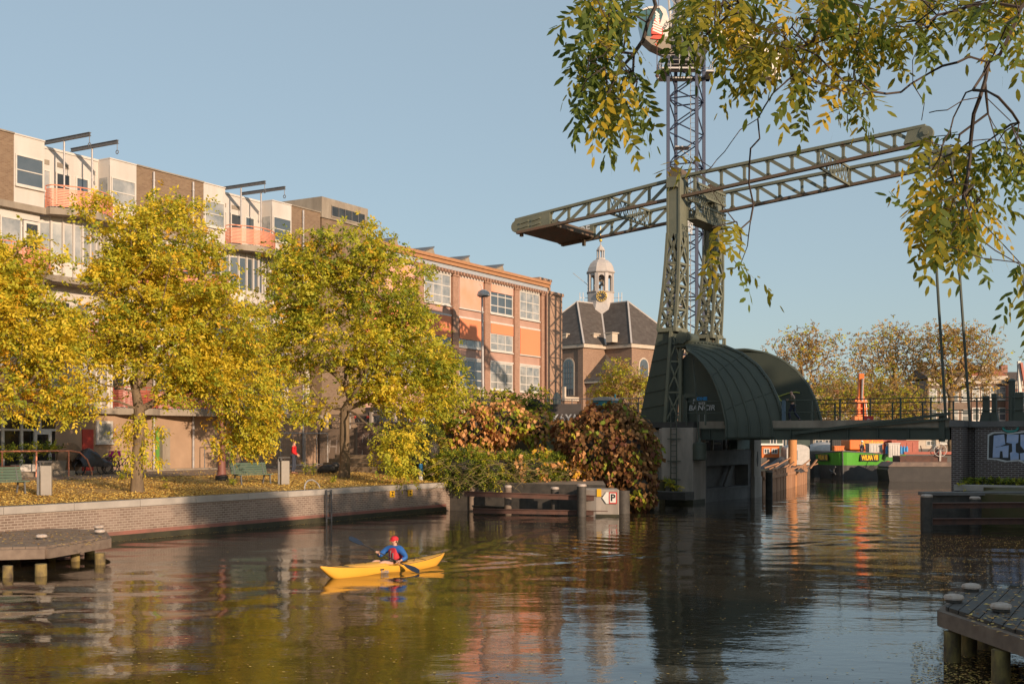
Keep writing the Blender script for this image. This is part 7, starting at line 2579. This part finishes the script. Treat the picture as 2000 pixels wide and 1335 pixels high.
# worker on the barge
p = P(1683, 884, 107.0)
standing('worker in a white helmet and dark jacket standing on the green barge', (p.x, p.y, 1.65), R(-60), m_navy, m_navy, m_hair, m_dark,
         (((.0, .17, 1.37), (.02, .22, 1.1), (.12, .2, .9)), ((.0, -.17, 1.37), (.02, -.22, 1.1), (.12, -.2, .9))),
         (((0, .09, .9), (.02, .1, .49), (-.02, .1, .09), (.13, .12, .035)), ((0, -.09, .9), (0, -.1, .49), (-.04, -.1, .09), (.1, -.12, .035))), .02, hair=None, helmet=m_signw)
# black pontoon ATTACK 63
pt = wp(1735, 940)
pn = thing('pontoon', 'black flat pontoon lettered ATTACK 63 moored right of the green barge', 'pontoon', (pt.x + .3, pt.y + .3, 0), R(-2))
pzz = lambda py: CZ + (H - py) / F * pt.y
mb = MB(); mb.prism([(0, -.6), (12, -.6), (12, pzz(911)), (-.1, pzz(911)), (-.25, pzz(917))], lambda u, v, t: (u, t, v), 0, 3.4); mb.build('hull', M('shade deepened pontoon black', (.018, .016, .016), (.035, .03, .028), 1.5, .6), pn)  # hull black deepened to carry the shade on its lower side
mb = MB(); mb.prism([(-.25, pzz(911)), (12, pzz(911)), (12, pzz(902)), (.2, pzz(902))], lambda u, v, t: (u, t, v), -.08, 3.45); mb.build('rubbing_strake', M('worn grey brown deck edge', (.25, .18, .14), (.12, .09, .08), 1.5, .8), pn)
mb = MB(); mb.box(1.0, 4.6, .9, 3, pzz(902), pzz(890)); mb.box(1.0, 4.9, .8, 1.0, pzz(902), pzz(893)); mb.build('hatch', m_rust, pn)
mb = MB(); mb.box(4.6, 12, 1.2, 3.2, pzz(902), pzz(883)); ct = mb.build('deck_house', m_shipk, pn)
mb = MB(); mb.box(1.4, 12, .95, 1.19, pzz(887), pzz(882)); mb.build('red_beam', m_redrail, pn)
mb = MB(); put_text(mb, 'ATTACK 63', (6.35, 1.19, pzz(896.5)), (1, 0, 0), (0, 0, 1), .52, bold=.012, xs=.62); mb.build('letters', m_graf, ct)
mb = MB(); mb.lathe([(.01, 0), (.18, .0), (.18, .05)], (0, 0, 0), 10); mb.v = [(x + 6.6, 1.15 - z, y + pzz(886.5)) for x, y, z in mb.v]; mb.build('yellow_lamp', m_yel, ct)
mb = MB(); c = Vector((4.3, .7, pzz(879)))
mb.path([c + Vector((.52 * math.cos(a), 0, .52 * math.sin(a))) for a in np.linspace(0, 6.283, 21)[:-1]], .03, 5, closed=True)
for k in range(5): mb.tube(c, c + Vector((.5 * math.cos(k * 1.2566), 0, .5 * math.sin(k * 1.2566))), .02, n=4)
mb.bar(c, c + Vector((0, .1, -.9)), .15); mb.build('hand_wheel', m_galv, pn)
mb = MB()
for k in range(9): mb.bar((3.2 + k * .42, 2 + rnd.uniform(-.3, .3), pzz(884)), (3.6 + k * .5 + rnd.uniform(-.6, .6), 2.4, pzz(866 + rnd.uniform(0, 12))), .07)
mb.build('scrap_bars', m_rust, pn)

# ---------------------------------------------------------------- sheet piling, poles, houseboats on the left beyond the pier
sa_, sb2 = wp(1490, 967), wp(1575, 943)
d = (sb2 - sa_); d.z = 0; L_ = d.length; d.normalize()
t = thing('sheet_piling', 'orange brown timber sheet piling along the water beyond the pier', 'sheet piling', (sa_.x, sa_.y, 0), math.atan2(d.y, d.x))
mb = MB(); x = 0
m_sheet = M('orange brown raw timber', (.42, .22, .12), (.30, .16, .09), 1.5, .85, streak=4)  # orange brown timber, tone varied at random in upright streaks
while x < L_:
    w_ = rnd.uniform(.28, .42); mb.box(x + .01, x + w_ - .01, rnd.uniform(-.05, .0), .12, -1.2, 1.45 + rnd.uniform(-.12, .1)); x += w_
mb.build('plank', m_sheet, t)
mb = MB(); mb.box(0, L_, -.12, -.055, .95, 1.15); mb.build('waling', m_sheet, t)
p = P(1547, 918, 88); t = thing('timber_pole', 'thick orange brown timber pole standing behind the sheet piling', 'pole', (p.x, p.y, 0), 0)
mb = MB(); mb.path([(0, 0, -.5), (.05, 0, CZ + (H - 835) / F * 88)], [.35, .32], 12); mb.build('pole', M('raw orange timber', (.60, .27, .10), (.45, .2, .08), 2, .8, streak=5), t, smooth=True)
p = wp(1580, 935); t = thing('mooring_pile', 'short black mooring pile left of the green barge bow', 'pile', (p.x - .2, p.y, 0), 0)
mb = MB(); mb.path([(0, 0, -1), (0, 0, 2.2)], .3, 12); mb.build('pile', m_woodd, t, smooth=True)
def houseboat(label, px0, px1, py0, py1, D, mat, wins, roofm=m_steelgrey, dep_=5):
    a = P(px0, py1, D); w_ = (px1 - px0) / F * D; h = (py1 - py0) / F * D
    t = thing('houseboat', label, 'houseboat', (a.x, a.y, 0), 0, 'houseboats beyond the bridge')
    z0 = a.z
    mb = MB(); mb.box(0, w_, 0, dep_, z0, z0 + h); wl_ = mb.build('cabin', mat, t)
    mb = MB(); mb.box(-.3, w_ + .3, -.3, dep_ + .3, -.5, z0 - .003); mb.build('hull', m_shipk, t)
    mb = MB(); mb.box(-.25, w_ + .25, -.3, dep_ + .2, z0 + h, z0 + h + .15); mb.build('roof', roofm, t)
    for u0, u1, v0, v1 in wins: window(wl_, w_ * u0, w_ * u1, z0 + h * v0, z0 + h * v1, -.002, 2, (), .08, sill=False)
    return t
houseboat('dark green houseboat cabin with a white framed window seen under the bridge', 1470, 1582, 850, 884, 112, M('dark green boards', (.05, .075, .065), (.04, .06, .052), 2, .7), ((.30, .42, .35, .8), (.52, .64, .35, .8)))
houseboat('low orange boat cabin with pale roof just right of the pier', 1488, 1522, 869, 893, 100, m_orange, ((.1, .45, .3, .75), (.55, .9, .3, .75)), m_signw, 3)
houseboat('pale grey houseboat with a long window band behind the green barge', 1588, 1652, 854, 880, 126, m_conc, ((.05, .3, .35, .85), (.35, .6, .35, .85), (.65, .92, .35, .85)), m_signw)
houseboat('low cream houseboat behind the pontoon seen under the right end of the bridge', 1770, 1835, 856, 876, 128, m_stone, ((.1, .35, .3, .8), (.6, .85, .3, .8)), m_signw)
p = P(1560, 893, 98)
t = thing('deck_shed', 'pale grey hut with a round hood behind the sheet piling', 'hut', p, 0)
mb = MB(); mb.box(-1, .9, 0, 2, -.6, .7); mb.prism([(-1, .7)] + [(-.05 + .95 * math.cos(a), .7 + .4 * math.sin(a)) for a in np.linspace(math.pi, 0, 8)], lambda u, v, s_: (u, s_, v), 0, 2); mb.build('shell', m_galv, t)
mb = MB(); mb.box(-.6, -.1, -.02, .0, -.2, .6); mb.build('hatch', m_steelgrey, t)
p = P(1607, 880, 118)
t = thing('covered_boat', 'small boat under a rounded grey cover left of the orange winch box', 'boat', p, 0)
mb = MB(); mb.ball((0, 0, 0), 1.7, 2.2, .9, 14); mb.build('cover', m_galv, t, smooth=True)
mb = MB(); mb.box(-1.8, 1.8, -1.8, 1.8, -1.2, -.2); mb.build('hull', m_shipk, t)
p = P(1522, 905, 88)
t = thing('tarp_heap', 'heap of dark tarpaulins and timber behind the sheet piling', 'tarpaulin heap', p, 0)
mb = MB(); mb.grid(lambda u, v: Vector((-1.6 + 3.4 * u, -1 + 2.4 * v, -.6 + (.75 + .35 * math.sin(u * 9) * math.cos(v * 7)) * math.sin(math.pi * u) ** .6 * math.sin(math.pi * v) ** .6 + .06 * math.sin(u * 41 + v * 23))), 30, 16); mb.build('tarpaulin', M('dark tarpaulin', (.03, .035, .045), (.09, .085, .08), 3, .45), t, smooth=True)
mb = MB()
for k in range(10): mb.bar((-1.8 + k * .42, -1.2 + rnd.uniform(-.1, .3), -.3 + rnd.uniform(-.1, .1)), (-1.0 + k * .4 + rnd.uniform(-.5, .5), -.9, .1 + rnd.uniform(-.2, .4)), .14, .08)
mb.build('timber', m_sheet, t)

# ---------------------------------------------------------------- houses far beyond the bridge
HB = [M('house brick ' + n, c, tuple(q_ * .8 for q_ in c), .8, .9, brick=(.3, .1, .012), mortar=tuple(q_ * 1.05 for q_ in c)) for n, c in
      (('brown', (.20, .12, .085)), ('dark', (.15, .10, .08)), ('pink', (.34, .17, .13)), ('grey', (.24, .18, .14)))]
m_tile = M('orange roof tile', (.52, .17, .07), (.40, .13, .06), 2, .85, brick=(.3, .35, .03), mortar=(.25, .09, .05))
m_tiled = M('brown roof tile', (.15, .11, .085), (.11, .085, .07), 2, .85, brick=(.3, .35, .03), mortar=(.08, .06, .05))
def house(label, px0, px1, eave, ridge, D, wm, rm, ncol, nrow, dormer=False):
    a = P(px0, 860, D)
    return house_at(label, (a.x, a.y, 1.3), 0, (px1 - px0) / F * D, CZ + (H - eave) / F * D - 1.3, CZ + (H - ridge) / F * D - 1.3, wm, rm, ncol, nrow, dormer, 'houses far beyond the bridge')


def house_at(label, loc, rz, w_, ze, zr, wm, rm, ncol, nrow, dormer, grp):
    t = thing('town_house', label, 'house', loc, rz, grp)
    mb = MB(); mb.box(0, w_, 0, 10, -.5, ze); wl_ = mb.build('wall', wm, t)
    mb = MB(); mb.prism([(-.3, ze + .31), (5, zr), (10.3, ze + .31)], lambda u, v, s_: (s_, u, v), .02, w_ - .02); rf = mb.build('roof', rm, t)
    mb = MB(); mb.box(-.05, w_ + .05, -.35, .0, ze - .25, ze + .3); mb.box(-.02, w_ + .02, -.15, -.003, ze - .8, ze - .3); mb.build('cornice', m_stone, t)
    mb = MB(); mb.box(w_ * .1, w_ * .1 + .9, 4.6, 5.6, zr - .6, zr + 1.0); mb.build('chimney', wm, rf)
    if dormer:
        mb = MB(); mb.box(w_ * .35, w_ * .65, .6, 4, ze + .3, zr - .4); mb.prism([(w_ * .30, zr - .4), (w_ * .70, zr - .4), (w_ * .5, zr + .15)], lambda u, v, s_: (u, s_, v), .4, 4); dm = mb.build('dormer', m_stone, rf)
        window(dm, w_ * .41, w_ * .59, ze + .5, zr - .6, .6, 1, (.5,), .1, sill=False)
    for r in range(nrow):
        z1 = ze - 1.2 - r * 3.0
        for c in range(ncol):
            xc = w_ * (c + .5) / ncol
            window(wl_, xc - .55, xc + .55, z1 - 1.9, z1, -.003, 1, (.55,), .13, mg=m_glassl if (r + c) % 3 == 0 else m_glass)
    return t
house('dark brown house with brown tiles seen through the bare tree and pull rods', 1812, 1896, 742, 716, 168, HB[3], m_tiled, 4, 4)
house('brown brick house with an orange tiled roof and dormer right of the pull rods', 1897.5, 1966, 738, 708, 168, HB[0], m_tile, 4, 4, True)
house('pinkish house at the right edge of the picture', 1975, 2050, 748, 722, 166, HB[2], m_tiled, 4, 4)
house('low dark house glimpsed behind the far hood and the brown tree', 1478, 1560, 786, 764, 175, HB[1], m_tiled, 4, 3)
house('brown house glimpsed behind the left low olive tree', 1561, 1636, 776, 752, 175, HB[0], m_tiled, 4, 3)
house('grey brown house glimpsed behind the orange excavator arm', 1637, 1722, 782, 756, 175, HB[3], m_tile, 4, 3)
house('dark house glimpsed between the excavator arm and the pull rods', 1723, 1811, 778, 752, 175, HB[1], m_tiled, 4, 3)
p = P(1990, 830, 120)
t = thing('derrick', 'small white and red ship derrick with rigging at the right edge', 'derrick', (p.x, p.y, 1.3), 0)
zz_ = lambda py: CZ + (H - py) / F * 120 - 1.3
mb = MB(); mb.bar((.4, 0, 0), (.0, 0, zz_(705)), .3); mb.build('mast', m_craneW, t)
mb = MB(); mb.bar((.1, -.3, zz_(708)), (.7, -.3, zz_(775)), .22); mb.build('boom', m_redrail, t)
mb = MB(); mb.tube((-.2, -.2, zz_(712)), (-.4, -.2, zz_(790)), .04, n=4); mb.tube((0, 0, zz_(705)), (2.5, 0, zz_(600)), .02, n=4); mb.build('rigging', m_dark, t)
# ---------------------------------------------------------------- the tree overhead, its boughs hanging into view
NB = 5.6
ot = thing('overhanging_tree', 'tree overhead whose green and yellow feathered leaves hang into the upper right', 'tree', (5.6, 3.6, 1.3), 0)
bough = [
    ([(2250, -330), (1960, -260), (1700, -190), (1630, -40), (1600, 60), (1566, 125), (1510, 182), (1480, 232), (1466, 290), (1463, 360), (1466, 430), (1460, 480)], 5.6),
    ([(1480, 232), (1430, 275), (1400, 312), (1378, 335)], 5.6),
    ([(1466, 430), (1448, 470), (1420, 490)], 5.55),
    ([(1700, -190), (1500, -180), (1330, -140), (1272, -20), (1265, 45), (1238, 105), (1200, 150), (1180, 215), (1190, 260)], 5.4),
    ([(1238, 105), (1190, 95), (1150, 120), (1135, 180)], 5.35),
    ([(1500, -180), (1425, -40), (1400, 50), (1350, 95)], 5.5),
    ([(1500, -180), (1480, 0), (1475, 70), (1450, 130)], 5.8),
    ([(1630, -40), (1650, 30), (1672, 110), (1665, 200), (1655, 240)], 5.7),
    ([(2250, -330), (2100, -120), (1995, 15), (1962, 88), (1930, 122), (1900, 176), (1862, 230), (1840, 285), (1822, 330)], 5.2),
    ([(1930, 122), (1914, 190), (1896, 275), (1890, 345), (1880, 420), (1850, 480)], 5.15),
    ([(1930, 122), (1870, 122), (1820, 140), (1760, 180), (1700, 178)], 5.3),
    ([(1900, 176), (1950, 190), (1990, 240), (1998, 300), (1985, 345)], 5.0),
    ([(1995, 15), (1900, 10), (1830, 30), (1795, 90), (1783, 165), (1800, 235)], 5.4),
    ([(1914, 190), (1850, 215), (1815, 220)], 5.15),
]
nodes, par, dist = [], [], []
key = {}
for pts, D in bough:
    prev = -1
    w3 = []
    for i, (x, y) in enumerate(pts):
        if (x, y) in key:
            prev = key[(x, y)]; w3 = []
            continue
        p = np.array(P(x, y, D + .12 * math.sin(i * 1.7 + x)))
        if prev >= 0:
            a = nodes[prev]
            for t in (.5, 1.0):
                q = a + (p - a) * t + (NR.normal(0, .012, 3) if t < 1 else 0)
                nodes.append(q); par.append(prev); dist.append(dist[prev] * .2 + .02)
                prev = len(nodes) - 1
        else:
            nodes.append(p); par.append(-1); dist.append(0.0)
            prev = len(nodes) - 1
        key[(x, y)] = prev
cl = [(1195, 45, 55, 45, 24), (1180, 150, 45, 55, 24), (1208, 222, 34, 48, 20), (1240, 190, 12, 26, 4), (1150, 25, 30, 22, 7), (1150, 180, 26, 46, 9), (1180, 15, 34, 18, 6),
      (1365, 12, 20, 10, 3), (1392, 48, 40, 42, 15), (1440, 60, 36, 48, 15), (1345, 78, 16, 22, 4), (1500, 85, 38, 50, 16), (1545, 105, 34, 46, 16), (1470, 140, 30, 30, 8), (1430, 12, 80, 16, 11),
      (1600, 85, 38, 62, 17), (1650, 45, 50, 42, 15), (1690, 110, 30, 46, 10), (1665, 205, 28, 34, 13), (1585, 185, 22, 26, 6), (1720, 40, 30, 36, 7), (1620, 15, 70, 18, 10),
      (1790, 30, 40, 28, 9), (1860, 40, 42, 34, 12), (1930, 30, 52, 36, 17), (1980, 75, 22, 30, 6), (1800, 95, 22, 28, 5), (1740, 95, 18, 26, 4), (1970, 15, 36, 24, 8),
      (1868, 322, 46, 28, 14), (1850, 395, 66, 40, 22), (1830, 455, 48, 34, 15), (1905, 440, 36, 34, 12), (1800, 310, 18, 22, 4), (1950, 295, 32, 36, 12), (1985, 335, 18, 32, 8), (1885, 470, 26, 20, 6),
      (1352, 345, 8, 6, 1), (1400, 480, 16, 10, 2), (1432, 470, 10, 6, 1), (1443, 545, 5, 14, 2), (1998, 552, 8, 6, 2), (2000, 612, 6, 12, 2)]
pts = []
for x, y, rx, ry, n in cl:
    k = 0
    while k < n * 1.05:
        u, v = NR.uniform(-1, 1, 2)
        if u * u + v * v > 1: continue
        pts.append(np.array(P(x + u * rx, y + v * ry - 36, 5.45 + NR.normal(0, .28))))
        k += 1
pts = np.array(pts)
nodes, par, rad, tips = skeleton(nodes[0], nodes[0], pts, .03, .12, .3, init=(nodes, par, dist), far=.25)
cnt = np.zeros(len(nodes))
for t in tips: cnt[t] += 1
for i in range(len(nodes) - 1, 0, -1):
    if par[i] >= 0: cnt[par[i]] += cnt[i]
rad = np.minimum(.0023 * np.maximum(cnt, 1) ** .34, .0105)
limb_mesh('twigs', ot, nodes, par, rad, m_barkd, .0021)
mb = MB(); e = Vector(nodes[0]) - ot.location
mb.path([(0, 0, -.2), (0, 0, 1.5), (-.1, .1, 3.2), (-.2, .2, 4.6), e * .5 + Vector((0, 0, 3.0)), e], [.3, .24, .2, .16, .09, .03], 12); mb.build('trunk', m_bark, ot, smooth=True)
tp = nodes[tips]
dv = unit(tp - nodes[[par[i] for i in tips]])
dirs = dv * .5 + np.array([0, 0, -.75]) + NR.normal(0, .45, (len(tp), 3))
col = lump_noise(tp, 2.6) * .35 + NR.normal(0, .20, len(tp)) + .5
ln_y = leafmat('yellow feathered leaf', (.60, .40, .03), (.50, .36, .035), .5)
ln_o = leafmat('golden green feathered leaf', (.34, .29, .03), (.25, .25, .03), .5)
ln_g = leafmat('green feathered leaf', (.15, .19, .03), (.10, .145, .025), .5)
mi = np.searchsorted(np.cumsum([.24, .32, .44]), np.clip(col, 0, .999))
sprays('leaves', ot, tp, dirs, mi, [ln_y, ln_o, ln_g],   .22, 15, .058, .0205, .32, wob=.14, six=True)

# ---------------------------------------------------------------- street behind the camera: houses and trees that throw the long shadows
GH = 'tall canal houses on the right bank'
pv_, rv_ = Vector((.8, .6, 0)), Vector((.6, -.8, 0))
pp_ = 38.0
for k, (w_, ze, zr) in enumerate(((7.0, 15.6, 20.2), (6.4, 16.8, 21.2), (7.4, 15.2, 19.6), (6.6, 16.6, 21.4))):
    loc = pv_ * pp_ + rv_ * 10 + Vector((0, 0, 1.3))
    house_at(['brown canal house nearest the water on the right bank', 'dark tall canal house, second from the water', 'pinkish canal house, third from the water', 'grey tall canal house farthest from the water'][k],
             loc, math.atan2(.6, .8), w_, ze - 1.3, zr - 1.3, HB[k], m_tiled, 3, 4, False, GH)
    pp_ += w_ + .01
GT = 'trees on the right bank outside the picture'
for k, (p_, r_, zf, rz_, rr_) in enumerate(((18.6, -2.0, 8.9, 1.1, 2.0), (26.0, -4.0, 8.4, 1.2, 2.6), (29.6, -6.0, 8.0, 1.1, 1.8))):
    b = pv_ * p_ + rv_ * r_ + Vector((0, 0, 1.3))
    c = b + Vector((0, 0, zf + 1.0))
    make_tree('bank_tree', ['slender tree nearest the camera on the right bank', 'middle tree of the row on the right bank', 'third tree of the row on the right bank'][k], b, b + Vector((0, 0, zf - 1.0)),
              [(c, (rr_, rr_, rz_)), (c + Vector((1.0, .7, -.6)), (rr_ * .6, rr_ * .6, rz_ * .6))], .2, [lf_y, lf_o, lf_g], [.3, .4, .3], 120, 14, .2, .1, GT)
b = Vector((15.5, 6.0, 1.3))  # out of view, added only to put the landing stage in shade
make_tree('bank_tree', 'unseen low tree added on the right bank to shade the lower landing stage', b, b + Vector((0, 0, 1.6)), [(b + Vector((0, 0, 3.0)), (3.6, 3.6, 1.7))], .22, [lf_y, lf_o, lf_g], [.3, .4, .3], 150, 18, .2, .1, GT)

# ---------------------------------------------------------------- fallen leaves
def litter(name, label, pts, mats, L, tilt=.25):
    p = np.array(pts, float)
    n = len(p)
    a = NR.uniform(0, 6.283, n)
    d = np.stack([np.cos(a), np.sin(a), NR.normal(0, tilt, n)], 1)
    s = np.stack([-np.sin(a), np.cos(a), NR.normal(0, tilt, n)], 1)
    l = L * NR.uniform(.6, 1.3, (n, 1))
    V = np.stack([p - d * l * .5, p + s * l * .27, p + d * l * .5, p - s * l * .27], 1).reshape(-1, 3)
    V[:, 2] = np.maximum(V[:, 2], np.repeat(p[:, 2], 4) + .002)
    me = fast_mesh(name, V, np.arange(4 * n).reshape(-1, 4), NR.randint(0, len(mats), n), mats)
    tag(link_mesh(me, name), label, None, None, 'stuff')


lt_y = M('fallen yellow leaf', (.78, .54, .14), (.68, .45, .10), 3, .7)
lt_a = M('fallen amber leaf', (.50, .25, .05), (.40, .20, .045), 3, .7)
lt_b = M('fallen brown leaf', (.24, .13, .05), (.18, .10, .04), 3, .8)
pts = []
while len(pts) < 56000:
    s, n = rnd.uniform(-17, 13), -abs(rnd.gauss(0, 5.5)) - .1
    if n < -14.5: continue
    if n < -9 and rnd.random() < .6: continue
    q = QF(s, n, gz(n) + .03 + (.0 if n < -.5 else -.0))
    if math.sin(s * .9 + n * .5) + math.sin(n * 1.3 - s * .4) + rnd.uniform(-1.2, 1.6) < -.6: continue
    pts.append(q)
litter('fallen_leaves', 'yellow fallen leaves covering the lawn', pts, [lt_y, lt_y, lt_y, lt_y, lt_a, lt_b], .085, .5)
pts = []
for k in range(1500):
    x, y = rnd.gauss(0, 1), rnd.gauss(0, 1)
    px, py = 1960 + rnd.uniform(-75, 70), 1150 + rnd.uniform(2, 105)
    q = P(px, py, WD(py, .80)); q.z = .802
    pts.append(q)
o_ = [p for p in pts if (p.x - 8.3) * .5 + (p.y - 18.5) * .05 > -1.0]
litter('fallen_leaves', 'fallen leaves strewn over the dark landing stage', o_[:260], [lt_y, lt_a, lt_b], .085)
pts = []
for k in range(420):
    py = rnd.uniform(1036, 1064); q = P(rnd.uniform(0, 198) , py, WD(py, .62)); q.z = .622; pts.append(q)
litter('fallen_leaves', 'fallen leaves lying on the weathered landing stage', pts, [lt_y, lt_a, lt_b], .09)
pts = []
for k in range(5200):
    m = rnd.random()
    if m < .34: px, py = rnd.uniform(1700, 2000), 1045 + abs(rnd.gauss(0, 45))
    elif m < .62: px, py = rnd.uniform(1780, 2010), rnd.uniform(1255, 1340)
    elif m < .84: px, py = rnd.uniform(650, 1400), 1000 + abs(rnd.gauss(0, 26))
    else: px, py = rnd.uniform(0, 2000), 1060 + 280 * rnd.random()
    q = P(px, py, WD(py, 0)); q.z = .012
    if (q - Q0).dot(N) < .15 and q.y < 57.2: continue
    pts.append(q)
litter('floating_leaves', 'small yellow leaves floating on the canal', pts, [lt_y, lt_a, lt_b, lt_y], .055, .05)
pts = []
for k in range(900):
    s = rnd.uniform(-16, 11); q = QF(s, rnd.uniform(.03, .22), .014); pts.append(q)
litter('floating_leaves', 'line of yellow leaves drifting along the foot of the quay', pts, [lt_y, lt_a, lt_b], .06, .05)

# tufts of weeds on the lawn and in the coping
for k, (px, py, hh, lab) in enumerate(((238, 938, .35, 'green weed tuft left of the round tree trunk'), (322, 946, .4, 'dry weed tuft right of the round tree trunk'), (597, 928, .75, 'tall thin weed left of the black bag'), (613, 928, .8, 'tall thin weed beside the black bag'),
                                     (455, 940, .3, 'green weed tuft in front of the green bench'), (650, 934, .35, 'green weed tuft at the foot of the forked tree'), (835, 940, .3, 'green weed tuft by the short blue and white post'), (705, 915, .6, 'bushy weed in front of the stone steps'))):
    b = lawn(px, py)
    t = thing('weed_tuft', lab, 'weed', b, 0, 'weed tufts on the lawn')
    mb = MB(); tp_, td_ = [], []
    for j in range(9):
        a = rnd.uniform(0, 6.283); e = Vector((math.cos(a) * .12, math.sin(a) * .12, hh * rnd.uniform(.5, 1)))
        mb.path([(0, 0, 0), e * .5 + Vector((0, 0, .03)), e], [.008, .006, .003], 3)
        for q in range(4): tp_.append(b + e * rnd.uniform(.25, 1)); td_.append((rnd.gauss(0, .6), rnd.gauss(0, .6), .4))
    mb.build('stems_or_shade_core', m_woodd, t)
    sprays('leaves', t, tp_, td_, NR.randint(0, 2, len(tp_)), [lf_g, lf_o] if k != 1 else [lf_t, lf_o], .12, 5, .08, .035)
